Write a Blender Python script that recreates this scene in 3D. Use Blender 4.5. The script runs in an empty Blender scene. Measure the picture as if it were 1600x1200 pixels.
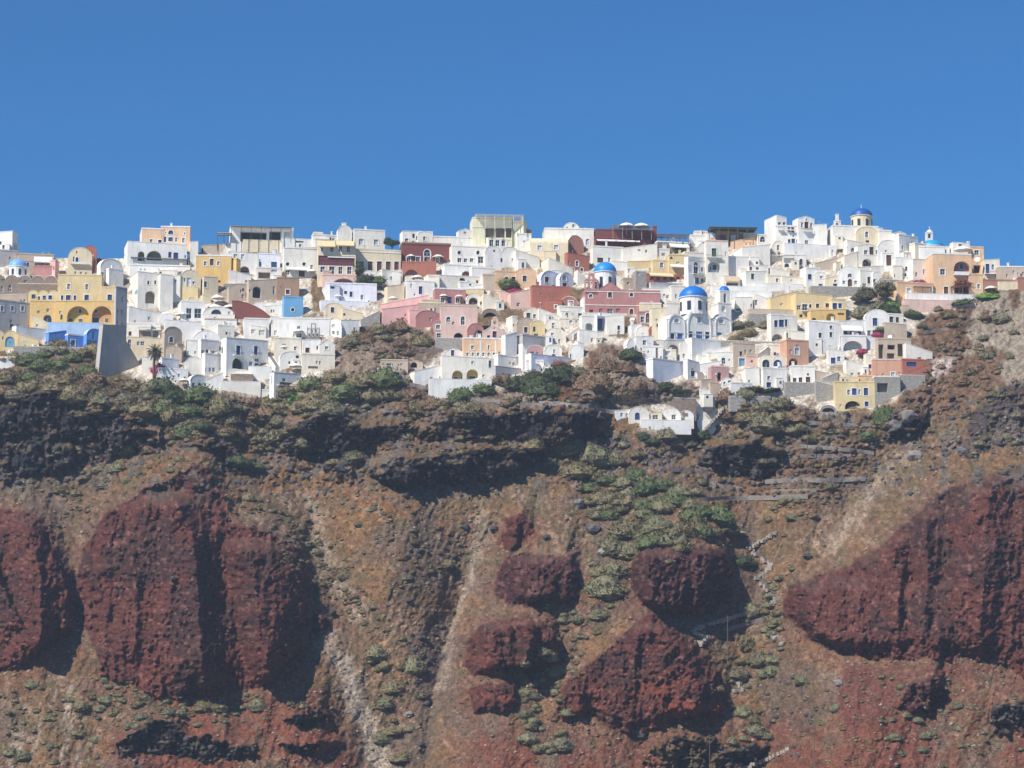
import bpy, bmesh, math, random
import numpy as np
from mathutils import Vector, Matrix
from mathutils.geometry import tessellate_polygon

S = bpy.context.scene
C = S.collection
R = math.radians

# ------------------------------------------------------------------ camera, sky, sun, exposure
PITCH, FPX, CAMZ = R(9.0), 4210.0, 15.0          # focal length in photo pixels (photo 1600 x 1200)
cam_d = bpy.data.cameras.new('camera')
cam = bpy.data.objects.new('camera', cam_d); C.objects.link(cam)
cam.location = (0, 0, CAMZ); cam.rotation_euler = (R(90) + PITCH, 0, 0)
cam_d.sensor_width = 36.0; cam_d.lens = 36.0 * FPX / 1600.0
cam_d.clip_start = 1.0; cam_d.clip_end = 30000
S.camera = cam

HAZE = 0.00013
SUN_EL, SUN_AZ = R(45), R(45)                    # azimuth: degrees to the left of straight behind the camera
sdir = Vector((-math.sin(SUN_AZ) * math.cos(SUN_EL), -math.cos(SUN_AZ) * math.cos(SUN_EL), math.sin(SUN_EL)))
sun_d = bpy.data.lights.new('sun', 'SUN'); sun_d.energy = 5.0; sun_d.angle = R(0.53); sun_d.color = (1.0, 0.94, 0.85)
sun = bpy.data.objects.new('sun', sun_d); C.objects.link(sun)
sun.rotation_euler = (-sdir).to_track_quat('-Z', 'Y').to_euler()

wd = bpy.data.worlds.new('World'); S.world = wd; wd.use_nodes = True
nt = wd.node_tree; bg = nt.nodes['Background']
sky = nt.nodes.new('ShaderNodeTexSky'); sky.sky_type = 'NISHITA'; sky.sun_disc = False
sky.sun_elevation = SUN_EL; sky.sun_rotation = math.atan2(sdir.x, sdir.y)
sky.altitude = 0; sky.air_density = 1.0; sky.dust_density = 0.0; sky.ozone_density = 6.0
tint = nt.nodes.new('ShaderNodeMix'); tint.data_type = 'RGBA'; tint.blend_type = 'MULTIPLY'
tint.inputs[0].default_value = 1.0; tint.inputs[7].default_value = (0.245, 0.55, 0.775, 1)
nt.links.new(sky.outputs[0], tint.inputs[6]); nt.links.new(tint.outputs[2], bg.inputs[0])
bg.inputs[1].default_value = 0.11

S.view_settings.view_transform = 'Standard'; S.view_settings.look = 'None'
S.view_settings.exposure = 0.36; S.view_settings.gamma = 1.0
S.render.engine = 'CYCLES'
S.cycles.max_bounces = 5; S.cycles.diffuse_bounces = 3; S.cycles.volume_bounces = 0

# ------------------------------------------------------------------ photo pixel <-> world
SP, CP = math.sin(PITCH), math.cos(PITCH)
def ray(u, v):
    a = (u - 800.0) / FPX; b = (600.0 - v) / FPX
    return a, CP - b * SP, SP + b * CP
def unproj(u, v, Y):
    dx, dy, dz = ray(u, v); t = Y / dy
    return dx * t, Y, CAMZ + dz * t
def hit(u, v, O, n):
    """where the sight line of a photo pixel meets the plane through O with normal n"""
    d = Vector(ray(u, v)); c = Vector((0, 0, CAMZ))
    return c + d * ((O - c).dot(n) / d.dot(n))

# ------------------------------------------------------------------ noise (numpy)
def _h(ix, iy, seed):
    n = (ix.astype(np.int64) * 374761393 + iy.astype(np.int64) * 668265263 + seed * 974634533) & 0xFFFFFFFF
    n = ((n ^ (n >> 13)) * 1274126177) & 0xFFFFFFFF
    n = n ^ (n >> 16)
    return (n & 0xFFFF) / 32767.5 - 1.0
def vnoise(x, y, seed=0):
    ix = np.floor(x); iy = np.floor(y); fx = x - ix; fy = y - iy
    fx = fx * fx * fx * (fx * (fx * 6 - 15) + 10); fy = fy * fy * fy * (fy * (fy * 6 - 15) + 10)
    a = _h(ix, iy, seed); b = _h(ix + 1, iy, seed); c = _h(ix, iy + 1, seed); d = _h(ix + 1, iy + 1, seed)
    return (a + (b - a) * fx) * (1 - fy) + (c + (d - c) * fx) * fy
def fbm(x, y, oct=5, seed=0, gain=0.5, lac=2.03):
    s = 0; a = 1.0; t = 0
    for k in range(oct):
        s = s + a * vnoise(x + 17.3 * k, y - 9.1 * k, seed + k); t += a; a *= gain; x = x * lac; y = y * lac
    return s / t
def ridged(x, y, oct=5, seed=0, gain=0.55, lac=2.05):
    s = 0; a = 1.0; t = 0
    for k in range(oct):
        s = s + a * (1 - 2 * np.abs(vnoise(x + 11.3 * k, y + 5.1 * k, seed + k))); t += a; a *= gain; x = x * lac; y = y * lac
    return s / t
def sstep(a, b, x):
    t = np.clip((x - a) / (b - a), 0, 1); return t * t * (3 - 2 * t)
def sdf(poly, U, V):
    """signed distance in px, positive inside"""
    P = np.array(poly, float); best = np.full(U.shape, 1e18); ins = np.zeros(U.shape, bool)
    for i in range(len(P)):
        x0, y0 = P[i]; x1, y1 = P[(i + 1) % len(P)]
        ex, ey = x1 - x0, y1 - y0; L = ex * ex + ey * ey + 1e-9
        t = np.clip(((U - x0) * ex + (V - y0) * ey) / L, 0, 1)
        best = np.minimum(best, (U - x0 - t * ex) ** 2 + (V - y0 - t * ey) ** 2)
        c = ((y0 > V) != (y1 > V)) & (U < (x1 - x0) * (V - y0) / ((y1 - y0) + 1e-12) + x0)
        ins ^= c
    d = np.sqrt(best); return np.where(ins, d, -d)
def pline(pts, U, V):
    """distance in px to a polyline"""
    best = np.full(U.shape, 1e18)
    for (x0, y0), (x1, y1) in zip(pts, pts[1:]):
        ex, ey = x1 - x0, y1 - y0; L = ex * ex + ey * ey + 1e-9
        t = np.clip(((U - x0) * ex + (V - y0) * ey) / L, 0, 1)
        best = np.minimum(best, (U - x0 - t * ex) ** 2 + (V - y0 - t * ey) ** 2)
    return np.sqrt(best)

# ------------------------------------------------------------------ scene bookkeeping
def tag(o, label=None, cat=None, group=None, kind=None):
    if label: o['label'] = label
    if cat: o['category'] = cat
    if group: o['group'] = group
    if kind: o['kind'] = kind
    return o
def empty(name, loc, label, cat, group=None):
    o = bpy.data.objects.new(name, None); C.objects.link(o); o.location = loc; o.empty_display_size = 0.5
    return tag(o, label, cat, group)
def mesh_obj(name, verts, faces, mats, parent=None, fmat=None, smooth=False):
    """verts in world metres; parented meshes keep world coordinates"""
    me = bpy.data.meshes.new(name); me.from_pydata([tuple(v) for v in verts], [], faces)
    for m in (mats if isinstance(mats, (list, tuple)) else [mats]): me.materials.append(m)
    if fmat: me.polygons.foreach_set('material_index', fmat)
    if smooth: me.polygons.foreach_set('use_smooth', [True] * len(me.polygons))
    o = bpy.data.objects.new(name, me); C.objects.link(o)
    if parent is not None:
        o.parent = parent; o.matrix_parent_inverse = Matrix.Translation(parent.location).inverted()
    return o
class MB:
    """a small mesh collector: boxes, tubes, quads"""
    def __init__(s): s.v = []; s.f = []; s.m = []
    def add(s, vs, fs, m=0):
        b = len(s.v); s.v += [tuple(v) for v in vs]; s.f += [tuple(b + i for i in f) for f in fs]; s.m += [m] * len(fs)
    def box(s, O, ax, ay, az, m=0):
        """box from corner O along three vectors"""
        O, ax, ay, az = map(Vector, (O, ax, ay, az))
        vs = [O + ax * i + ay * j + az * k for k in (0, 1) for j in (0, 1) for i in (0, 1)]
        s.add(vs, [(0, 2, 3, 1), (4, 5, 7, 6), (0, 1, 5, 4), (2, 6, 7, 3), (0, 4, 6, 2), (1, 3, 7, 5)], m)
    def tube(s, a, b, r0, r1=None, n=6, m=0, cap=True):
        a, b = Vector(a), Vector(b); r1 = r0 if r1 is None else r1
        d = (b - a).normalized(); x = d.orthogonal().normalized(); y = d.cross(x)
        vs = [p + (x * math.cos(2 * math.pi * i / n) + y * math.sin(2 * math.pi * i / n)) * r for p, r in ((a, r0), (b, r1)) for i in range(n)]
        fs = [(i, (i + 1) % n, n + (i + 1) % n, n + i) for i in range(n)]
        if cap: fs += [tuple(range(n - 1, -1, -1)), tuple(range(n, 2 * n))]
        s.add(vs, fs, m)
    def lathe(s, c, prof, n=24, m=0):
        """surface of revolution about the vertical through c; prof = [(radius, height), ...] from the bottom up"""
        c = Vector(c); b = []
        for r, z in prof: b += [c + Vector((r * math.cos(2 * math.pi * i / n), r * math.sin(2 * math.pi * i / n), z)) for i in range(n)]
        fs = [(k * n + i, k * n + (i + 1) % n, (k + 1) * n + (i + 1) % n, (k + 1) * n + i) for k in range(len(prof) - 1) for i in range(n)]
        fs.append(tuple(range((len(prof) - 1) * n, len(prof) * n))); s.add(b, fs, m)
    def build(s, name, mats, parent=None, smooth=False):
        return mesh_obj(name, s.v, s.f, mats, parent, s.m, smooth)

# ------------------------------------------------------------------ materials
def new_mat(name):
    m = bpy.data.materials.new(name); m.use_nodes = True
    return m, m.node_tree.nodes, m.node_tree.links, m.node_tree.nodes['Principled BSDF']
def mixcol(N, L, fac, a, b, mode='MIX'):
    x = N.new('ShaderNodeMix'); x.data_type = 'RGBA'; x.blend_type = mode
    for s, val in ((0, fac), (6, a), (7, b)):
        if hasattr(val, 'is_output'): L.new(val, x.inputs[s])
        else: x.inputs[s].default_value = val if s == 0 else (*val, 1)
    return x.outputs[2]
def noise(N, L, vec, scale, detail=4, rough=0.55):
    n = N.new('ShaderNodeTexNoise'); n.inputs['Scale'].default_value = scale; n.inputs['Detail'].default_value = detail
    n.inputs['Roughness'].default_value = rough
    if vec is not None: L.new(vec, n.inputs['Vector'])
    return n.outputs['Fac']
def ramp(N, L, fac, a, b):
    r = N.new('ShaderNodeMapRange'); r.inputs[1].default_value = a; r.inputs[2].default_value = b; L.new(fac, r.inputs[0]); return r.outputs[0]
_pm = {}
def plaster(rgb, rough=0.85):
    """lime-washed render: rain streaks, patched repairs, a little grain"""
    key = ('p',) + tuple(rgb)
    if key in _pm: return _pm[key]
    m, N, L, B = new_mat('plaster'); geo = N.new('ShaderNodeNewGeometry')
    mp = N.new('ShaderNodeMapping'); mp.inputs['Scale'].default_value = (1, 1, 0.22); L.new(geo.outputs['Position'], mp.inputs[0])
    st = ramp(N, L, noise(N, L, mp.outputs[0], 0.9, 5, 0.65), 0.50, 0.78)
    pt = ramp(N, L, noise(N, L, geo.outputs['Position'], 0.22, 3), 0.36, 0.68)
    lum = sum(rgb) / 3; dirt = tuple(c * 0.62 + 0.03 * (0.7 if i else 1.0) for i, c in enumerate(rgb))
    c1 = mixcol(N, L, pt, tuple(c * 0.88 + .01 for c in rgb), tuple(min(c * 1.05, .88) for c in rgb))
    f = N.new('ShaderNodeMath'); f.operation = 'MULTIPLY'; f.inputs[1].default_value = 0.85; L.new(st, f.inputs[0])
    c2 = mixcol(N, L, f.outputs[0], c1, dirt)
    L.new(c2, B.inputs['Base Color']); B.inputs['Roughness'].default_value = rough; B.inputs['Specular IOR Level'].default_value = 0.25
    bp = N.new('ShaderNodeBump'); bp.inputs['Strength'].default_value = 0.5; bp.inputs['Distance'].default_value = 0.15
    L.new(noise(N, L, geo.outputs['Position'], 1.3, 5, 0.6), bp.inputs['Height']); L.new(bp.outputs[0], B.inputs['Normal'])
    _pm[key] = m; return m
def masonry(rgb):
    """rough dry stone"""
    key = ('k',) + tuple(rgb)
    if key in _pm: return _pm[key]
    m, N, L, B = new_mat('stone_masonry'); geo = N.new('ShaderNodeNewGeometry')
    mp = N.new('ShaderNodeMapping'); mp.inputs['Scale'].default_value = (1, 1, 1.6); L.new(geo.outputs['Position'], mp.inputs[0])
    v = N.new('ShaderNodeTexVoronoi'); v.inputs['Scale'].default_value = 2.6; L.new(mp.outputs[0], v.inputs['Vector'])
    e = N.new('ShaderNodeTexVoronoi'); e.feature = 'DISTANCE_TO_EDGE'; e.inputs['Scale'].default_value = 2.6; L.new(mp.outputs[0], e.inputs['Vector'])
    sep = N.new('ShaderNodeSeparateColor'); L.new(v.outputs['Color'], sep.inputs[0])
    c1 = mixcol(N, L, sep.outputs[0], tuple(c * 0.72 for c in rgb), tuple(min(c * 1.25, .8) for c in rgb))
    c2 = mixcol(N, L, ramp(N, L, e.outputs['Distance'], 0.0, 0.10), tuple(c * 0.62 for c in rgb), c1)
    L.new(c2, B.inputs['Base Color']); B.inputs['Roughness'].default_value = 0.95
    bp = N.new('ShaderNodeBump'); bp.inputs['Strength'].default_value = 0.9; bp.inputs['Distance'].default_value = 0.25
    L.new(e.outputs['Distance'], bp.inputs['Height']); L.new(bp.outputs[0], B.inputs['Normal'])
    _pm[key] = m; return m
def paint(rgb, rough=0.5, name='paint', spec=0.4, metal=0.0):
    key = (name, rough) + tuple(rgb)
    if key in _pm: return _pm[key]
    m, N, L, B = new_mat(name); geo = N.new('ShaderNodeNewGeometry')
    c = mixcol(N, L, noise(N, L, geo.outputs['Position'], 1.1, 4), tuple(c * 0.8 for c in rgb), tuple(min(c * 1.18, .9) for c in rgb))
    L.new(c, B.inputs['Base Color']); B.inputs['Roughness'].default_value = rough; B.inputs['Specular IOR Level'].default_value = spec; B.inputs['Metallic'].default_value = metal
    _pm[key] = m; return m
def leafmat(name, a, b):
    key = ('leaf', name)
    if key in _pm: return _pm[key]
    m, N, L, B = new_mat(name); geo = N.new('ShaderNodeNewGeometry'); oi = N.new('ShaderNodeObjectInfo')
    f = N.new('ShaderNodeMath'); f.operation = 'ADD'; L.new(noise(N, L, geo.outputs['Position'], 0.8, 3), f.inputs[0])
    q = N.new('ShaderNodeMath'); q.operation = 'MULTIPLY_ADD'; q.inputs[1].default_value = 0.5; q.inputs[2].default_value = -0.25; L.new(geo.outputs['Random Per Island'], q.inputs[0])
    L.new(q.outputs[0], f.inputs[1]); f.use_clamp = True
    q2 = N.new('ShaderNodeMath'); q2.operation = 'MULTIPLY_ADD'; q2.inputs[1].default_value = 0.5; q2.inputs[2].default_value = -0.25; L.new(oi.outputs['Random'], q2.inputs[0])
    g = N.new('ShaderNodeMath'); g.operation = 'ADD'; g.use_clamp = True; L.new(f.outputs[0], g.inputs[0]); L.new(q2.outputs[0], g.inputs[1])
    L.new(mixcol(N, L, g.outputs[0], a, b), B.inputs['Base Color']); B.inputs['Roughness'].default_value = 0.7; B.inputs['Specular IOR Level'].default_value = 0.2
    _pm[key] = m; return m

random.seed(7); np.random.seed(7)
# ------------------------------------------------------------------ the hillside: one dense sheet, depth given over photo pixels
_uc = [-260, 0, 200, 400, 600, 800, 1000, 1100, 1200, 1300, 1400, 1480, 1540, 1600, 1700, 1860]
_cv = [404, 402, 404, 402, 398, 388, 386, 380, 392, 388, 398, 418, 440, 448, 440, 430]
def crest(u): return np.interp(u, _uc, _cv)
VB = 1420.0
_vy = [340, 400, 500, 600, 650, 720, 800, 900, 1000, 1100, 1200, 1300, 1420]
_yy = [866, 850, 818, 786, 778, 768, 752, 734, 717, 701, 686, 672, 654]
def base_y(U, V):
    Y = np.interp(V, _vy, _yy)
    # the spur on the right comes forward below the line (1225,930)-(1600,440)
    nx, ny = (490.0, 375.0); L = math.hypot(nx, ny); d = ((U - 1225) * nx + (V - 930) * ny) / L
    dd = d - 0.0
    Y = Y - 0.125 * np.clip(dd, 0, 230) * sstep(1180, 1330, U) * sstep(430, 560, V)
    # the gullies: centre left scree gully, the path's valley, far left hollow
    Y = Y + 15 * np.clip(1 - pline([(800, 760), (740, 880), (690, 1020), (668, 1130), (655, 1420)], U, V) / 120, 0, 1) ** 1.15 * sstep(740, 980, V)
    Y = Y + 12 * np.exp(-(pline([(1110, 690), (1180, 800), (1190, 900), (1170, 1000), (1180, 1420)], U, V) / 60) ** 2)
    Y = Y + 11 * np.exp(-(pline([(420, 690), (520, 860), (560, 1000), (590, 1420)], U, V) / 70) ** 2)
    Y = Y + sstep(700, 800, V) * (7 * fbm(U / 150, V / 420, 3, 401) + 1.3 * ridged((U + .2 * V) / 70, V / 190, 3, 411))
    # rock knolls in the village
    Y = Y - 7 * np.exp(-((U - 960) / 60) ** 2 - ((V - 570) / 45) ** 2)
    Y = Y - 5 * np.exp(-((U - 600) / 70) ** 2 - ((V - 560) / 40) ** 2)
    return Y
# outcrops: polygon, bulge in metres, edge width px, crests [(polyline, height, left width px, right width px)]
OUT = [
 ('red', [(118,905),(135,850),(165,800),(225,765),(285,740),(305,727),(325,735),(345,765),(362,812),(430,835),(470,860),(487,920),(487,1010),(450,1040),(428,1075),(385,1075),(350,1085),(290,1095),(240,1092),(205,1070),(155,1055),(150,1010),(120,960)], 9, 16,
   [([(268,776),(300,830),(306,900),(312,1000),(322,1095)], 18, 110, 30), ([(206,850),(214,930),(212,1020)], 4.5, 30, 26), ([(372,850),(396,900),(403,980),(428,1075)], 19, 40, 72), ([(330,735),(352,770),(362,812)], 9, 40, 6), ([(470,870),(484,960),(480,1030)], 6, 40, 6)]),
 ('red', [(-200,800),(0,797),(40,798),(60,808),(85,850),(115,905),(118,990),(75,1010),(50,1040),(0,1050),(-200,1060)], 8, 14,
   [([(34,800),(60,880),(62,960),(62,1030)], 13, 50, 46), ([(-20,850),(0,915),(40,985)], 7, 60, 6), ([(28,800),(20,860)], 3, 20, 5)]),
 ('red', [(788,812),(815,803),(835,826),(830,842),(802,866),(784,850)], 3, 8, [([(806,806),(806,860)], 3, 18, 5)]),
 ('dred', [(775,935),(776,895),(798,868),(892,866),(902,900),(908,925),(892,945),(862,938),(838,946),(800,944)], 4, 8,
   [([(812,868),(822,900),(828,940)], 10, 30, 58), ([(892,925),(900,950)], 3, 25, 5)]),
 ('red', [(724,1040),(732,1002),(757,970),(830,964),(866,988),(872,1020),(858,1046),(800,1052),(740,1056)], 6, 9,
   [([(762,975),(768,1010),(775,1055)], 9, 30, 34), ([(818,965),(828,1000),(822,1050)], 10, 24, 38)]),
 ('red', [(732,1078),(760,1066),(800,1070),(806,1088),(780,1113),(742,1112)], 3, 8, [([(765,1068),(770,1110)], 3, 25, 8)]),
 ('dred', [(984,885),(1000,860),(1040,852),(1080,848),(1130,858),(1146,900),(1145,940),(1098,965),(1030,960),(1005,945),(988,920)], 9, 9,
   [([(1010,860),(1013,900),(1020,955)], 13, 24, 60), ([(1085,850),(1092,900),(1090,960)], 6, 30, 45)]),
 ('red', [(1000,967),(1012,953),(1050,980),(1090,1018),(1122,1050),(1142,1105),(1125,1120),(1050,1130),(992,1146),(960,1140),(935,1120),(862,1124),(880,1070),(930,1030),(975,990)], 7, 12,
   [([(1040,975),(1075,1030),(1088,1070),(1082,1125)], 9, 110, 36), ([(900,1060),(906,1115)], 4, 25, 10), ([(1000,960),(985,1040),(960,1130)], 3, 70, 40)]),
 ('red', [(1222,945),(1235,915),(1290,898),(1330,880),(1380,850),(1420,815),(1455,778),(1500,755),(1560,740),(1800,725),(1800,1045),(1560,1030),(1440,1030),(1330,1025),(1270,1000),(1226,965)], 9, 16,
   [([(1250,910),(1262,965),(1280,1010)], 9, 24, 420), ([(1262,910),(1268,965),(1290,1000)], 10, 30, 14), ([(1400,840),(1392,930),(1395,985)], 11, 60, 30), ([(1440,800),(1448,900),(1440,1000)], 10, 40, 20), ([(1545,745),(1540,860),(1530,1020)], 10, 60, 30), ([(1600,745),(1596,1020)], 3, 40, 10)]),
 ('dred', [(1404,1105),(1420,1070),(1460,1053),(1476,1075),(1466,1105),(1430,1117)], 5, 8, [([(1455,1056),(1452,1110)], 4, 30, 5)]),
 ('red', [(1560,1035),(1620,1022),(1800,1020),(1800,1090),(1600,1060)], 4, 8, []),
 ('dred', [(440,965),(500,955),(520,975),(500,1000),(488,985)], 2, 8, []),
 ('dark', [(-200,618),(0,620),(60,606),(130,618),(200,646),(255,686),(242,704),(150,726),(80,750),(-200,742)], 8, 9, []),
 ('dark', [(432,668),(500,652),(580,662),(640,664),(640,682),(560,696),(520,716),(470,722),(440,706)], 8, 7, []),
 ('dark', [(640,668),(740,648),(820,640),(915,640),(945,660),(940,684),(880,704),(800,690),(720,694),(650,684)], 8, 7, []),
 ('dark', [(578,730),(640,716),(720,708),(800,702),(872,706),(850,724),(770,750),(700,752),(620,758),(592,750)], 8, 7, []),
 ('dark', [(520,730),(548,726),(556,742),(530,748)], 3, 6, []),
 ('dark', [(1098,690),(1160,688),(1212,702),(1216,740),(1150,748),(1088,722)], 5, 9, []),
 ('dark', [(1385,655),(1420,640),(1452,640),(1455,662),(1412,690),(1385,682)], 4, 7, []),
 ('dark', [(300,690),(340,690),(372,745),(350,742),(325,715)], 3, 7, []),
 ('dark', [(180,1165),(245,1125),(275,1128),(292,1152),(400,1168),(400,1185),(320,1190),(190,1184)], 4, 7, []),
 ('dark', [(440,1112),(500,1110),(520,1122),(515,1132),(450,1130)], 3, 6, []),
 ('dark', [(440,1162),(530,1158),(540,1170),(500,1180),(445,1174)], 3, 6, []),
 ('dark', [(1550,1095),(1610,1085),(1700,1090),(1700,1150),(1560,1150)], 4, 8, []),
 ('dark', [(1010,1150),(1120,1160),(1200,1165),(1190,1200),(1060,1210),(1000,1185)], 3, 8, []),
 ('dslope', [(1500,712),(1510,655),(1560,610),(1620,580),(1800,570),(1800,690),(1600,700)], 4, 22, []),
]
NU, NV = 1330, 760
ug = np.linspace(-240, 1840, NU)[None, :].repeat(NV, 0)
sg = np.linspace(0, 1, NV)[:, None].repeat(NU, 1)
vg = crest(ug) + sg * (VB - crest(ug))
mx, mz = ug * 0.19, vg * 0.19                       # metres, near enough, for the noises
nw1 = fbm(mx / 9, mz / 9, 4, 11); nw2 = fbm(mx / 2.2, mz / 2.2, 3, 21)
uw, vw = ug + 12 * nw1 + 6 * nw2, vg + 12 * fbm(mx / 9, mz / 9, 4, 31) + 6 * fbm(mx / 2.2, mz / 2.2, 3, 41)
uo, vo = ug + 4 * nw1 + 5 * nw2, vg + 4 * fbm(mx / 9, mz / 9, 4, 31) + 5 * fbm(mx / 2.2, mz / 2.2, 3, 41)
vil = sdf([(-300,300),(-300,560),(0,565),(60,548),(150,545),(225,600),(420,625),(470,610),(525,575),(530,510),(640,505),(720,535),(640,590),(780,612),(920,590),(935,535),(1000,560),(1010,590),(1100,600),(1000,640),(1000,672),(1130,665),(1150,620),(1300,640),(1370,640),(1440,600),(1430,500),(1560,460),(1560,300)], uw, vw)
vmask = sstep(-10, 6, vil)
Yg = base_y(ug, vg)
calm = sstep(-14, 8, sdf([(950,628),(1145,622),(1160,682),(985,688)], ug, vg))
masks = {k: np.zeros(ug.shape) for k in ('red', 'dred', 'dark', 'dslope')}
oid = np.full(ug.shape, -1, int)
for k, (kind, poly, bulge, ew, crests) in enumerate(OUT):
    P = np.array(poly); sel = (ug > P[:, 0].min() - 60) & (ug < P[:, 0].max() + 60) & (vg > P[:, 1].min() - 60) & (vg < P[:, 1].max() + 60)
    d = np.full(ug.shape, -1e3); U_, V_ = (uo, vo) if kind in ('red', 'dred') else (uw, vw); d[sel] = sdf(poly, U_[sel], V_[sel])
    a = sstep(-2, ew, d)
    # a buttress: its face stands steeper than the slope, its foot is flush, the slope above runs out onto its head
    us = np.linspace(P[:, 0].min() + 1, P[:, 0].max() - 1, 60); vt, vb = [], []
    for uu in us:
        cr = [y0 + (uu - x0) * (y1 - y0) / (x1 - x0) for (x0, y0), (x1, y1) in zip(poly, poly[1:] + poly[:1]) if (x0 - uu) * (x1 - uu) <= 0 and x0 != x1]
        vt.append(min(cr)); vb.append(max(cr))
    sm = lambda q: np.convolve(np.pad(q, 3, 'edge'), np.ones(7) / 7, 'valid')
    vt, vb = np.interp(U_, us, sm(vt)), np.interp(U_, us, sm(vb)); hh = np.maximum(vb - vt, 4)
    t = (V_ - vt) / hh; H = bulge * 1.7 * np.clip(hh / hh[sel].max(), .25, 1) ** .7
    above = np.exp(-np.clip(vt - V_, 0, 1e3) / (26 + 1.4 * bulge)); below = np.clip(1 - t, 0, 1) ** .8
    side = sstep(P[:, 0].min() - 6 - 2 * ew, P[:, 0].min() + 3 * ew, U_) * (1 - sstep(P[:, 0].max() - ew, P[:, 0].max() + 4, U_))
    off = H * side * np.where(t < 0, above, below)
    foot = 1 - sstep(.82, 1.05, t)
    if crests:
        r = np.zeros(ug.shape)
        for pl, amp, lw, rw in crests:
            pl = sorted(pl, key=lambda p: p[1]); cu = np.interp(vg, [p[1] for p in pl], [p[0] for p in pl]) + 3.5 * nw1 + 1.5 * nw2
            dx = ug - cu; vin = sstep(pl[0][1] - 14, pl[0][1] + 14, vg) * (1 - sstep(pl[-1][1] - 8, pl[-1][1] + 22, vg))
            r = np.maximum(r, amp * vin * np.where(dx < 0, np.clip(1 + dx / lw, 0, 1) ** 1.1, np.exp(-(np.clip(dx, 0, 1e3) / rw) ** 1.4)))
        off = off + a * foot * r * sstep(-.03, .12, t)
    Yg = Yg - off * (1 - calm)
    masks[kind] = np.maximum(masks[kind], sstep(-3, 2.5, d - (12 * np.clip(fbm(mx / 7, mz / 4, 4, 501) - .12, 0, 1) * 3 if kind == 'dark' else 0)))
    oid[d > 0.5] = k
mr, md, mdk, mds = masks['red'], masks['dred'], masks['dark'], masks['dslope']
rock = np.clip(mr + md, 0, 1)
# relief
grain = fbm(mx / 1.1, mz / 1.1, 3, 51); lump = ridged(mx / 4.5, mz / 4.0, 4, 61)
Yg -= rock * (2.0 * ridged((mx + .12 * mz + 2 * nw1) / 5.5, mz / 26, 3, 75) + 1.7 * fbm(mx / 9, mz / 10, 3, 70) + 1.3 * ridged(mx / 6, mz / 11, 4, 71) + 0.65 * lump + 0.85 * grain + 0.5 * fbm(mx / 0.6, mz / 0.6, 2, 55) + .6 * np.clip(fbm(mx / 2.0, mz / 2.0, 2, 56) - .15, 0, 1) * 3)
strata = ridged(mx / 16 + nw1, (mz + 0.1 * mx) / 4.2 + 1.2 * nw1, 4, 81); blocks = ridged(mx / 6, mz / 5, 4, 91)
Yg -= np.clip(mdk + 0.35 * mds, 0, 1) * (2.0 * strata + 2.6 * blocks + 2.4 * ridged(mx / 3.2 + nw1, mz / 8, 4, 96) + 1.6 * np.floor(2.6 * fbm(mx / 6, mz / 6, 3, 95)) + 1.1 * grain)
band = sstep(590, 640, vg) * (1 - sstep(740, 800, vg)) * (1 - mdk) * (1 - vmask)      # ledgy ground round the lava band
Yg -= band * (1.5 * strata + 1.2 * blocks + .5 * grain)
upr = sdf([(1415,520),(1460,480),(1545,455),(1620,445),(1900,430),(1900,600),(1560,600),(1490,640),(1400,640)], uw, vw); upr = sstep(-8, 14, upr)
knoll = sdf([(525,510),(660,505),(690,540),(640,580),(600,610),(520,650),(500,600)], uw, vw); knoll2 = sdf([(930,535),(1000,545),(1015,590),(1100,600),(1090,625),(960,640),(780,640),(800,600),(915,590)], uw, vw)
kn = np.clip(sstep(-4, 10, knoll) + sstep(-4, 10, knoll2), 0, 1)
Yg -= np.clip(upr + kn, 0, 1) * (2.8 * ridged(mx / 9, mz / 6, 4, 101) + 1.6 * blocks + 0.5 * grain)
rest = (1 - rock) * (1 - mdk) * (1 - vmask)
Yg -= rest * (2.0 * fbm(mx / 22, mz / 22, 4, 111) + 0.9 * ridged((mx + 0.3 * mz) / 5, mz / 11, 4, 121) + 0.60 * grain)
Yg -= vmask * 0.35 * fbm(mx / 5, mz / 5, 3, 131)
# small terrace steps under the village on the right
tz = sstep(0, 15, sdf([(1090,690),(1380,680),(1370,770),(1100,800)], uw, vw))
Yg += tz * 1.6 * (np.mod(vg / 17.0 + 0.4 * nw1, 1) - 0.5)

Yg = Yg * (1 - calm) + calm * base_y(ug, vg)
X3, Y3, Z3 = unproj(ug, vg, Yg)
_T = [np.gradient(q, axis=1) for q in (X3, Y3, Z3)]; _S = [np.gradient(q, axis=0) for q in (X3, Y3, Z3)]
_n = np.cross(np.stack(_S, -1), np.stack(_T, -1)); _n /= np.linalg.norm(_n, axis=-1, keepdims=True) + 1e-9; NZ = np.abs(_n[..., 2])
def blur(q, k):
    for ax in (0, 1):
        p = np.pad(q, [(k, k) if a_ == ax else (0, 0) for a_ in (0, 1)], 'edge'); c_ = np.cumsum(p, axis=ax); c_ = np.concatenate([np.zeros_like(np.take(c_, [0], ax)), c_], ax); m_ = q.shape[ax]
        q = (np.take(c_, range(2 * k + 1, 2 * k + 1 + m_), ax) - np.take(c_, range(0, m_), ax)) / (2 * k + 1)
    return q
NZb = blur(NZ, 2)
def terr(u, v):
    """depth of the hillside under a photo pixel"""
    c = float(crest(u)); v = max(v, c + 0.5)
    j = (u + 240) / 2080 * (NU - 1); i = (v - c) / (VB - c) * (NV - 1)
    j = min(max(j, 0), NU - 1.001); i = min(max(i, 0), NV - 1.001)
    j0, i0 = int(j), int(i); fj, fi = j - j0, i - i0
    return float((Yg[i0, j0] * (1 - fj) + Yg[i0, j0 + 1] * fj) * (1 - fi) + (Yg[i0 + 1, j0] * (1 - fj) + Yg[i0 + 1, j0 + 1] * fj) * fi)
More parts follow.
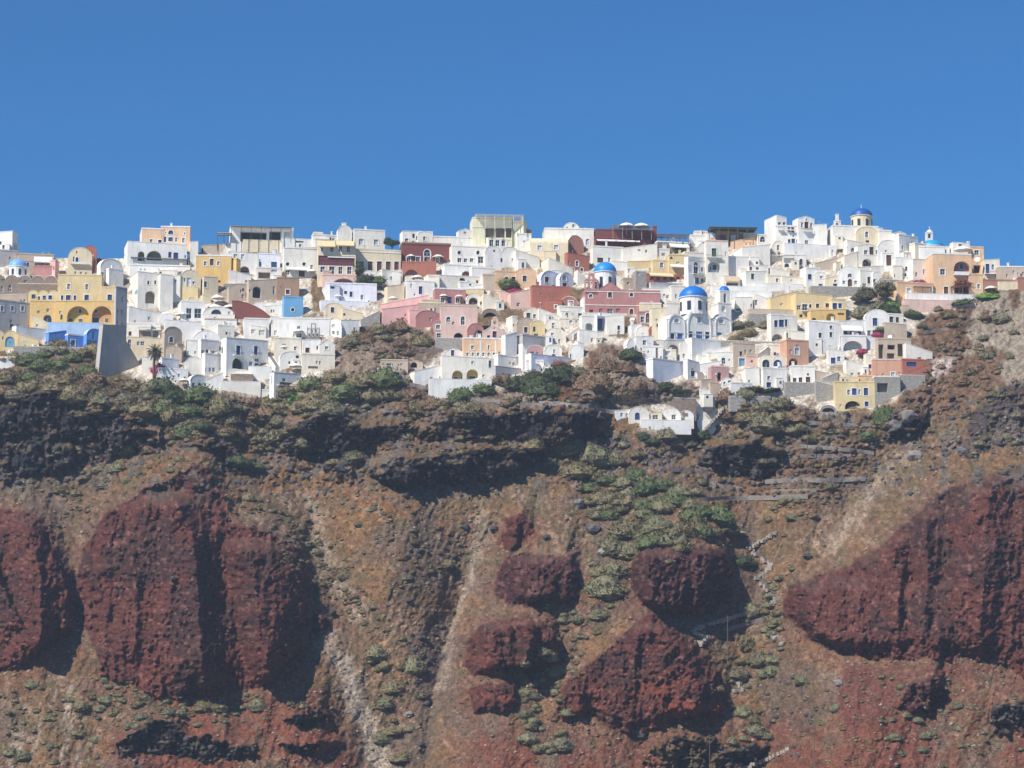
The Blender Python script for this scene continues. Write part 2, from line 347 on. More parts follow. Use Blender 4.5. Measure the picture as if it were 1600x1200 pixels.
def G(u, v): return Vector(unproj(u, v, terr(u, v)))

# albedo of what the ground is made of (and a lit gully edge, painted pale)
def col(c): return np.array(c)[None, None, :]
def mixc(A, B, t): return A + (B - A) * np.clip(t, 0, 1)[..., None]
n1 = fbm(mx / 14, mz / 14, 5, 201); n2 = fbm(mx / 3.5, mz / 3.5, 4, 211); n3 = fbm(mx / 1.0, mz / 1.0, 3, 221); n4 = fbm((mx + .25 * mz) / 2.2, mz / 16, 4, 231)
A = np.zeros(ug.shape + (3,)) + col((0.190, 0.120, 0.080))                     # dry earth
orange = sstep(0, 40, sdf([(430,705),(560,730),(620,760),(760,760),(800,740),(860,760),(760,800),(640,830),(560,860),(480,800)], uw, vw)) + sstep(0, 25, sdf([(1100,700),(1380,690),(1370,740),(1260,800),(1150,790)], uw, vw)) + sstep(0, 20, sdf([(190,720),(290,700),(300,730),(200,770),(130,820),(130,770)], uw, vw)) + .8 * sstep(0, 20, sdf([(1260,900),(1480,690),(1420,690),(1230,890)], uw, vw)) + .8 * sstep(0, 15, sdf([(80,1000),(130,1000),(150,1060),(90,1090)], uw, vw))
A = mixc(A, col((0.235, 0.112, 0.042)), (orange * 0.85 + 0.25) * sstep(-0.15, 0.35, n2 + 0.5 * n1))
A = mixc(A, col((0.30, 0.22, 0.155)), sstep(0.05, 0.4, n2 * 0.7 + n3 * 0.6 - 0.1 * orange) * 0.75)     # pale gravel
A = mixc(A, col((0.10, 0.095, 0.045)), sstep(0.1, 0.5, fbm(mx / 2.6, mz / 1.9, 4, 241)) * 0.75)          # low grey green herbs
A = mixc(A, col((0.230, 0.128, 0.060)), .6 * sstep(.05, .3, fbm(mx / 11, mz / 8, 4, 601)))
A = mixc(A, col((0.140, 0.112, 0.066)), .5 * sstep(.08, .3, fbm(mx / 8, mz / 6, 4, 611)))
A = mixc(A, col((0.155, 0.115, 0.092)), .7 * sstep(.1, .35, fbm(mx / 13, mz / 16, 4, 621)))
pale = 1.7 * np.exp(-(pline([(490, 975), (515, 1000), (540, 1050), (566, 1110), (598, 1200), (620, 1420)], uw, vw) / 14) ** 2) + .6 * np.exp(-(pline([(480, 780), (520, 900), (560, 960)], uw, vw) / 13) ** 2) + .55 * np.exp(-(pline([(760, 800), (735, 900), (700, 1000), (690, 1080)], uw, vw) / 9) ** 2) + .6 * np.exp(-(pline([(1420, 700), (1300, 850)], uw, vw) / 16) ** 2) + .7 * sstep(0, 20, sdf([(0, 1060), (120, 1040), (140, 1200), (0, 1200)], uw, vw)) * sstep(0.1, .3, n4)  # the line right of the scree gully paints its sunlit side
scree = sstep(0, 22, sdf([(620, 1000), (700, 940), (700, 1010), (680, 1100), (690, 1200), (640, 1200), (640, 1100)], uw, vw)) * .9 + .7 * sstep(0, 30, sdf([(1150, 1000), (1260, 1010), (1300, 1100), (1260, 1200), (1200, 1200)], uw, vw)) + .6 * sstep(0, 40, sdf([(600, 850), (740, 800), (740, 880), (690, 960), (600, 950)], uw, vw))
A = mixc(A, col((0.115, 0.085, 0.075)), scree * (0.7 + 0.5 * n2))
redsoil = sstep(-10, 60, sdf([(-300, 1420), (1900, 1420), (1900, 1000), (1330, 1030), (1260, 1090), (1150, 1130), (940, 1130), (730, 1110), (720, 1000), (690, 1200), (600, 1200), (520, 1050), (300, 1085), (160, 1050), (140, 1200), (-300, 1250)], uw, vw))
A = mixc(A, col((0.190, 0.066, 0.044)), redsoil * sstep(-0.6, 0.2, n1 + 0.5 * n2) * 0.9)
A = mixc(A, col((0.160, 0.058, 0.046)), 0.8 * sstep(0, 25, sdf([(1310, 1025), (1640, 1035), (1640, 1060), (1440, 1062), (1320, 1200), (1300, 1100)], uw, vw)))
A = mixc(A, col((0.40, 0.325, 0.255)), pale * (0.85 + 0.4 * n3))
halo = np.zeros(ug.shape)
for kind, poly, *_ in OUT:
    if kind in ('red', 'dred'):
        P = np.array(poly); sel = (ug > P[:, 0].min() - 60) & (ug < P[:, 0].max() + 60) & (vg > P[:, 1].min() - 60) & (vg < P[:, 1].max() + 60)
        halo[sel] = np.maximum(halo[sel], sstep(-40, -2, sdf(poly, uw[sel], vw[sel] - 14)))
A = mixc(A, col((0.17, 0.068, 0.05)), halo * (0.35 + 0.5 * n2))
RED = mixc(mixc(np.zeros_like(A) + col((0.116, 0.043, 0.035)), col((0.070, 0.036, 0.033)), sstep(-0.1, 0.35, n1 + 0.6 * n2)), col((0.22, 0.10, 0.08)), sstep(0.3, 0.6, n3) * 0.7)
RED = mixc(RED, col((0.215, 0.062, 0.038)), sstep(0.1, .4, fbm(mx / 8, mz / 5, 4, 251)) * sstep(980, 1120, vg) * 0.8)
A = mixc(A, RED, mr)
A = mixc(A, mixc(np.zeros_like(A) + col((0.075, 0.03, 0.03)), col((0.14, 0.07, 0.06)), sstep(0.1, .5, n3 + .3 * n2)), md)
A = mixc(A, mixc(np.zeros_like(A) + col((0.085, 0.068, 0.068)), col((0.15, 0.115, 0.095)), sstep(0, .4, n2)), mds)
DK = mixc(mixc(np.zeros_like(A) + col((0.032, 0.030, 0.034)), col((0.095, 0.08, 0.078)), sstep(0.0, .45, n2 + .4 * n3)), col((0.19, 0.12, 0.06)), sstep(0.22, .45, n1) * 0.6)
A = mixc(A, DK, mdk)
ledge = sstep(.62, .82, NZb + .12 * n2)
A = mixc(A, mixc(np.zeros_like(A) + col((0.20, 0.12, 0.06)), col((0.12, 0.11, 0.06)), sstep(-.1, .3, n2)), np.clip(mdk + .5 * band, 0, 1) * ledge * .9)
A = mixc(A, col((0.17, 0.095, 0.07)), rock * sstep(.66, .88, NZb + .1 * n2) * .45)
A = mixc(A, col((0.15, 0.125, 0.115)), band * sstep(-.05, .3, n2 - .2 * n1) * .8)
A = mixc(A, mixc(np.zeros_like(A) + col((0.31, 0.26, 0.205)), col((0.175, 0.108, 0.07)), sstep(-.02, .22, n1 + .5 * n2 + .9 - 1.2 * sstep(1420, 1600, ug))), upr)
A = mixc(A, col((0.55, 0.45, 0.42)), .9 * sstep(-4, 10, sdf([(1452,590),(1462,560),(1500,548),(1490,585),(1470,596)], uw, vw)))
A = mixc(A, mixc(np.zeros_like(A) + col((0.26, 0.20, 0.155)), col((0.15, 0.085, 0.05)), sstep(-0.1, .25, n1 + .6 * n2)), kn)
VI = mixc(mixc(np.zeros_like(A) + col((0.58, 0.53, 0.46)), col((0.36, 0.30, 0.23)), sstep(-.05, .2, n2 + .4 * n1)), col((0.17, 0.12, 0.07)), sstep(.25, .4, n1 + .4 * n2))
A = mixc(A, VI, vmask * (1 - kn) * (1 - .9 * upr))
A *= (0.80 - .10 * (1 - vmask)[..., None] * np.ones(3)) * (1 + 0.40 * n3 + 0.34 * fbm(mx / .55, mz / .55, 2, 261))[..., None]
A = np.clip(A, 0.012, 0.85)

m_ground, N, L, B = new_mat('hillside_ground')
at = N.new('ShaderNodeVertexColor'); at.layer_name = 'albedo'; geo = N.new('ShaderNodeNewGeometry')
f1 = ramp(N, L, noise(N, L, geo.outputs['Position'], 1.6, 6, 0.7), 0.3, 0.7)
c = mixcol(N, L, 1.0, at.outputs[0], mixcol(N, L, f1, (0.45, 0.45, 0.45), (1.68, 1.64, 1.58)), 'MULTIPLY')
L.new(c, B.inputs['Base Color']); B.inputs['Roughness'].default_value = 0.97; B.inputs['Specular IOR Level'].default_value = 0.1
bp = N.new('ShaderNodeBump'); bp.inputs['Strength'].default_value = 0.8; bp.inputs['Distance'].default_value = 0.5
L.new(noise(N, L, geo.outputs['Position'], 1.1, 7, 0.7), bp.inputs['Height']); L.new(bp.outputs[0], B.inputs['Normal'])

# the sheet runs on behind the crest (plateau) and is cut into hillside + outcrops along face borders
back = [(8, 1.0), (40, 0.5), (160, -6), (420, -40), (420, -210)]
XX = [X3]; YY = [Y3]; ZZ = [Z3]; AA = [A]
for dy, dz in back:
    XX.insert(0, X3[:1]); YY.insert(0, Y3[:1] + dy); ZZ.insert(0, Z3[:1] + dz); AA.insert(0, A[:1])
nb = len(back); X3, Y3, Z3, A4 = np.vstack(XX), np.vstack(YY), np.vstack(ZZ), np.vstack(AA)
oidv = np.vstack([np.full((nb, NU), -1), oid]); NR = NV + nb
idx = np.arange(NR * NU).reshape(NR, NU)
quads = np.stack([idx[1:, :-1], idx[1:, 1:], idx[:-1, 1:], idx[:-1, :-1]], -1).reshape(-1, 4)
fo = oidv[1:, :-1].reshape(-1)
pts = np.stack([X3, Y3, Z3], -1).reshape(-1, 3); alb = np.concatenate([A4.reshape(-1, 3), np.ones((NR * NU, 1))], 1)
# one set of smooth normals for the whole sheet is not needed: the ground is rough, faces are shaded flat
def sheet(name, q):
    used, inv = np.unique(q, return_inverse=True); me = bpy.data.meshes.new(name)
    me.vertices.add(len(used)); me.vertices.foreach_set('co', pts[used].astype(np.float32).ravel())
    nf = len(q); me.loops.add(nf * 4); me.loops.foreach_set('vertex_index', inv.ravel().astype(np.int32))
    me.polygons.add(nf); me.polygons.foreach_set('loop_start', np.arange(nf, dtype=np.int32) * 4); me.polygons.foreach_set('loop_total', np.full(nf, 4, np.int32))
    me.update(calc_edges=True)
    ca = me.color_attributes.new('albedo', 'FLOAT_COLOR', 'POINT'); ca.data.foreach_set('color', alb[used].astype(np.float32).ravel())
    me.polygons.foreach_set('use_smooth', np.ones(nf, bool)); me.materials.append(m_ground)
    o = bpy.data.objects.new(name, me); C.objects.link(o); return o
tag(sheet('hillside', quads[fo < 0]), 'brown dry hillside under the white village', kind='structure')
NAMES = {'red': 'red_rock_outcrop', 'dred': 'dark_red_rock_outcrop', 'dark': 'dark_lava_ledge', 'dslope': 'dark_scree_slope'}
OLAB = ['large fluted red rock outcrop in the lower left of the cliff', 'red rock outcrop cut by the left edge of the picture', 'small red rock knob high on the middle slope', 'dark brown rock with flat grassy top above the round red rock', 'round red rock lump in the middle of the lower slope', 'small low red lump just below the round red rock', 'dark red rock block beside the stepped path', 'pointed triangular red rock outcrop at the bottom centre', 'broad red rock wall of the spur on the right', 'small dark red knob on the red scree at lower right', 'red rock ledge at the right edge of the picture', 'small dark red ledge right of the large fluted outcrop', 'dark lava band on the far left below the green shrubs', 'dark lava band below the green lawn', 'long dark lava band under the house with yellow arches', 'lower dark lava band above the orange grass', 'small dark lava block left of the lower band', 'dark lava bluff right of the middle slope', 'grey black boulder ledge under the cream corner house', 'narrow dark lava rib above the large fluted outcrop', 'dark ledge at the bottom left of the slope', 'short dark ledge on the red soil right of the bottom left ledge', 'low dark ledge at the bottom below the red soil', 'dark ledge at the lower right corner', 'dark ledge below the triangular red outcrop', 'dark scree slope at the right edge under the beige rocks']
for k in range(len(OUT)):
    q = quads[fo == k]
    if len(q): tag(sheet(NAMES[OUT[k][0]], q), OLAB[k], kind='structure')

# the sea in front of the cliff
m_sea, N, L, B = new_mat('sea_water'); geo = N.new('ShaderNodeNewGeometry')
B.inputs['Base Color'].default_value = (0.012, 0.05, 0.09, 1); B.inputs['Roughness'].default_value = 0.12
bp = N.new('ShaderNodeBump'); bp.inputs['Strength'].default_value = 0.6; bp.inputs['Distance'].default_value = 0.6
L.new(noise(N, L, geo.outputs['Position'], 0.25, 5, 0.6), bp.inputs['Height']); L.new(bp.outputs[0], B.inputs['Normal'])
tag(mesh_obj('sea_water', [(-3000, -3000, 0), (3000, -3000, 0), (3000, 3000, 0), (-3000, 3000, 0)], [(0, 1, 2, 3)], m_sea), 'dark blue sea at the foot of the cliff', kind='structure')
# ------------------------------------------------------------------ builders for the village
COL = {'W': (.81, .79, .745), 'w': (.79, .75, .67), 'C': (.74, .63, .44), 'Y': (.72, .57, .31), 'y': (.73, .49, .19), 'E': (.52, .42, .32), 'O': (.62, .33, .06),
       'P': (.80, .47, .43), 'p': (.72, .50, .42), 'D': (.21, .066, .055), 'R': (.36, .17, .12), 'K': (.30, .23, .18), 'B': (.13, .31, .74), 'L': (.42, .58, .80),
       'A': (.74, .49, .30), 'M': (.46, .28, .26), 'G': (.46, .44, .43), 'V': (.76, .77, .83), 'S': (.18, .42, .66), 'N': (.34, .22, .14), 'T': (.40, .145, .10),
       'Z': (.60, .34, .22), 'X': (.40, .37, .33), 'Q': (.45, .42, .375), 'F': (.46, .215, .195), 'U': (.76, .71, .50)}
FILL = {'k': (.035, .04, .05), 'b': (.035, .075, .22), 'n': (.12, .06, .035), 'g': (.06, .13, .10), 'p': (.45, .47, .48), 'y': (.62, .42, .12), 'o': (.60, .30, .12),
        'w': (.72, .72, .70), 'm': (.14, .045, .05), 't': (.16, .36, .50), 'r': (.36, .16, .12), 'e': (.30, .24, .19), 'i': (.10, .24, .55), 's': (.05, .05, .055), 'f': (.34, .19, .20)}
PN = {'r': 'window', 'a': 'arched_window', 'o': 'round_window'}
def glass(): return paint((.035, .042, .055), 0.12, 'window_glass', 0.6)
def fillmat(c): return glass() if c == 'k' else paint(FILL[c], 0.55, 'joinery')
def arc(x0, x1, z0, rise, n=12):
    """points from (x1,z0) over the top to (x0,z0)"""
    cx, a = (x0 + x1) / 2, (x1 - x0) / 2
    return [(cx + a * math.cos(math.pi * i / n), z0 + rise * math.sin(math.pi * i / n)) for i in range(n + 1)]
class Z:
    """reading coordinates off an enlarged part of the photo"""
    x0, y0, k = 0, 0, 1.0
def zoom(x0, y0, k): Z.x0, Z.y0, Z.k = x0, y0, k
def ZX(x): return Z.x0 + x / Z.k
def ZY(y): return Z.y0 + y / Z.k
WALLM = {'K': masonry(COL['K']), 'X': masonry(COL['X'])}
def wallmat(c): return WALLM.get(c) or plaster(COL[c])
WHITES = [(.81, .79, .745), (.81, .79, .745), (.80, .765, .69), (.78, .735, .64), (.74, .72, .68), (.77, .70, .57), (.80, .76, .68)]
LOG = []; hrnd = random.Random(3)
# fronts that look away from the afternoon sun in the photo
SHADED = ['two blue balcony doors', 'royal blue', 'plain white box house between', 'two square windows right of the red brown vault', 'white terrace wall under the large', 'blank blue white wall', 'pale blue house beside',
  'row of four dark windows', 'three dark windows above the shrubs', 'with two windows and a brown door above', 'shaded white', 'pale blue shaded', 'dark balcony above the green lawn', 'small square windows at the left edge', 'lavender blue vaulted', 'pale blue vaulted', 'rounded top and two arched windows', 'grey white terrace', 'grey white box', 'blue grey plastered', 'bluish blank side', 'arched windows and a balcony']
def H(c, x0, x1, yt, yb, th=12, roof='f', win='', label='', s=None, name=None, cat=None, group=None, dy=0.0, rise=None, ext=2.4, rc=None, top=None,
      bal='', awn='', dome=None, belfry=None, chim='', dep=None, band='', poly=None, sidec=None, yd=None, arches=None):
    """one building. c wall colour; x0..x1, yt, yb its outline in the enlarged photo; th degrees its front is turned to the right;
    roof f parapet, t solid top, v / v2 / v3 vaults end-on, b barrel along the front, g gable; win = openings 'cx,cy,w,h,shape fill flags'"""
    shaded = any(k in label for k in SHADED)
    if shaded: th = 36
    elif th > 0 and cat is None: th += hrnd.uniform(-6, 9)
    X0, X1, T, Bm = ZX(x0), ZX(x1), ZY(yt), ZY(yb); a = R(th); sn, cs = math.sin(a), math.cos(a)
    mpp = terr((X0 + X1) / 2, Bm) / FPX; dy = dy * .5 if dy < 0 and not yd else dy
    span = X1 - X0
    if s is None: spx = min(0.30 * span, 7.0 * abs(sn) / mpp)
    else: spx = s / Z.k
    D = dep or min(max(spx * mpp / max(abs(sn), .12), 3.0), 12.0)
    if shaded: D = 3.2; spx = min(D * abs(sn) / mpp, .16 * span); D = max(spx * mpp / abs(sn), 2.0)
    f0, f1 = (X0 + spx, X1) if th >= 0 else (X0, X1 - spx)
    uf = (f0 + f1) / 2
    Y = terr(uf, ZY(yd) if yd else Bm) + dy
    O = Vector(unproj(uf, Bm, Y)); n = Vector((sn, -cs, 0)); ex = Vector((cs, sn, 0)); up = Vector((0, 0, 1))
    def loc(px, py, off=0.0):
        p = hit(px, py, O - n * off, n) - O
        return p.dot(ex), p.z
    wl = loc(f0, Bm)[0]; wr = loc(f1, Bm)[0]; h = loc(uf, T)[1]
    if roof == 'f' and cat is None and c in 'WwCE' and hrnd.random() < .4 and not dome: roof = 's'; rise = hrnd.choice((-1, 1)) * hrnd.uniform(.2, .65) / mpp * Z.k
    root = empty(name or {'W': 'white_house', 'w': 'white_house', 'C': 'cream_house', 'Y': 'yellow_house', 'y': 'yellow_house', 'E': 'beige_house', 'P': 'pink_house', 'p': 'pink_house', 'D': 'red_house', 'R': 'red_house', 'K': 'stone_house', 'B': 'blue_house', 'L': 'blue_house', 'A': 'peach_house', 'M': 'mauve_house', 'G': 'grey_house', 'V': 'lavender_house', 'S': 'blue_house', 'N': 'brown_house', 'O': 'orange_house', 'T': 'red_house', 'Z': 'orange_house', 'X': 'stone_house', 'F': 'pink_house', 'U': 'yellow_house', 'Q': 'stone_house'}[c],
                 O, label, cat or 'house', group); root['kind'] = 'thing'
    def wp(lx, lz, d=0.0): return O + ex * lx + up * lz - n * d
    r0 = roof[0]; nv = int(roof[1]) if len(roof) > 1 else 1
    W = wr - wl
    if r0 == 'v':
        w1 = W / nv; rs = (rise / Z.k * mpp) if rise else min(w1 / 2, h * .6); rs = min(rs, h * .9); hs = h - rs
        topl = []
        for k in range(nv - 1, -1, -1):
            a_ = arc(wl + k * w1, wl + (k + 1) * w1, hs, rs, 12); topl += a_ if k == nv - 1 else a_[1:]
    elif r0 == 'g':
        rs = (rise / Z.k * mpp) if rise else W * .28; hs = h - rs; topl = [(wr, hs), ((wl + wr) / 2, h), (wl, hs)]
    elif r0 == 'b':
        rs = (rise / Z.k * mpp) if rise else min(D * .42, h * .5); hs = h - rs; topl = [(wr, hs), (wl, hs)]
    elif r0 == 's':                                                       # top edge falls to the right by rise, to the left when negative
        rs = rise / Z.k * mpp; hs = h; topl = [(wr, h - max(rs, 0)), (wl, h + min(rs, 0))]
    else: hs = h; topl = [(wr, h), (wl, h)]
    if arches:                                                            # gables of unequal vaults: x0,x1,ytop,yspring; valleys level at poly[0]
        topl = []; vz = poly[0]; poly = None; rings = []
        for ax0, ax1, at_, as_ in arches[::-1]:
            xa, zs = loc(ZX(ax0), ZY(as_)); xb, zt = loc(ZX(ax1), ZY(at_)); vv = loc(ZX(ax0), ZY(vz))[1]; cx_ = (xa + xb) / 2; r_ = (xb - xa) / 2; rings.append((cx_, r_, zs, zt - zs))
            topl += [(cx_ + r_ * math.cos(t), zs + (zt - zs) * math.sin(t)) for t in [math.pi * i / 24 for i in range(25)] if zs + (zt - zs) * math.sin(t) > vv - .02]
        topl = [(wr, topl[0][1])] + topl + [(wl, topl[-1][1])]
    if poly: topl = [loc(ZX(px), ZY(py)) for px, py in poly]
    outl = [(wl, -ext), (wr, -ext)] + topl
    # openings
    holes = []; parts = []; used = []
    extra = ''
    if cat is None and c in 'WwCEY' and h > 3 and wr - wl > 4.5 and len(win.split()) < 3 and not any(k in label for k in ('blank', 'plain', 'wind', 'wall', 'roof', 'terrace', 'ruin')):
        for _ in range(hrnd.choice((2, 3, 4))):
            extra += ' %.1f,%.1f,%.1f,%.1f,%s' % (x0 + (x1 - x0) * hrnd.uniform(.25, .9), yt + (yb - yt) * hrnd.uniform(.3, .7), hrnd.uniform(10, 17), hrnd.uniform(14, 26), hrnd.choice(('rkT', 'rk', 'rk', 'rb', 'rn', 'ak')))
    for tok in (win + extra).split():
        q = tok.split(','); code = q[4] if len(q) > 4 else 'rk'
        if q[0][0] == 'R':                                                # R x0 x1 n : a row
            xa, xb, nn = float(q[0][1:]), float(q[1]), int(q[2]); cy, w_, h_ = float(q[3]), float(q[4]), float(q[5]); code = q[6] if len(q) > 6 else 'rk'
            items = [(xa + (xb - xa) * i / max(nn - 1, 1), cy, w_, h_) for i in range(nn)]
        else: items = [tuple(float(t) for t in q[:4])]
        for cx, cy, w_, h_ in items:
            PX, PY, PW, PH = ZX(cx), ZY(cy), w_ / Z.k, h_ / Z.k
            shape, fc, fl = code[0], code[1], code[2:]
            deep = 1.6 if 'D' in fl else 0.28
            if 'S' in fl:
                ns = -ex if th >= 0 else ex; Os = wp(wl if th >= 0 else wr, 0); pc = hit(PX, PY, Os, ns)
                ds = (pc - Os).dot(-n); parts.append(('side', ds, pc.z - O.z, PW * mpp / max(abs(sn), .25), PH * mpp, shape, fc, fl)); continue
            off = 1.6 if 'I' in fl else 0.0
            xa, za = loc(PX - PW / 2, PY + PH / 2, off); xb, zb = loc(PX + PW / 2, PY - PH / 2, off)
            if off: parts.append(('inset', xa, xb, za, zb, shape, fc, fl)); continue
            m_ = 0.12; xa, xb = max(xa, wl + m_), min(xb, wr - m_); za = max(za, 0.06 - (ext - .4 if za < -.5 else 0)); lim = hs - .12
            if r0 in 'vg':
                tt = min((xa - wl) % (W / nv), W / nv - (xb - wl) % (W / nv)) / (W / nv / 2) if nv == 1 else 1
                if nv == 1:
                    e = min(xa - wl, wr - xb) / (W / 2); e = min(max(e, 0), 1)
                    lim = hs + rs * (math.sqrt(max(0, 1 - (1 - e) ** 2)) if r0 == 'v' else e) - .15
                else:
                    mid = ((xa + xb) / 2 - wl) / (W / nv) % 1; ew_ = (xb - xa) / 2 / (W / nv); e = min(mid - ew_, 1 - mid - ew_) * 2; e = min(max(e, 0), 1)
                    lim = hs + rs * math.sqrt(max(0, 1 - (1 - e) ** 2)) - .15
            if r0 == 's': lim = min(topl[0][1], topl[1][1]) - .15
            zb = min(zb, lim)
            if xb - xa < .18 or zb - za < .18: LOG.append(('small', label, tok)); continue
            if any(not (xb + .04 < u0 or xa - .04 > u1 or zb + .04 < v0 or za - .04 > v1) for u0, u1, v0, v1 in used): LOG.append(('overlap', label, tok)); continue
            used.append((xa, xb, za, zb))
            if shape == 'o':
                lp = [((xa + xb) / 2 + (xb - xa) / 2 * math.cos(t), (za + zb) / 2 + (zb - za) / 2 * math.sin(t)) for t in [2 * math.pi * i / 14 for i in range(14)]]
            elif shape == 'a':
                rr = min((xb - xa) / 2, (zb - za) * .75); lp = [(xa, za), (xb, za)] + arc(xa, xb, zb - rr, rr, 10)
            else: lp = [(xa, za), (xb, za), (xb, zb), (xa, zb)]
            holes.append(lp); parts.append(('hole', lp, deep, shape, fc, fl, (xa, xb, za, zb)))
    loops = [[Vector((x, z, 0)) for x, z in outl]] + [[Vector((x, z, 0)) for x, z in lp] for lp in holes]
    flat = [p for lp in loops for p in lp]
    mb = MB()
    tris = tessellate_polygon(loops)
    mb.add([wp(p.x, p.y) for p in flat], [tuple(t) for t in tris])
    mb.add([wp(p.x, p.y, D) for p in loops[0]], [tuple(range(len(loops[0])))])
    m0 = len(loops[0])
    for i in range(m0):                                                   # sides and base, not the roof
        j = (i + 1) % m0
        if 2 <= j and i >= 2 and j != 0 and i + 1 < m0: continue
        p, q_ = outl[i], outl[j]; mb.add([wp(*p), wp(*p, D), wp(*q_, D), wp(*q_)], [(0, 1, 2, 3)], 1)
    for it in parts:
        if it[0] == 'hole':
            lp, deep = it[1], it[2]; k = len(lp)
            mb.add([wp(*p) for p in lp] + [wp(*p, deep) for p in lp], [(i, (i + 1) % k, k + (i + 1) % k, k + i) for i in range(k)])
    wm = wallmat(c)
    if c == 'W' and cat is None and not shaded: wm = plaster(hrnd.choice(WHITES))
    for bnd in band.split():                                              # cornice lines: x0,x1,y,thickness
        q = [float(t) for t in bnd.split(',')]; xa, zc = loc(ZX(q[0]), ZY(q[2])); xb, _ = loc(ZX(q[1]), ZY(q[2])); tk = q[3] / Z.k * mpp
        parts.append(('band', max(xa, wl - .05), min(xb, wr + .05), zc, tk))
    mb.build('wall', [wm, wallmat(sidec) if sidec else wm], root)
    if arches:
        for cx_, r_, zs, rz in rings:                                      # raised arch mouldings on the front
            o = MB(); pr = [(cx_ + q * r_ * math.cos(math.pi * i / 18), zs + q * rz * math.sin(math.pi * i / 18), -dd) for dd in (.22, 0) for q in (.97, .86) for i in range(19)]
            o.add([wp(*p) for p in pr], [(i, i + 1, 20 + i, 19 + i) for i in range(18)] + [(19 + i, 20 + i, 58 + i, 57 + i) for i in range(18)] + [(i, i + 1, 39 + i, 38 + i) for i in range(18)])
            o.build('arch_moulding', wm, root)
            for sx in (-1, 1): o = MB(); o.box(wp(cx_ + sx * r_ * .93 - .18, .02, -.2), ex * .36, -n * .25, up * zs); o.build('pilaster', wm, root)
    # roof
    rm = plaster(COL[rc]) if rc else (wm if c not in 'KX' else plaster(COL['w']))
    rb = MB()
    if r0 in 'vgsq':
        t = .16; up_ = topl
        outer = [(x + (0.10 if i == 0 else -0.10 if i == len(up_) - 1 else 0), z + t) for i, (x, z) in enumerate(up_)]; k = len(up_)
        f_in = [wp(x, z, -.07) for x, z in up_]; f_out = [wp(x, z, -.07) for x, z in outer]; b_in = [wp(x, z, D + .05) for x, z in up_]; b_out = [wp(x, z, D + .05) for x, z in outer]
        vs = f_in + f_out + b_in + b_out; fs = []
        for i in range(k - 1): fs += [(k + i, k + i + 1, 3 * k + i + 1, 3 * k + i), (i, k + i, k + i + 1, i + 1), (2 * k + i, 3 * k + i, 3 * k + i + 1, 2 * k + i + 1), (i, i + 1, 2 * k + i + 1, 2 * k + i)]
        fs += [(0, k, 3 * k, 2 * k), (k - 1, 2 * k - 1, 4 * k - 1, 3 * k - 1)]
        rb.add(vs, fs)
        rb.build('roof', rm, root)
    elif r0 == 'b':
        k = 12; pr = [(D / 2 - D / 2 * math.cos(math.pi * i / k), hs + rs * math.sin(math.pi * i / k)) for i in range(k + 1)]
        for xx in (wl - .06, wr + .06): rb.add([wp(xx, z, d) for d, z in pr], [tuple(range(k + 1))])
        rb.add([wp(wl - .06, z, d) for d, z in pr] + [wp(wr + .06, z, d) for d, z in pr], [(i, i + 1, k + 2 + i, k + 1 + i) for i in range(k)])
        rb.build('roof', rm, root)
    elif r0 == 't':
        rb.box(wp(wl - .04, h, -.04), ex * (W + .08), -n * (D + .08), up * .14); rb.build('roof', rm, root)
    else:
        pw, ph = .28, .42
        rb.box(wp(wl, h - .25, 0) + up * .002, ex * W, -n * D, up * .2); rb.build('roof', rm, root)
        pb = MB(); z0 = h - .046
        pb.box(wp(wl - .03, z0, -.03), ex * (W + .06), -n * pw, up * ph); pb.box(wp(wl - .03, z0, D - pw + .03), ex * (W + .06), -n * pw, up * ph)
        pb.box(wp(wl - .03, z0, pw - .028), ex * pw, -n * (D - 2 * pw + .056), up * ph); pb.box(wp(wr - pw + .03, z0, pw - .028), ex * pw, -n * (D - 2 * pw + .056), up * ph)
        pb.build('parapet', rm, root)
    # joinery
    for it in parts:
        if it[0] == 'hole':
            _, lp, deep, shape, fc, fl, (xa, xb, za, zb) = it; q = MB(); k = len(lp)
            cx, cz = (xa + xb) / 2, (za + zb) / 2; wW, wH = xb - xa, zb - za
            if 'D' in fl:
                q.add([wp(x, z, deep - .003) for x, z in lp], [tuple(range(k))])
                q.build('archway' if shape == 'a' else 'recess', plaster(FILL[fc]) if fc in 'yorewtf' else paint(FILL[fc], .8, 'dark_opening'), root)
            else:
                fr = min(.13, wW * .18); sc = lambda p: (cx + (p[0] - cx) * (1 - 2 * fr / wW), cz + (p[1] - cz) * (1 - 2 * fr / wH))
                inn = [sc(p) for p in lp]; isdoor = za < .5 and wH > 1.5 and shape != 'o'
                q.add([wp(x, z, deep - .10) for x, z in lp] + [wp(x, z, deep - .10) for x, z in inn], [(i, (i + 1) % k, k + (i + 1) % k, k + i) for i in range(k)], 0)
                q.add([wp(x, z, deep - .10) for x, z in inn] + [wp(x, z, deep - .04) for x, z in inn], [(i, (i + 1) % k, k + (i + 1) % k, k + i) for i in range(k)], 0)
                q.add([wp(x, z, deep - .04) for x, z in inn], [tuple(range(k))], 1)
                if shape != 'o' and wW > .55:
                    mw = .035; q.box(wp(cx - mw, za + fr, deep - .09), ex * 2 * mw, -n * .04, up * (wH - 2 * fr - (wW * .4 if shape == 'a' else 0)), 0)
                    if not isdoor: q.box(wp(xa + fr, cz - mw, deep - .085), ex * (wW - 2 * fr), -n * .03, up * 2 * mw, 0)
                fm = paint(FILL['w'], .5, 'joinery') if fc in 'kp' and 'n' not in fl else paint(tuple(v * .8 for v in FILL[fc]), .5, 'joinery')
                q.build('door' if isdoor else PN[shape], [fm, fillmat(fc)], root)
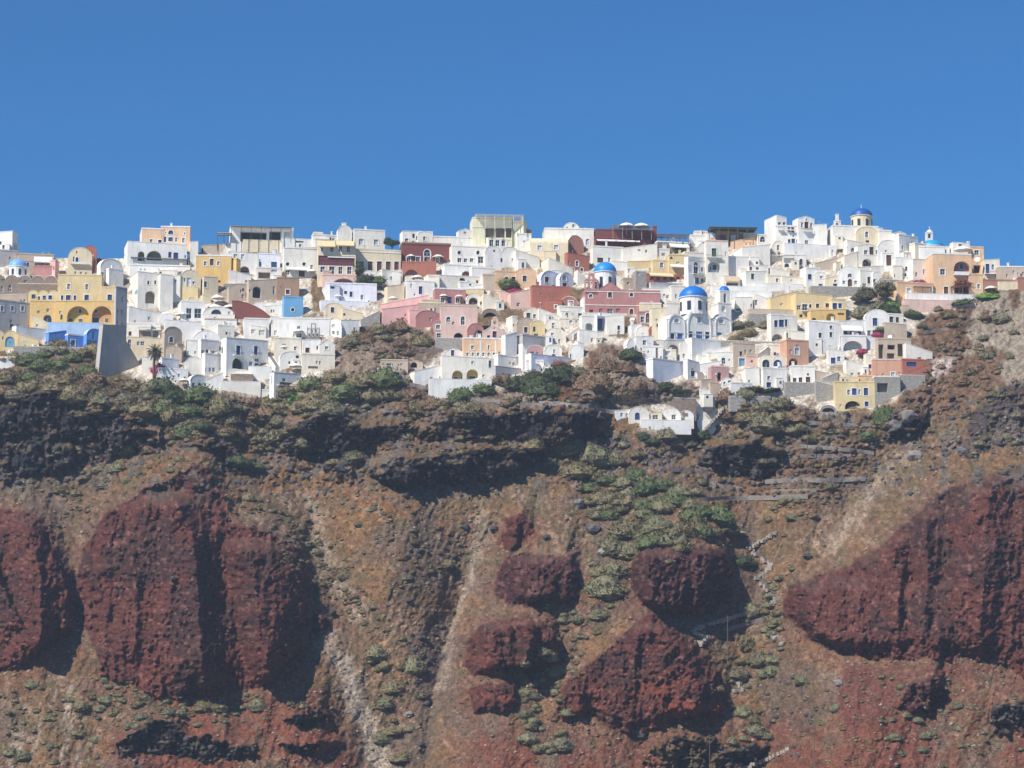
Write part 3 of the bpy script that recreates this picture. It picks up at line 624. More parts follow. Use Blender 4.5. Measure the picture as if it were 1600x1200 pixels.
            if 'T' in fl:                                                  # white surround, proud of the wall
                t = MB(); g = .22; big = [(cx + (p[0] - cx) * (1 + 2 * g / wW), max(cz + (p[1] - cz) * (1 + 2 * g / wH), 0.03)) for p in lp]
                t.add([wp(x, z, -.07) for x, z in lp] + [wp(x, z, -.07) for x, z in big] + [wp(x, z, .02) for x, z in lp] + [wp(x, z, .02) for x, z in big],
                      [(i, (i + 1) % k, k + (i + 1) % k, k + i) for i in range(k)] + [(k + i, k + (i + 1) % k, 3 * k + (i + 1) % k, 3 * k + i) for i in range(k)] + [(i, (i + 1) % k, 2 * k + (i + 1) % k, 2 * k + i) for i in range(k)])
                t.build('window_surround', plaster(COL['W']), root)
        elif it[0] == 'inset':
            _, xa, xb, za, zb, shape, fc, fl = it; q = MB()
            q.box(wp(xa, za, 1.59), ex * (xb - xa), n * .05, up * (zb - za), 0); q.box(wp(xa + .1, za + .1, 1.54), ex * (xb - xa - .2), n * .02, up * (zb - za - .2), 1)
            q.build('door' if zb - za > 1.7 else 'window', [paint(FILL['w'], .5, 'joinery'), fillmat(fc)], root)
        elif it[0] == 'side':
            _, ds, zc, w_, h_, shape, fc, fl = it; w_ = min(w_, D * .35); h_ = min(h_, h * .5); zc = min(max(zc, h_ / 2 + .3), h - h_ / 2 - .5)
            if not (w_ / 2 < ds < D - w_ / 2): ds = min(max(ds, w_ / 2 + .1), D - w_ / 2 - .1)
            ns = -ex if th >= 0 else ex; O2 = wp(wl if th >= 0 else wr, zc - h_ / 2, ds - w_ / 2); q = MB()
            q.box(O2, -n * w_, ns * .05, up * h_, 0); q.box(O2 - n * .1 + up * .1 + ns * .05, -n * (w_ - .2), ns * .015, up * (h_ - .2), 1)
            q.build('window', [paint(FILL['w'], .5, 'joinery'), fillmat(fc)], root)
        elif it[0] == 'band':
            _, xa, xb, zc, tk = it; q = MB(); q.box(wp(xa, zc - tk / 2, -.11), ex * (xb - xa), -n * .13, up * tk); q.build('cornice', plaster(COL['w'] if c != 'D' else COL['D']), root)
    for b_ in bal.split():                                                 # balconies x0,x1,ytop,ybot,colour
        q = b_.split(','); xa, zt = loc(ZX(float(q[0])), ZY(float(q[2])), -.9); xb, zb = loc(ZX(float(q[1])), ZY(float(q[3])), -.9); cc = q[4] if len(q) > 4 else 'k'; o = MB()
        o.box(wp(xa, zb, 0.02), ex * (xb - xa), n * 1.0, up * .16, 0)
        if cc == 'w': o.box(wp(xa, zb + .16, -.98 + .1), ex * (xb - xa), n * .1, up * (zt - zb - .16), 0)
        else:
            o.box(wp(xa, zt - .07, -.90), ex * (xb - xa), n * .06, up * .07, 1); k = max(int((xb - xa) / .22), 2)
            for i in range(k + 1): o.box(wp(xa + (xb - xa - .04) * i / k, zb + .16, -.91), ex * .04, n * .04, up * (zt - zb - .23), 1)
            for xx in (xa, xb - .05): o.box(wp(xx, zt - .07, 0.0), ex * .05, n * .9, up * .05, 1)
        o.build('balcony', [plaster(COL['W']), paint(FILL[cc] if cc != 'w' else FILL['w'], .5, 'railing')], root)
    for a_ in awn.split():                                                 # awnings x0,x1,ytop,ybot,colour
        q = a_.split(','); xa, zt = loc(ZX(float(q[0])), ZY(float(q[2]))); xb, zb = loc(ZX(float(q[1])), ZY(float(q[3])), -1.5); o = MB()
        A0, A1, B0, B1 = wp(xa, zt, -.03), wp(xb, zt, -.03), wp(xa, zb, -1.5), wp(xb, zb, -1.5)
        o.add([A0, A1, B1, B0] + [p + up * .05 for p in (A0, A1, B1, B0)], [(3, 2, 1, 0), (4, 5, 6, 7), (0, 1, 5, 4), (1, 2, 6, 5), (2, 3, 7, 6), (3, 0, 4, 7)])
        o.box(B0 - up * .28, B1 - B0, n * .03, up * .28)
        o.build('awning', paint({'w': (.75, .74, .70), 'y': (.68, .56, .33), 'e': (.55, .42, .28), 'r': (.33, .1, .08)}[q[4]], .8, 'canvas', .1), root)
    if cat is None and c in 'WwCEA' and W > 5.5 and h > 3.2 and hrnd.random() < .55 and 'blank' not in label and 'plain' not in label:
        bw, bh, bd = hrnd.uniform(.22, .42) * W, hrnd.uniform(.32, .55) * h, hrnd.uniform(.9, 1.6)            # a low porch or annex against the front
        for _ in range(12):
            bx = hrnd.uniform(wl + .1, wr - bw - .1)
            if all(bx + bw + .2 < u0 or bx - .2 > u1 or v0 > bh + .25 for u0, u1, v0, v1 in used):
                o = MB(); o.box(wp(bx, -ext, -bd), ex * bw, -n * (bd - .01), up * (ext + bh)); o.box(wp(bx - .08, bh, -bd - .08), ex * (bw + .16), -n * (bd + .06), up * .14); ax_ = o.build('annex', plaster(hrnd.choice(WHITES)) if c in 'Ww' else wm, root)
                o = MB(); ww = min(.9, bw * .4); wx = bx + hrnd.uniform(.2, max(.21, bw - ww - .2)); wz = hrnd.choice((.02, bh * .35)); wh = min(bh - wz - .3, 1.9 if wz < .1 else 1.0)
                if wh > .5: o.box(wp(wx, wz, -bd - .03), ex * ww, -n * .03, up * wh, 0); o.box(wp(wx + .1, wz + .1, -bd - .045), ex * (ww - .2), -n * .02, up * (wh - .2), 1); o.build('door' if wz < .1 else 'window', [paint(FILL['w'], .5, 'joinery'), fillmat(hrnd.choice('kkkbn'))], ax_)
                break
    if roof in ('f', 's') and cat is None and W > 4 and hrnd.random() < .3:
        o = MB(); xc = hrnd.uniform(wl + .6, wr - .6); hm = hrnd.uniform(1.0, 1.9); o.tube(wp(xc, h - .8, 1.2), wp(xc, h + hm, 1.2), .06, .05, 5)
        for q in (.72, .86, .97): o.box(wp(xc - .45, h + hm * q, 1.2), ex * .9, -n * .05, up * .05)
        o.build('aerial', paint((.25, .25, .25), .5, 'iron'), root)
    if roof == 'f' and not chim and cat is None and W > 4 and hrnd.random() < .6:
        for _ in range(hrnd.choice((1, 1, 2))):
            o = MB(); xc = hrnd.uniform(wl + .8, wr - .8); w_ = hrnd.uniform(.5, .9); hh_ = hrnd.uniform(.8, 1.9); dd_ = hrnd.uniform(.6, max(.7, D - 1.6)); o.box(wp(xc - w_ / 2, h - .1, dd_), ex * w_, -n * w_, up * hh_); o.box(wp(xc - w_ / 2 - .08, h - .1 + hh_, dd_ - .08), ex * (w_ + .16), -n * (w_ + .16), up * .16)
            o.build('chimney', rm, root)
    for c_ in chim.split():                                                # chimneys x,ytop,ybot,w
        q = [float(t) for t in c_.split(',')]; xa, zb = loc(ZX(q[0]), ZY(q[2]), 1.5); _, zt = loc(ZX(q[0]), ZY(q[1]), 1.5); w_ = q[3] / Z.k * mpp; o = MB(); zb = min(zb, h - .3)
        o.box(wp(xa - w_ / 2, zb, 1.5), ex * w_, -n * w_, up * (zt - zb - .2)); o.box(wp(xa - w_ / 2 - .1, zt - .2, 1.4), ex * (w_ + .2), -n * (w_ + .2), up * .2)
        o.build('chimney', rm, root)
    if dome:                                                               # x0,x1,ytop,yspring,ybase,colour,offset back, cross?
        dx0, dx1, dt, ds_, db, dc, off = dome[:7]; xa, zs = loc(ZX(dx0), ZY(ds_), off); xb, zb = loc(ZX(dx1), ZY(db), off); _, zt = loc(ZX(dx0), ZY(dt), off)
        r_ = (xb - xa) / 2; cc = wp((xa + xb) / 2, 0, off); zb = min(zb, h - .3); o = MB(); dh = zt - zs
        o.lathe(cc, [(r_ * .96, zb), (r_ * .96, zs - .25), (r_ * 1.03, zs - .2), (r_ * 1.03, zs)], 12 if r_ < 3 else 20); dr = o.build('drum', plaster(COL[dome[8]] if len(dome) > 8 else COL['W']), root)
        for i in range(8):
            an = 2 * math.pi * (i + .5) / 8 - math.pi / 2; dv = Vector((math.cos(an), math.sin(an), 0)); tv = Vector((-dv.y, dv.x, 0)); w_ = r_ * .26; hh_ = (zs - zb) * .5; o = MB()
            if dv.y < .3:
                o.box(cc + dv * (r_ * .965) + up * (zb + (zs - zb) * .22) - tv * w_ / 2, tv * w_, dv * .06, up * hh_); o.build('arched_window', glass(), root)
        o = MB(); o.lathe(cc, [(r_ * math.cos(t), zs + dh * math.sin(t)) for t in [math.pi / 2 * i / 9 * .985 for i in range(10)]], 28)
        dm = o.build('dome', paint(dc, .45, 'dome_paint', .35), root, True)
        o = MB(); o.lathe(cc, [(.16, zt - .06), (.16, zt + .22), (.05, zt + .3)], 8); o.box(cc + up * (zt + .25) - ex * .05, ex * .1, -n * .1, up * .95); o.box(cc + up * (zt + .75) - ex * .3, ex * .6, -n * .1, up * .1)
        o.build('cross', paint((.75, .75, .74), .5), root)
    if belfry: BELL(root, loc, wp, ex, n, up, belfry, wm)
    return root
def BELL(root, loc, wp, ex, n, up, b, wm):
    """bell gable x0,x1,ytop,ybase,n openings,offset back"""
    xa, zb = loc(ZX(b[0]), ZY(b[3]), b[5]); xb, zt = loc(ZX(b[1]), ZY(b[2]), b[5]); k = b[4]; W = xb - xa; Hh = zt - zb
    lw = W / k; hz = zb + Hh * .62; loops = [[(xa, zb - 1.0), (xb, zb - 1.0), (xb, hz), (xa + W * .72, hz + Hh * .12), (xa + W * .72, zt - .3), ((xa + xb) / 2, zt), (xa + W * .28, zt - .3), (xa + W * .28, hz + Hh * .12), (xa, hz)]]
    for i in range(k):
        c0, c1 = xa + lw * (i + .22), xa + lw * (i + .78); r_ = (c1 - c0) / 2; loops.append([(c0, zb + Hh * .12), (c1, zb + Hh * .12)] + arc(c0, c1, hz - r_ - .12, r_, 8))
    c0, c1 = xa + W * .4, xa + W * .6; r_ = (c1 - c0) / 2; loops.append([(c0, hz + .15), (c1, hz + .15)] + arc(c0, c1, max(zt - r_ - .7, hz + .25), r_, 8))
    vs = [Vector((x, z, 0)) for lp in loops for x, z in lp]; tr = tessellate_polygon([[Vector((x, z, 0)) for x, z in lp] for lp in loops]); o = MB()
    for d in (b[5], b[5] + .7): o.add([wp(p.x, p.y, d) for p in vs], [tuple(t) for t in tr])
    for lp in loops:
        m = len(lp); o.add([wp(x, z, b[5]) for x, z in lp] + [wp(x, z, b[5] + .7) for x, z in lp], [(i, (i + 1) % m, m + (i + 1) % m, m + i) for i in range(m)])
    bf = o.build('bell_gable', wm, root)
    for i in range(k):
        cc = wp(xa + lw * (i + .5), 0, b[5] + .35); zz = hz - lw * .3; o = MB(); q = lw * .17
        o.lathe(cc, [(q, zz - 2.4 * q), (q * .75, zz - 1.6 * q), (q * .55, zz - .6 * q), (.03, zz)], 10); o.build('bell', paint((.16, .11, .05), .4, 'bronze', .5, .8), bf)
def TW(c, x0, x1, yt, yb, label, th=8, **k):
    """terrace or retaining wall with its terrace behind it"""
    k.setdefault('dep', 3.0); k.setdefault('roof', 't')
    return H(c, x0, x1, yt, yb, th, win=k.pop('win', ''), label=label, name=k.pop('name', 'terrace_wall'), cat=k.pop('cat', 'wall'), s=k.pop('s', 0), **k)
def PARASOL(x, y, w, h, label, group='white parasols on the terraces', c='w'):
    """x, y the tip; w canopy width; h height to the terrace"""
    X, T, Bm = ZX(x), ZY(y), ZY(y + h); Y = terr(X, Bm) - 1.6; p = Vector(unproj(X, Bm, Y)); m = Y / FPX; r = w / Z.k * m / 2; hh = max(h / Z.k * m, 2.2)
    root = empty('parasol', p, label, 'parasol', group); o = MB(); o.tube(p - Vector((0, 0, 1.5)), p + Vector((0, 0, hh - .1)), .05); o.build('pole', paint((.6, .58, .55)), root)
    o = MB(); n = 8; tip = p + Vector((0, 0, hh)); a0 = random.random()
    rim = [p + Vector((r * math.cos(a0 + 2 * math.pi * i / n), r * math.sin(a0 + 2 * math.pi * i / n), hh - r * .42)) for i in range(n)]; mid = [p + Vector((r * .55 * math.cos(a0 + 2 * math.pi * i / n), r * .55 * math.sin(a0 + 2 * math.pi * i / n), hh - r * .16)) for i in range(n)]
    low = [q - Vector((0, 0, .22)) for q in rim]
    o.add([tip] + mid + rim + low, [(0, 1 + i, 1 + (i + 1) % n) for i in range(n)] + [(1 + i, 9 + i, 9 + (i + 1) % n, 1 + (i + 1) % n) for i in range(n)] + [(9 + i, 17 + i, 17 + (i + 1) % n, 9 + (i + 1) % n) for i in range(n)])
    o.build('canopy', paint({'w': (.74, .72, .66), 'o': (.6, .3, .12), 'y': (.66, .55, .25)}[c], .8, 'canvas', .1), root); return root
def PERGOLA(x0, x1, yt, yb, label, c=(.25, .19, .14), th=8, dep=3.5, posts=4, dy=-3.0, rc=None):
    X0, X1, T, Bm = ZX(x0), ZX(x1), ZY(yt), ZY(yb); Y = terr((X0 + X1) / 2, Bm) + dy; m = Y / FPX; p = Vector(unproj((X0 + X1) / 2, Bm, Y)); W = (X1 - X0) * m; h = (Bm - T) * m; a = R(th)
    n = Vector((math.sin(a), -math.cos(a), 0)); ex = Vector((math.cos(a), math.sin(a), 0)); up = Vector((0, 0, 1)); root = empty('pergola', p, label, 'pergola'); mt = paint(c, .7, 'timber', .2)
    for i in range(posts):
        x = -W / 2 + (W - .16) * i / (posts - 1)
        for d in (0, dep):
            o = MB(); o.box(p + ex * x - n * d - up * 2.5, ex * .16, -n * .16, up * (h + 2.5 - .2)); o.build('post', mt, root)
    for d in (0, dep): o = MB(); o.box(p + ex * (-W / 2 - .2) - n * d + up * (h - .2), ex * (W + .4), -n * .16, up * .2); o.build('beam', mt, root)
    o = MB(); k = max(int(W / .35), 3)
    for i in range(k + 1): o.box(p + ex * (-W / 2 + W * i / k) + n * .3 + up * (h + .003), ex * (.16 if rc is None else W / k * .97), -n * (dep + .7), up * .1)
    o.build('slats', mt if rc is None else paint(rc, .8, 'canvas', .1), root)
def STAIRS(x0, y0, x1, y1, w, label, c='W'):
    """flight up the hillside from (x0,y0) to (x1,y1), with a low wall on either side"""
    a, b = G(ZX(x0), ZY(y0)), G(ZX(x1), ZY(y1)); a.y -= .8; b.y -= .8; d = b - a; n = max(int(abs(d.z) / .28), 3); fl = Vector((d.x, d.y, 0)); L_ = fl.length; e = fl / L_; sd = Vector((-e.y, e.x, 0)); m = a.y / FPX; wd_ = w / Z.k * m
    if sd.y > 0: sd = -sd
    root = empty('staircase', a, label, 'staircase'); o = MB(); up = Vector((0, 0, 1))
    for i in range(n): o.box(a + d * (i / n) - up * 2.0, e * (L_ / n), sd * wd_, up * (2.0 + abs(d.z) / n))
    o.build('steps', plaster(COL['X']), root)
    for k in (0, 1):
        o = MB(); q = sd * (wd_ * k + (.0 if k else -.3)); A0, B0 = a + q - up * 1.5, b + q - up * 1.5; vs = []
        for P_ in (A0, B0): vs += [P_, P_ + sd * .28, P_ + sd * .28 + up * 1.75, P_ + up * 1.75]
        o.add(vs, [(0, 1, 2, 3), (7, 6, 5, 4), (0, 4, 5, 1), (1, 5, 6, 2), (2, 6, 7, 3), (3, 7, 4, 0)]); o.build('side_wall', plaster(COL[c]), root)
# ------------------------------------------------------------------ the village, west end first (coordinates read off enlargements of the photo)
K_ = 3.871
BLUE, SEA, SKYB = (.004, .15, .50), (.02, .26, .50), (.16, .38, .70)
zoom(0, 330, K_)
H('W', -60, 85, 122, 300, -6, label='tall white cube block on the skyline at the far left edge')
H('w', -70, 104, 206, 275, 4, label='low white parapet house with a rooftop urn, left of the small blue dome', chim='55,180,215,10', win='72,228,12,16,rk')
H('G', -70, 104, 240, 330, 14, label='grey walled house under the low white parapet house', win='60,285,14,18,rk')
H('E', 60, 325, 262, 345, 10, label='long tan house with canvas shades behind the small blue dome', win='R225,310,4,318,16,20,rk', awn='205,318,275,308,w')
H('F', 203, 330, 335, 425, 6, label='dusty red terrace house right of the small blue dome')
H('P', 300, 345, 300, 425, -8, label='narrow orange pink gable wall beside the tall cream vaulted house', win='325,345,10,22,ak', dep=4)
H('K', -60, 345, 388, 500, 5, 'v5', rc='W', label='low chapel with white vaults and a small pale blue dome', name='domed_chapel', cat='chapel', rise=34, win='60,465,24,44,ak 12,470,18,36,ak 190,460,20,30,ak 20,410,22,22,oe 155,425,20,20,oe', dome=(50, 165, 290, 336, 392, SKYB, 4.5))
H('K', 95, 345, 440, 505, 4, label='dark brown rubble wall below the small blue dome chapel', name='retaining_wall', cat='wall', roof='t', dep=2, dy=-1)
H('E', -60, 165, 500, 560, 8, label='stone coloured terrace house under the dark brown rubble wall', win='148,545,16,26,ak 50,545,14,22,rk', rc='w')
H('C', 318, 555, 220, 392, 12, 'v', s=92, label='tall cream vaulted house with a balcony door above the yellow arcade building', rise=62, win='466,296,18,36,abT 446,290,10,30,rk 464,248,10,18,ak 456,374,13,20,rk 490,374,13,16,rk 520,378,13,16,rk', bal='428,545,305,322,w')
H('T', 482, 582, 208, 392, 10, 'v', label='narrow red brown vaulted house beside the tall cream vaulted house', rise=44, win='535,280,13,26,rkT 558,280,10,26,rkT 533,240,12,16,ap', dy=1.5)
H('W', 578, 742, 288, 448, 18, 'v', s=20, label='white round gabled house with two square windows right of the red brown vault', rise=58, win='620,381,18,24,rkT 660,383,18,24,rkT 598,440,12,14,rk')
H('W', 640, 745, 355, 470, 14, label='plain white box house between the yellow building and the white terrace', dy=-.5)
# the big yellow building
H('Y', 345, 612, 388, 575, 4, label='big yellow building with white framed windows, its upper storeys', name='yellow_building', cat='building', win='415,456,18,34,rkT 525,458,18,34,rkT 376,525,15,32,rbT 413,525,30,34,rbT 453,525,15,32,rbT 524,522,28,32,rbT', s=0, dep=9)
H('Y', 168, 348, 480, 575, 3, 'v3', label='yellow wing with three shallow vaults and blue windows, left of the yellow building', rise=22, win='203,516,24,26,rb 234,526,17,22,rbT 268,523,20,26,rbT 304,522,24,26,rbT', s=0, dy=-1)
H('Y', 612, 712, 462, 575, 4, label='yellow right hand block with one blue window above the orange arch', win='664,522,28,36,rbT 640,456,16,10,rk', s=0, dy=-1.2)
H('y', 332, 692, 545, 690, 2, label='deep yellow arcade with two large arches above the blue house', name='yellow_arcade', cat='building', s=0, dy=-3, dep=4,
  win='472,622,134,96,ayD 615,624,120,100,aoD 364,612,12,18,rk 372,640,14,30,ag 485,605,22,26,rkI 428,660,30,24,rgI 487,660,30,24,rgI 580,605,22,24,rkI 580,660,44,36,rkI 645,660,26,30,rgI')
H('y', 178, 335, 545, 690, 2, label='golden yellow lower wing with a dark arch, left of the arcade', s=0, dy=-2.6, win='290,600,18,22,rk 234,610,18,20,rk 288,655,56,56,ak')
H('G', 690, 762, 464, 850, 42, 'f', label='tall grey side wall with small windows, right of the yellow building', name='grey_side_wing', cat='building', s=4, win='740,535,9,36,rk 712,608,8,30,rk 738,612,9,34,rk 710,680,8,46,rk 742,698,9,56,rk', dy=-3.5, dep=1.0)
H('Q', 590, 850, 690, 960, 46, 'q', poly=[(862, 1000), (846, 930), (800, 850), (764, 790), (762, 692), (624, 688)], label='huge grey plastered bastion below the grey side wing', name='bastion', cat='wall', s=0, dep=1.8, dy=-3, ext=6)
H('L', 285, 625, 676, 770, 4, label='pale blue retaining wall under the yellow arcade', name='retaining_wall', cat='wall', roof='t', dep=3, dy=-2, s=0)
H('B', 272, 400, 716, 822, 4, 's', rise=-28, label='royal blue house with a little round window, left end of the blue row', s=0, win='346,775,24,24,op 340,805,16,20,rp 358,805,12,18,rp', dy=-5)
H('B', 392, 504, 752, 822, 4, label='low royal blue house with a white framed window and white roof edge', rc='W', s=0, win='442,796,26,34,rkT', dy=-5.6)
H('B', 504, 622, 712, 822, 4, 'v', label='royal blue vaulted house with a turquoise doorway, right end of the blue row', rise=40, rc='L', s=0, win='565,750,18,44,at 555,800,62,32,rt', dy=-5.2)
H('G', -60, 225, 552, 722, 8, label='mauve grey house with two rows of small square windows at the left edge', win='R14,137,3,588,18,28,rkT 66,664,18,22,rk 104,700,22,30,rk 178,702,20,28,rk 70,696,20,26,rm', s=0)
H('E', -60, 122, 530, 566, 8, roof='t', label='flat pinkish roof terrace above the mauve grey house', s=0, rc='p')
H('C', 195, 300, 628, 720, 10, 's', rise=55, label='cream house with a sloping stair parapet, left of the blue row', win='225,690,14,18,rk 232,655,12,14,rk', s=0, dy=-1)
H('W', 60, 280, 705, 800, 6, label='grey white terrace wall left of the blue row', name='terrace_wall', cat='wall', roof='t', dep=3, s=0)
H('W', -60, 56, 668, 722, 6, label='small white house with three windows at the left edge', win='8,640,12,14,rk', s=0, dy=-1)
H('Y', -60, 105, 722, 838, 6, 'v2', label='yellow vaulted house with a pale blue arch at the left edge', rise=30, win='60,790,58,62,at', s=0, dy=-1)
H('Y', 105, 235, 745, 832, 5, 's', rise=35, label='small yellow lean-to house left of the white stairs', win='152,815,12,14,rk', s=0, dy=-1.5)
STAIRS(240, 840, 205, 770, 26, 'white stairs climbing past the small yellow lean-to house')
TW('W', -60, 92, 880, 945, 'curved white terrace wall with pinkish side at the far left edge', dy=-1)
TW('X', 80, 560, 822, 868, 'low whitish retaining wall above the green shrubs at the left', dy=-1)
PARASOL(12, 878, 62, 46, 'orange striped parasol on the white terrace at the far left edge', None, 'o')

zoom(180, 330, K_)
H('A', 88, 292, 108, 222, 14, label='peach house with white trim and dark blue doors on the skyline', s=70, sidec='W', win='218,184,20,32,rkT 270,190,22,34,rbT 108,160,10,20,rkS 132,184,9,26,rkS', rc='W')
H('A', 274, 452, 96, 200, 8, label='peach house with arched top window beside the white trimmed skyline house', s=0, rc='W', win='302,170,14,34,rbT 335,170,28,26,rbT 336,128,30,26,abT 370,172,16,28,rkT 413,176,17,30,rkT 420,135,10,14,rpT 305,130,8,12,rpT', dy=1)
H('W', -10, 432, 190, 368, 14, label='long white house with shaded arches below the peach skyline houses', s=82, win='157,272,42,56,aeD 236,268,92,54,aeD 331,264,20,34,rb 367,270,30,38,rb 424,276,10,20,rk 42,295,18,10,reS')
H('w', 430, 500, 182, 330, 10, label='narrow cream white house beside the ruined wall', win='450,290,10,18,rk')
H('E', 500, 700, 196, 280, 8, 's', rise=-16, label='ruined stone wall with broken top above the orange house', win='517,240,30,34,akD', name='ruined_house')
H('w', 636, 700, 188, 262, 8, 'g', label='white gabled ruin beside the white hotel terraces')
PERGOLA(92, 448, 284, 338, 'long pergola shading the white terrace below the arches', (.30, .33, .34), 12, posts=6, rc=(.18, .18, .17))
H('W', 88, 452, 330, 392, 12, label='white terrace house with purple shadow under the long pergola', s=0, win='R155,180,2,352,8,10,rk 395,375,18,22,rk 264,352,8,8,rp', dy=-1.5)
H('w', 45, 345, 372, 585, 15, label='broad cream white house with a big arched porch and stair parapet', s=90, win='200,432,12,22,rnT 242,430,12,22,rnT 212,520,62,72,aeD 366,422,10,16,rn 155,468,26,26,rtS 60,465,10,14,rkS 85,500,34,30,reS')
H('w', 182, 290, 368, 425, 12, 'v', label='white vault roof behind the broad cream white house', dy=1, win='300,380,20,18,ak')
H('w', 262, 348, 384, 590, 18, 's', rise=70, label='cream buttress wall beside the big arched porch', dep=3, s=8, dy=-2)
H('w', 335, 392, 385, 550, 10, label='narrow white house between the buttress and the cream vault', win='364,422,12,18,rk')
H('C', 386, 516, 356, 528, 12, 'v', s=6, label='cream vaulted house with a white door and yellow porch', rise=60, win='444,428,26,54,rwT 450,508,20,22,rn', dy=-.5)
TW('Y', 388, 500, 458, 525, 'yellow porch wall under the cream vaulted house', dy=-2)
H('C', 514, 622, 396, 515, 22, label='cream box house with a teal shuttered window', s=20, win='544,442,22,34,rgT')
H('C', 505, 580, 508, 562, 10, label='low cream box under the cream house with teal shutters')
H('y', 478, 700, 270, 452, 8, label='bright orange house with a white roof terrace', s=8, name='orange_house', win='545,316,18,26,rkT 584,308,24,40,rnT 624,316,16,24,rkT 630,425,14,14,rn 616,430,8,14,rn', rc='W')
H('y', 696, 745, 290, 440, -20, label='orange side wing at the right of the bright orange house', name='orange_house', s=14)
TW('W', 488, 692, 254, 285, 'white rooftop parapet of the bright orange house', dy=2, dep=4)
PARASOL(622, 506, 84, 46, 'cream parasol beside the cream box house with teal shutters')
PARASOL(604, 560, 96, 44, 'wide cream parasol left of the dark red canopy')
PARASOL(690, 564, 92, 42, 'cream parasol touching the left end of the dark red canopy')
PARASOL(312, 604, 80, 44, 'white parasol in front of the broad cream white house')
PARASOL(404, 606, 84, 46, 'white parasol left of the little white pergola house')
PARASOL(412, 1014, 64, 40, 'cream parasol on the lowest white terrace beside the bougainvillea')
H('C', 395, 545, 522, 565, 10, 'v2', label='cream double vault roof below the cream vaulted house', rise=24, dy=1)
H('W', 338, 545, 548, 672, 14, label='white house with a dark doorway and slim pergola posts', s=60, win='446,618,34,62,rk 500,618,44,58,rk 495,640,10,10,rp')
H('w', 528, 722, 580, 668, 10, 'v', rise=50, label='grey white vaulted house with a dark round arch', s=0, win='612,624,70,60,ak')
TW('W', 520, 722, 626, 670, 'white terrace wall in front of the dark round arch', dy=-2)
H('W', 60, 268, 582, 690, 12, 's', rise=30, label='white house with a folded sunlit roof left of the two white parasols', s=20, win='205,648,12,20,rk 120,668,12,16,rk')
TW('W', 270, 350, 622, 690, 'white terrace block under the left white parasol')
H('w', 70, 272, 680, 770, 8, label='cream terrace house with a dark balcony opening behind the palm', win='90,740,18,26,rn 180,745,72,38,re 245,745,34,40,re', s=0, bal='140,280,700,718,k')
H('C', 72, 272, 762, 875, 8, label='cream house with small dark windows just above the palm', win='140,800,18,24,rk 165,800,24,24,rk 85,800,26,50,ak', s=0, dy=-1.5)
H('E', 275, 402, 700, 900, 6, 'v', rise=42, label='grey beige house with a rounded top and two arched windows right of the palm', win='340,776,26,32,akT 344,878,26,32,ak', s=4, dy=-1.5)
TW('E', 296, 402, 816, 905, 'grey beige porch vault at the foot of the rounded house', roof='v', rise=36, dy=-3, win='344,878,26,32,ak')
H('W', 280, 520, 660, 785, 10, label='blank white house wall in the middle of the left village', s=20)
H('W', 470, 640, 722, 800, 6, 'v', rise=70, label='blank white vault in front of the blank white house wall', s=0)
H('w', 560, 720, 694, 778, 16, label='cream white house with one tiny window behind the blue balcony house', s=60, win='674,738,12,16,rn')
H('W', 540, 735, 655, 710, 12, label='low cream white house with a flat brown roof line', s=0, dy=.5, rc='E')
H('W', 720, 930, 652, 770, 12, label='white house with a tall pale window above the blue balcony house', s=60, win='835,728,28,30,rpT 890,735,40,38,re')
H('W', 402, 500, 782, 870, 8, label='small white stepped house left of the four windowed white house', s=30, win='440,855,12,18,rk 484,855,12,18,rk')
H('W', 498, 628, 784, 868, 8, label='white house with two windows and a brown door above the white vault', s=0, win='526,853,22,26,rkT 560,858,26,38,rnT 593,855,18,20,rkT')
H('w', 425, 530, 880, 985, 8, 'v', rise=48, label='cream white vault with a blank rounded front', s=0)
H('W', 522, 652, 868, 978, 8, label='white house with a row of four dark windows', s=0, win='544,958,16,26,rk 573,958,16,26,rk 595,958,18,26,rk 640,956,14,24,rk')
H('W', 434, 558, 990, 1075, 8, 'v', rise=42, label='lowest white vaulted house with three dark windows above the shrubs', s=0, win='474,1052,20,28,rk 510,1052,20,28,rk 546,1052,16,24,rk')
TW('W', 552, 650, 975, 1075, 'white sloping garden wall right of the lowest white vault', roof='s', rise=-50)
H('W', 632, 922, 770, 962, 14, label='white house with two blue balcony doors and a brown arch', s=34, rc='W', win='745,842,26,54,rbT 851,842,24,50,rbT 745,920,74,60,akD 820,922,20,24,rk 856,900,26,18,rk 856,934,26,26,rb 888,934,22,32,rk 648,840,10,40,rkS', bal='722,780,848,876,b 830,888,850,878,b')
H('V', 262, 386, 895, 968, 10, label='pale blue house beside the bougainvillea', s=20, win='300,940,10,14,rk')
H('W', 256, 440, 955, 1030, 8, label='white house under the pale blue house and the bougainvillea', s=0, win='312,1008,14,22,rk 330,1010,14,18,rk')
H('W', 160, 225, 880, 985, 8, label='little white house front with blue posts just left of the palm trunk', s=0, win='150,900,10,40,rb')
H('W', 690, 840, 960, 1010, 10, 'v', rise=30, label='white vault over the brown stone arch at the foot of the left village', s=0)
TW('K', 700, 835, 985, 1040, 'dark brown stone wall at the foot of the left village', dy=-1)
TW('w', 640, 880, 1030, 1085, 'rough whitewashed garden wall below the dark brown stone wall', dy=-1)

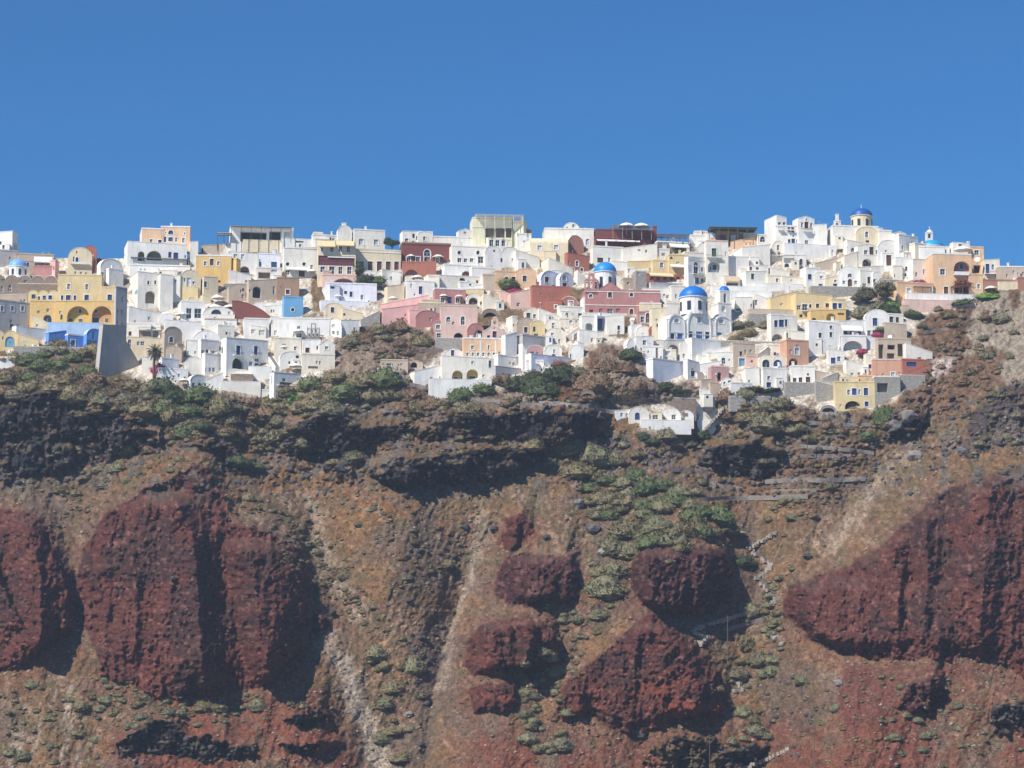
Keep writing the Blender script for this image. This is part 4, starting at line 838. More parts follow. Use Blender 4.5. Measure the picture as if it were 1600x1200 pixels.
zoom(360, 330, K_)
H('W', -20, 380, 100, 205, 10, label='white hotel top storey with dark open galleries on the skyline', s=20, name='hotel_building', cat='hotel', win='140,155,160,52,rkD 270,152,70,58,rkD 345,152,40,50,rp', rc='w')
PERGOLA(0, 372, 92, 140, 'dark roof pergola on top of the white skyline hotel', (.10, .09, .08), 8, 5, 7)
TW('C', 75, 365, 176, 206, 'cream balcony wall of the white skyline hotel', dy=-1.6)
PERGOLA(-80, 5, 130, 180, 'dark pergola with a white canopy left of the white skyline hotel', (.12, .12, .12), 8, 3, 3, rc=(.7, .68, .62))
H('W', -20, 310, 202, 270, 12, label='white gallery house with a dark blue loggia under the skyline hotel', s=0, win='178,235,84,56,rkD 262,235,72,56,rkD 238,238,22,40,rbI 28,252,16,22,rk 28,285,0,0')
H('W', -10, 165, 245, 380, 8, label='grey white house with two shuttered windows and a big arch below the hotel', s=0, win='30,270,22,34,rpT 74,275,20,32,rpT 85,352,60,36,aeD', dy=-.6)
H('V', 160, 300, 260, 370, 10, label='pale bluish house with blue door and blue window below the hotel', s=10, win='177,322,22,34,rb 264,326,36,38,rb 176,296,14,14,ak', dy=-.8)
H('W', 128, 310, 345, 438, 12, label='low white house with a shaded terrace under the pale bluish house', s=30, win='205,388,72,36,reD 265,362,36,18,rp', dy=-1.2)
H('W', -20, 125, 358, 440, 8, 's', rise=30, label='white stepped terraces beside the brown flat topped house', s=10, win='95,425,14,18,ak')
H('W', 308, 525, 166, 250, 8, label='white skyline house with dark lettering slot and one window', s=0, win='418,185,48,10,re 422,208,16,18,rkT')
H('W', 308, 525, 216, 400, 8, label='white house with two round windows and a cream awning', s=14, dy=-1, win='347,320,24,24,okT 446,320,24,24,okT 492,338,16,26,rk 345,370,28,28,rk 432,378,36,34,rn', awn='338,480,338,354,w', band='312,524,220,4')
H('w', 500, 760, 150, 210, 8, label='white skyline house behind the twin yellow awnings', s=0)
H('w', 650, 735, 88, 150, 8, 'v', rise=40, label='small white rooftop dome house on the skyline', s=0, chim='688,70,100,24 668,92,120,10 705,95,120,10')
H('W', 505, 560, 132, 175, 8, label='small white rooftop hut with a dark hatch', s=0, win='538,150,16,18,rk', chim='612,122,150,8')
H('C', 520, 756, 176, 445, 8, label='two storey cream house with yellow awnings over a brown tiled band', s=8, win='555,232,16,26,rkT 614,230,24,30,rk 666,228,22,36,rk 714,230,22,34,rk 640,300,224,52,rm 614,318,34,22,akT 558,352,28,34,rkT 614,356,34,44,rkT 666,358,26,44,rkT 720,358,28,44,rkT', awn='525,636,178,212,y 638,750,180,206,y', band='588,750,276,7')
H('p', 556, 762, 388, 465, 4, label='pinkish stone arch house under the cream house with yellow awnings', s=0, win='685,432,130,50,afD 690,432,26,22,rkI', dy=-1.2)
H('p', 553, 612, 365, 448, 10, label='square pink tower block in front of the cream house', s=8, dy=-2.2)
PARASOL(490, 352, 62, 40, 'small white parasol by the white house with round windows')
H('w', 748, 935, 116, 240, 6, label='plain beige white skyline house with two pale windows', s=0, win='790,186,28,36,rpT 882,188,28,32,rpT')
H('C', 752, 1030, 236, 364, 5, label='long pale arcade house with brown doors under the plain skyline house', s=0, win='793,330,28,58,rkT 846,334,30,60,rnT 901,334,30,60,rnT 955,334,30,58,rnT 1005,332,28,54,rmT 1010,300,0,0', dy=-1, band='752,1030,242,7', awn='')
H('W', 800, 1030, 362, 440, 4, 'v3', rise=26, label='row of pale vaults with dark shrubs below the long arcade house', s=0, dy=-1.8)
H('N', 280, 416, 405, 535, 6, label='brown flat topped house with one window, right half lit', s=0, win='347,488,24,28,rmT 305,460,8,10,rp')
H('E', 90, 285, 405, 545, 14, 's', rise=-22, label='tan stone house with an arched porch left of the brown flat topped house', s=20, win='160,490,52,66,akD 264,478,14,50,rk 118,480,10,16,rk')
H('E', -20, 140, 440, 545, 12, 'v', rise=35, label='tan vaulted house front left of the arched porch', s=10, win='115,482,10,14,rk 75,515,16,26,rk', dy=-.4)
TW('X', -40, 130, 440, 480, 'rough tan garden wall above the dark red canopy', dy=1.2)
H('D', 10, 240, 542, 650, 6, 'q', poly=[(240, 640), (200, 604), (150, 576), (100, 556), (50, 544), (10, 542)], label='dark red sloping canopy building with stripes', name='red_canopy', s=0, win='', rc='D')
TW('W', 150, 300, 555, 600, 'white terrace wall right of the dark red canopy', s=0)
H('W', 210, 312, 565, 625, 8, label='white house with two small windows beside the sky blue house', s=0, win='248,604,10,20,rk 262,604,8,18,rk')
H('S', 308, 440, 522, 640, 12, label='sky blue house with a round blue window', s=14, win='377,596,22,22,obT', rc='S')
H('V', 540, 660, 450, 585, 16, label='pale violet white house with a stepped front and blue recess', s=60, win='618,452,28,32,rb', dy=.3)
H('V', 575, 885, 440, 562, 8, label='long pale violet house with four small dark windows', s=0, win='697,492,18,18,rbT 730,502,18,32,rbT 796,520,18,28,rkT 836,546,10,12,rkT 767,550,12,14,rk 795,552,14,12,rk 640,520,52,54,anD')
PARASOL(648, 500, 76, 44, 'cream parasol in front of the long pale violet house')
H('V', 545, 840, 545, 592, 6, label='low violet grey terrace house in front of the long pale violet house', s=0, roof='t', name='terrace_house')
H('C', 558, 682, 556, 672, 10, 'v', rise=30, label='cream rounded house with one dark window below the violet houses', s=16, win='618,598,22,34,rnT 615,655,12,12,rk')
H('C', 676, 805, 590, 672, 10, 's', rise=28, label='cream house with a sloping top right of the cream rounded house', s=0, win='690,618,14,26,rn 724,655,12,10,rk 698,656,14,10,rk')
TW('X', 790, 905, 600, 700, 'tan stone terrace wall left of the pink terraces', roof='s', rise=-60)
H('W', 578, 672, 656, 758, -34, 'v', rise=60, label='white vaulted house with blue grey side wall at the edge of the rocks', s=0, win='622,696,20,26,rpT 597,738,14,22,rkT 623,736,16,24,rkT 650,738,14,28,rkT', dep=11)
H('W', 668, 780, 656, 758, 26, label='grey blue side house of the white vault at the edge of the rocks', s=0, win='692,740,12,26,rp', dy=.6)
H('W', 290, 600, 650, 765, 6, label='long white curved terrace house behind the bell frame', s=0, win='413,706,20,22,rkT 385,750,12,20,rk 415,752,34,28,rk')
PARASOL(410, 714, 70, 40, 'cream parasol left of the iron bell frame')
H('W', 205, 300, 636, 755, 14, label='white house with blue window left of the long curved terrace house', s=40, win='245,670,18,26,rb 272,735,18,28,rp')
H('W', 100, 215, 690, 775, 12, label='white house with grey shutters above the blue balcony house right end', s=20, win='138,728,24,26,rp 190,735,36,32,rp')
H('W', 228, 428, 770, 890, 12, label='white house with a big white parasol and dark windows', s=36, win='393,830,18,24,rkT 325,806,26,8,rp')
PARASOL(320, 806, 84, 50, 'big white parasol in front of the white house with dark windows')
H('W', 420, 545, 776, 880, 8, label='white house with a brown square window below the bell frame', s=14, win='466,841,26,30,rmT 528,826,14,22,rn')
H('w', 538, 632, 775, 900, 8, 'g', rise=36, label='cream white gabled house with one dark window at the rock edge', s=0, win='582,827,20,20,rkT')
H('W', 430, 632, 868, 960, 8, label='broad white lower house with a curved porch at the rock edge', s=0, win='560,900,0,0 500,945,60,14,re', dy=-1)
H('W', 300, 430, 850, 945, 10, 'v', rise=45, label='white vaulted house between stair and big parasol', s=0, win='405,880,22,22,on')
PARASOL(392, 918, 90, 44, 'white parasol at the foot of the white vaulted house')
STAIRS(300, 950, 245, 868, 26, 'white stair beside the blue balcony house')
H('W', 232, 425, 976, 1095, 14, label='lowest white house with a dark balcony above the green lawn', s=50, win='325,1020,22,18,rk 340,1050,80,26,rk 250,1020,22,60,rpS', bal='292,422,1036,1066,n')
TW('W', 110, 250, 940, 1010, 'white terrace wall under the blue balcony house', dy=-1)
H('W', 180, 310, 1085, 1145, 10, 'f', label='white round edged terrace at the tip of the green lawn', name='terrace_wall', cat='wall', s=10, dep=4)
TW('X', 30, 200, 1035, 1085, 'rough pale stone wall left of the white round edged terrace')

zoom(560, 330, K_)
H('W', 245, 450, 120, 215, 12, 'f', label='bright white skyline house with curved parapet above the red brick house', s=24, win='292,178,20,26,rkT')
H('W', 360, 450, 124, 200, 10, 'v', rise=20, label='small white vault at the right of the bright white skyline house', s=0, dy=-.3)
H('D', 265, 560, 196, 320, 6, label='dark red house with a white arched window and white door frames', s=0, win='416,252,40,40,akT 303,296,24,34,rkT 360,294,26,36,rkT 416,294,38,34,rkT 478,296,20,30,rkT', band='265,556,198,5', rc='N')
PARASOL(316, 260, 68, 40, 'cream parasol at the left of the dark red house'); PARASOL(482, 262, 72, 40, 'cream parasol at the right of the dark red house')
H('T', 262, 470, 310, 402, 6, label='brick red terrace wall house under the dark red house', s=0, win='320,376,80,46,afD', dy=-1.5)
H('W', 130, 268, 358, 442, 14, label='white house with a dark arched doorway below the pale arcade', s=12, win='170,435,44,48,anD')
H('W', 455, 790, 160, 235, 10, label='low white skyline house with two pale rooms left of the yellow hotel', s=0, chim='640,118,170,40 485,160,200,12')
H('W', 595, 690, 106, 185, 10, 'g', rise=18, label='small white rooftop room beside the yellow hotel', s=10, win='645,130,18,14,rk', dy=.4)
H('w', 690, 765, 140, 235, 12, label='white annex touching the yellow hotel', s=14)
H('W', 528, 790, 216, 345, 12, label='bluish white house with two round windows and four dark windows', s=40, win='611,251,24,26,okT 724,251,24,26,okT 612,296,26,26,rkT 648,298,22,24,rkT 685,296,24,22,rkT 740,294,34,40,rkT 553,300,10,18,rkS')
H('U', 690, 930, 44, 175, 6, label='pale yellow hotel with three open bays and a roof pergola', name='hotel_building', cat='hotel', s=0, win='796,130,52,60,reD 858,130,54,60,reD 914,130,44,60,reD', band='690,930,95,5', dep=10)
H('U', 930, 1010, 66, 190, -24, label='pale green grey side wing of the yellow hotel', s=10)
PERGOLA(706, 1000, 20, 62, 'white railed roof terrace with pergola on the yellow hotel', (.62, .60, .52), 6, 8, 6)
H('w', 785, 930, 165, 232, 8, label='dark fronted lower storey of the yellow hotel', s=0, win='R805,915,4,192,26,40,rk', dy=-1)
H('W', 390, 760, 388, 470, 10, label='long white house with terraces left of the rough beige houses', s=30, win='656,376,0,0 630,408,36,24,akD 720,428,18,22,rn')
H('W', 470, 760, 330, 402, 12, label='white house with a half round red brown window', s=50, win='656,380,62,34,arD', chim='540,335,380,40')
PARASOL(356, 386, 78, 40, 'cream parasol in front of the brick red terrace wall'); PARASOL(210, 520, 64, 36, 'cream parasol on the cream terrace above the pink terraces')
H('W', 270, 330, 390, 440, 12, label='small white hut with one tiny window beside the cream parasol', s=16, win='280,420,8,14,rk')
H('W', 275, 460, 424, 540, 10, label='white house with a tall blue window above the pink terraces', s=16, win='376,478,22,46,rbT 320,450,10,24,rp 290,508,10,12,rk 340,505,10,12,rk')
H('C', 158, 278, 436, 545, 14, 's', rise=-26, label='plain cream house above the pink terraces', s=16)
H('W', 428, 490, 395, 520, 6, label='narrow grey white house left of the red house with dormers', s=0)
H('F', 462, 650, 472, 562, 4, label='dusty red house with two round dormers under a white roof', s=0, win='510,538,24,30,rkT 552,538,26,38,rb 600,540,24,30,rkT', rc='W')
TW('W', 456, 652, 442, 474, 'white sloping roof with two red arched dormers', name='vaulted_roof', cat='house', roof='f', win='487,460,30,26,anT 606,460,30,26,anT', dy=.6)
PARASOL(515, 504, 58, 38, 'cream parasol at the left of the red house with dormers'); PARASOL(611, 510, 54, 36, 'cream parasol at the right of the red house with dormers')
H('Y', 650, 760, 470, 512, 6, label='low yellow house with a white roof right of the red dormers', s=0, rc='W')
H('W', 650, 760, 440, 482, 6, 's', rise=-20, label='white roof terrace above the low yellow house', s=0, dy=1)
H('w', 655, 735, 496, 575, 8, 'v', rise=50, label='white vault with a dark brown arch above the rocky cave', s=0, win='696,545,56,44,anD')
H('W', 735, 880, 500, 590, 14, 's', rise=55, label='white gabled wall with a sloping right side above the rocky cave', s=20, win='770,540,12,20,rk')
H('P', 135, 420, 508, 600, 8, 's', rise=-60, label='bright pink terrace house with a sloping top', s=0)
H('P', 124, 360, 560, 690, 10, 's', rise=-40, label='bright pink lower terrace with a stepped parapet', s=20, win='285,628,10,14,rk', dy=-.6)
H('P', 240, 420, 600, 700, 14, label='pale pink stepped house with a curved corner', s=70, dy=-1)
H('C', 355, 500, 540, 610, 10, label='low beige house front between the pink terraces and the mauve house', s=30)
TW('E', 360, 720, 562, 605, 'long beige terrace wall below the red house with dormers', dy=-.5)
H('F', 340, 500, 602, 700, 10, 'v', rise=50, label='mauve pink vaulted house left of the big mauve house', s=8, win='436,655,14,22,rk', dy=-.5)
H('p', 498, 720, 574, 775, 6, label='big dusty pink house with two arched white windows and dark arches', s=0, win='545,655,28,34,akT 632,662,26,52,akT 575,678,16,20,ak 605,765,56,58,akD')
H('M', 425, 570, 668, 775, 8, label='mauve house with a dark archway and two square windows', s=40, win='482,700,26,24,rkT 487,752,28,28,rkT 543,730,42,74,akD', dy=-1.5)
TW('X', 470, 650, 768, 830, 'grey stone retaining wall under the mauve house', s=0, dy=-2)
H('F', 660, 760, 680, 772, 10, 'v', rise=50, label='dark mauve vaulted porch left of the little red chapel', s=0, win='735,735,72,76,akD')
H('p', 752, 890, 688, 768, 8, 'g', rise=46, label='little red chapel with a bell gable and a white edged pediment', name='small_chapel', cat='chapel', s=0, win='824,745,26,38,mmT 787,758,18,16,rnT 824,708,14,14,op', belfry=(805, 845, 636, 690, 1, 1.0), rc='W')
H('A', 635, 882, 772, 885, 8, label='peach house with white pilasters and two rows of windows', s=0, rc='W', win='690,824,18,24,rkT 788,824,12,28,rkT R660,820,6,866,15,22,rkT 852,856,10,14,rk', band='735,745,826,100 826,836,826,100 635,880,880,5')
H('W', 876, 958, 726, 895, 24, 's', rise=-30, label='pale blue shaded white wall right of the peach house', s=0, dy=1)
H('W', 504, 822, 878, 1028, 8, label='white house with two yellow arches under the peach house', s=0, win='600,995,66,62,ayD 690,990,72,66,ayD 590,1012,26,22,rkI 625,1008,14,18,rkI 690,1008,40,22,rkI 690,915,14,20,rkT 796,925,16,44,rgT 756,996,14,18,rkT 550,995,36,70,ap')
H('W', 815, 1000, 880, 950, 12, label='grey white box house right of the white house with yellow arches', s=0, dy=.5)
TW('G', 800, 985, 945, 1005, 'grey blue plastered wall below the grey white box house', s=0)
TW('W', 430, 806, 1018, 1092, 'white lowest terrace wall below the yellow arches', dy=-2, chim='610,1015,1050,14')
H('W', 300, 510, 925, 1035, 10, 's', rise=-50, label='white house with a long curved sloping roof left of the yellow arches', s=40, win='496,1008,14,18,rk 440,1015,16,22,rk', dy=-.6)
H('W', 500, 640, 835, 890, 10, 'v', rise=40, label='small white vault with a brown door left of the peach house', s=20, win='570,862,20,46,rnT', dy=.4)
H('E', 135, 300, 902, 962, 6, label='old stone hut with two dark openings on the rocky knoll', s=0, win='186,934,28,28,rk 261,928,16,16,rk', name='stone_hut', cat='hut')
H('E', 300, 390, 905, 962, 8, 'v', rise=20, label='old stone cave front with a dark arch beside the stone hut', s=0, win='336,925,40,42,akD', name='stone_hut', cat='hut')
H('W', 118, 165, 955, 1002, 8, label='tiny white walled shed left of the white tent roof', s=0)
PARASOL(204, 954, 92, 52, 'white tent canopy in front of the old stone hut', None)
TW('X', 40, 310, 995, 1030, 'rubble wall below the old stone hut')
zoom(740, 330, K_)
H('W', 70, 270, 215, 345, 12, 'v2', rise=40, label='white sloping vault houses below the dark hotel storey', s=0, win='185,230,0,0 125,240,12,12,rn', chim='120,255,330,14 215,215,330,24')
H('W', 235, 400, 238, 350, 14, 's', rise=40, label='white wall falling to the right beside the barrel vaulted house', s=20, win='360,355,14,22,rp')
H('W', 395, 600, 285, 420, 12, 's', rise=60, label='bright white slanted wall under the barrel vaulted house', s=60)
H('W', -10, 130, 345, 440, 10, label='white terrace house left of the beige house with three windows', s=0, win='22,430,14,20,rn', dy=.4)
H('E', 60, 140, 385, 480, 8, label='beige stub house with a white chimney left of the beige house with three windows', s=0, chim='65,378,400,16')
H('C', 348, 572, 150, 325, 4, 'b', rise=46, label='beige house under a pale barrel vault with two white windows', s=0, win='399,221,26,28,rpT 500,218,26,28,rpT', dep=9)
H('R', 566, 668, 146, 270, 10, 'v', rise=70, label='brown rounded end wall of the barrel vaulted house', s=0, dy=.5, rc='w')
H('T', 568, 700, 256, 368, 12, 's', rise=14, label='dark red house front with a white framed window below the rounded end wall', s=0, win='626,316,18,32,akT 576,310,10,20,rk 600,348,16,14,anT 654,352,16,18,anT', dy=-.6)
H('w', 410, 728, 108, 215, 8, label='cream white skyline house with a half round attic', s=20, win='644,186,34,34,re 690,186,24,40,apT')
H('w', 540, 640, 70, 130, 6, 'v', rise=46, label='half round attic gable on the skyline between the hotel and the red restaurant', s=0, dy=.6)
H('W', 265, 350, 140, 240, 10, label='pale grey house front between hotel and barrel vault', s=0, win='310,200,10,14,rk')
H('W', 300, 350, 175, 240, 10, 'v', rise=45, label='small white vault left of the barrel vaulted house', s=0, dy=-.5)
H('N', 275, 352, 116, 160, 8, label='brown roofed hut on the skyline right of the yellow hotel', s=0, dy=1)
H('A', 130, 270, 366, 470, 6, label='beige house with two brown windows right of the beige stub house', s=0, win='200,412,18,28,rnT 242,412,24,30,rnT')
H('A', 258, 378, 348, 460, 6, 'v', rise=26, label='beige rounded house with one brown window', s=0, win='309,408,24,36,rnT', dy=-.4)
H('V', 385, 525, 362, 470, 6, 'v', rise=60, label='lavender blue vaulted house with a brown window', s=0, win='443,414,24,30,rnT 482,456,20,16,rn 447,456,18,14,rk')
H('V', 505, 605, 372, 470, 6, 'v', rise=50, label='pale blue vaulted house with a white arched window', s=0, win='549,400,26,32,apT 551,452,26,34,rmT 516,456,12,14,rk')
H('W', 590, 690, 358, 440, 14, 's', rise=60, label='white stepped house between the blue vaults and the pink church', s=40, win='618,425,30,20,rk')
H('T', 345, 585, 458, 588, 8, label='red brown house wall with a parasol below the blue vaults', s=10, win='408,500,10,14,rk 410,570,10,16,rk')
H('T', 428, 535, 536, 610, 10, label='red brown lower house with one white framed window', s=10, win='498,578,16,20,rkT', dy=-1)
PARASOL(505, 480, 12, 40, 'closed white parasol on the red brown house terrace'); PARASOL(404, 552, 10, 40, 'closed white parasol left of the red brown lower house')
H('R', 528, 632, 516, 585, 6, 'v', rise=50, label='red vault with a bright blue door in a white frame', s=0, win='587,563,28,40,rbT 578,540,14,10,ab', rc='W', chim='556,502,530,22')
H('W', 520, 665, 580, 650, 10, label='white terrace house below the red vault with the blue door', s=0, win='600,634,18,26,rk 645,640,24,44,rg')
H('p', 155, 345, 470, 590, 14, 's', rise=-30, label='peach house with bougainvillea terrace and one small window', s=70, win='270,565,20,22,rk')
TW('p', 160, 350, 485, 540, 'peach garden wall below the dark green creeper', dy=-.5, roof='s', rise=40)
H('W', 285, 400, 584, 672, 12, 'v', rise=36, label='cream white vaulted house with a green door', s=30, win='332,640,24,50,rgT 369,636,18,26,rkT')
H('w', 395, 530, 590, 672, 10, 's', rise=50, label='cream white curved sloping terrace right of the green door vault', s=0)
H('w', 195, 265, 640, 735, 14, label='cream house side wall left of the tan vault pair', s=40, win='242,690,8,16,rk')
H('E', 262, 372, 645, 765, 8, 'v', rise=44, label='tan rounded house with a brown window, left one of the tan pair', s=0, win='316,718,22,34,rnT 345,690,0,0 318,748,24,12,rk')
H('Y', 348, 432, 662, 768, 6, 'v', rise=40, label='ochre rounded house, right one of the tan pair', s=0, win='367,714,14,30,rn 378,752,28,22,rk', dy=-.6)
H('W', 432, 530, 652, 738, 8, 'v', rise=50, label='small white vault with three dark windows under the curved terrace', s=0, win='482,683,18,16,rkT 480,704,16,18,rkT')
H('W', 525, 640, 652, 700, 10, label='small white house with a bluish window beside the white steps', s=0, win='589,668,22,20,apT 622,668,12,14,rk')
H('W', 432, 560, 708, 800, 8, 'v', rise=50, label='white vault with two windows above the pink vault', s=0, win='476,744,18,18,rkT 519,786,14,26,rkT 487,782,14,26,rkT')
STAIRS(560, 760, 655, 690, 50, 'broad white stairs rising right below the pink church')
H('W', 640, 780, 720, 806, 8, label='white house with one dark window under the wide steps', s=0, win='716,780,14,24,rk')
H('W', 655, 745, 636, 740, 12, label='white house with a big pale arch beside the shaded doorway', s=0, win='699,706,46,58,apD')
H('V', 735, 812, 640, 730, 10, label='shaded white porch with a blue doorway below the pink church', s=0, win='772,686,52,80,rbD')
H('w', 806, 912, 625, 745, 8, label='cream house with one blue window below the pink church', s=0, win='878,705,16,26,rbT 878,735,16,24,rk')
H('W', 660, 930, 618, 650, 8, roof='t', label='white terrace roof between the pink church and the cream house', s=0, dy=1, name='terrace_wall', cat='wall')
H('G', 262, 480, 760, 835, 8, label='grey white terrace house above the pink vault', s=20)
H('M', 322, 432, 812, 880, 6, 'v', rise=42, label='pink vaulted front with a dark door between white walls', s=0, win='354,862,26,26,rk 386,864,16,22,rk', rc='W')
H('W', 428, 535, 808, 880, 6, 'v', rise=42, label='white vaulted front with one dark window right of the pink vault', s=0, win='487,848,12,24,rkT 484,872,20,14,rg', dy=-.3)
H('W', 520, 665, 808, 892, 6, 'v', rise=55, label='white gabled vault with a dark doorway at the end of the row', s=60, win='582,876,20,26,rkT', dy=-.6)
H('W', 600, 668, 790, 880, 10, label='white rough end house beside the dry slope', s=30, chim='630,785,820,22')
TW('V', 310, 660, 880, 940, 'shaded white terrace wall over the rose arch', dy=-.6)
H('W', 320, 425, 905, 985, 6, label='white house front with a rose coloured arch', s=0, win='375,955,84,68,afD 378,960,26,34,rkI', dy=-1.5)
H('W', 418, 510, 925, 985, 6, 'v', rise=26, label='small white arch front with a dark window right of the rose arch', s=0, win='444,964,20,28,rkT 444,936,12,10,rk', dy=-1.8)
TW('W', 300, 520, 980, 1000, 'white lowest garden wall under the rose arch', dy=-2)
H('W', 286, 335, 800, 960, 14, 's', rise=100, label='white stair parapet falling beside the rose arch house', s=10, dep=3)
H('W', 230, 258, 996, 1046, 6, label='small white shrine standing among the dark shrubs', name='roadside_shrine', cat='shrine', s=0, win='243,1015,14,24,rp')
# pink church with the blue dome
H('F', 674, 1130, 482, 628, 6, label='pink church with a bright blue dome and a bell gable', name='domed_church', cat='church', s=0, win='708,512,22,22,afT 825,505,24,36,anT 712,606,22,22,rn 825,604,36,28,rk 770,600,22,22,rf 874,600,22,22,rf 955,505,22,22,anT 955,610,24,40,anT', band='674,1130,566,5 674,1130,484,5', dome=(725, 866, 306, 371, 480, (.015, .23, .58), 4.0), belfry=(672, 755, 374, 484, 3, 0.0), dep=11)
H('F', 765, 888, 430, 484, 6, 'g', rise=44, label='pink gable in front of the blue dome of the pink church', name='church_gable', cat='church', s=0, yd=628, dy=-.06, dep=3)
H('W', 866, 905, 390, 480, 6, label='white block right of the blue dome of the pink church', s=0, dy=4)
TW('W', 664, 690, 520, 640, 'white side wall at the left end of the pink church', s=0, dep=6)

zoom(920, 330, K_)
H('D', 36, 405, 118, 182, 8, label='dark red skyline restaurant with a roof terrace', name='restaurant', s=10, dep=10, cat='restaurant')
H('D', 38, 380, 166, 222, 8, label='dark open lower gallery of the red restaurant', name='restaurant_gallery', cat='restaurant', s=0, win='80,196,70,36,rkD 160,196,80,36,rkD 255,196,84,36,rkD', dy=-1.5, awn='46,310,170,182,w')
H('D', 392, 412, 95, 160, 8, label='slim dark red chimney pier at the right end of the red restaurant', s=0, dep=1.2, dy=-1, name='chimney_pier', cat='pier')
PARASOL(228, 66, 110, 54, 'left white parasol on the red restaurant roof'); PARASOL(318, 68, 110, 54, 'right white parasol on the red restaurant roof')
PERGOLA(140, 385, 86, 124, 'open timber frame on the red restaurant roof', (.30, .26, .22), 8, 6, 5)
H('W', 25, 210, 218, 318, 8, label='white wall house with a row of small windows below the red restaurant', s=0, win='70,296,36,28,rn 124,294,14,26,rk', chim='108,175,230,10 140,235,260,10')
H('W', 205, 415, 195, 300, 10, 's', rise=-35, label='white curved ramp house under the right end of the red restaurant', s=0)
H('w', 365, 490, 230, 282, 8, label='cream white house with one dark window under the stone pergola', s=0, win='451,262,22,16,rk')
PERGOLA(415, 608, 138, 200, 'brown stone walled pergola terrace on the skyline', (.20, .15, .11), 6, 5, 6)
H('K', 415, 618, 190, 250, 6, label='dark stone house under the brown skyline pergola', s=0, win='550,220,60,36,rk', rc='w', awn='484,610,195,218,w')
H('w', 640, 720, 125, 160, 8, label='small white skyline house left of the slatted green roof', s=0)
H('w', 615, 775, 148, 210, 8, label='grey white wall house under the slatted green roof', s=0)
PERGOLA(725, 1020, 96, 130, 'long dark green slatted roof on the skyline', (.09, .12, .10), 4, 7, 6, rc=(.10, .14, .12))
H('N', 770, 945, 128, 205, 6, label='brown wall house with two openings under the slatted green roof', s=0, win='805,165,50,44,rm 870,165,40,44,rm', dy=.5)
H('A', 860, 1010, 150, 215, 8, 's', rise=-40, label='orange tan sloping wall right of the slatted roof house', s=0)
H('Y', 235, 600, 290, 345, 6, 's', rise=-24, label='ochre terrace wall behind the yellow houses', s=0, dy=1)
H('Y', 370, 520, 300, 385, 10, label='yellow house with a white framed window', s=18, win='441,326,20,32,rkT')
H('Y', 480, 602, 266, 390, 10, label='yellow house with an arched top and a small terrace', s=6, win='500,282,16,14,an 540,312,22,12,rp', awn='490,590,322,336,w', dy=.3)
H('T', 348, 570, 386, 428, 6, label='red walled terrace under the long yellow awning', s=0, awn='362,515,372,392,y', win='R380,540,5,408,22,20,rm')
H('W', 335, 575, 425, 478, 12, 's', rise=-24, label='grey white terrace wall below the red walled terrace', s=20, dy=-.4)
H('w', 325, 510, 462, 548, 10, label='cream white long house with two dark arched openings', s=0, win='424,522,28,48,akT 380,528,22,26,akT', awn='')
H('W', 500, 590, 455, 545, 10, label='white annex right of the cream white long house', s=0, win='495,540,18,12,rk')
H('X', 275, 350, 362, 540, 12, label='grey stone tower house behind the pink church', s=10, win='300,378,12,18,rk 330,440,0,0')
H('w', 205, 275, 345, 430, 12, label='cream small house with a pale window behind the blue dome', s=30, win='236,360,30,26,rp 236,398,14,20,rk')
H('w', 150, 240, 305, 360, 8, label='low cream house behind the blue dome of the pink church', s=0)
H('E', 210, 310, 410, 470, 8, label='brown stone garden house behind the pink church', s=0)
H('W', 580, 720, 276, 442, 10, label='white house with arched windows and a balcony', s=14, win='600,338,14,24,rkT 648,318,28,20,akT 648,360,28,52,rkT 685,352,16,26,rkT 655,420,24,38,rkT 686,420,16,26,anT', bal='632,705,370,388,n', band='584,712,282,5')
H('w', 580, 710, 252, 300, 8, label='cream white upper house above the arched windows', s=0, dy=1)
H('W', 706, 846, 182, 436, 12, label='tall white tower house with a balcony over a deep arch', s=6, win='758,250,28,50,rgT 758,336,74,66,apD 760,340,26,34,rkI 735,345,12,24,rkI 828,260,10,30,rp', bal='716,804,262,280,n', rc='p')
H('W', 650, 712, 195, 260, 8, 'g', rise=30, label='white gabled roof left of the tall white tower house', s=0, dy=.5)
# the big three vaulted church
H('W', 428, 870, 590, 788, 26, 'q', arches=[(480, 582, 628, 676), (594, 740, 590, 676), (762, 862, 638, 676)], poly=[656], label='large white church with three vaulted fronts, blue doors and a deep blue dome', name='domed_church', cat='church', s=46, dep=6, win='552,760,34,38,riT 507,757,24,36,rbT 616,750,26,44,rbT 668,754,38,50,riT 717,752,26,42,rbT 790,752,28,36,riT 532,660,30,24,apT 668,655,24,40,rpT 802,664,32,26,apT', band='480,865,728,4', dome=(556, 710, 446, 518, 640, BLUE, 3.2))
H('W', 772, 862, 560, 625, 24, label='square base of the white bell tower of the large church', name='belfry_podium', cat='bell tower', s=12, dep=4.5, yd=788, dy=8.5, win='815,590,24,34,akD')
H('W', 785, 855, 486, 570, 24, label='white bell tower with a small blue dome beside the large church', name='bell_tower', cat='bell tower', s=10, dep=3.6, yd=788, dy=9.0, win='824,525,16,56,akD', dome=(790, 848, 450, 486, 500, BLUE, 1.8))
TW('W', 590, 800, 778, 880, 'tall grey white terrace wall under the large white church', dy=-2.2, s=0)
H('w', 585, 660, 780, 885, 10, label='cream pillar house under the left of the large white church', s=0, win='620,875,18,28,rb', dy=-2.6)
H('w', 445, 545, 558, 700, 14, label='white side aisle left of the large white church dome', s=26, dy=4, win='590,565,0,0')
H('C', 310, 440, 560, 640, 10, label='cream house with a flat roof between the two churches', s=0, rc='w')
H('M', 300, 390, 612, 690, 8, label='pink house front with two arched windows right of the pink church', s=0, win='324,655,22,36,rkT 358,645,26,62,akT', dy=-.5)
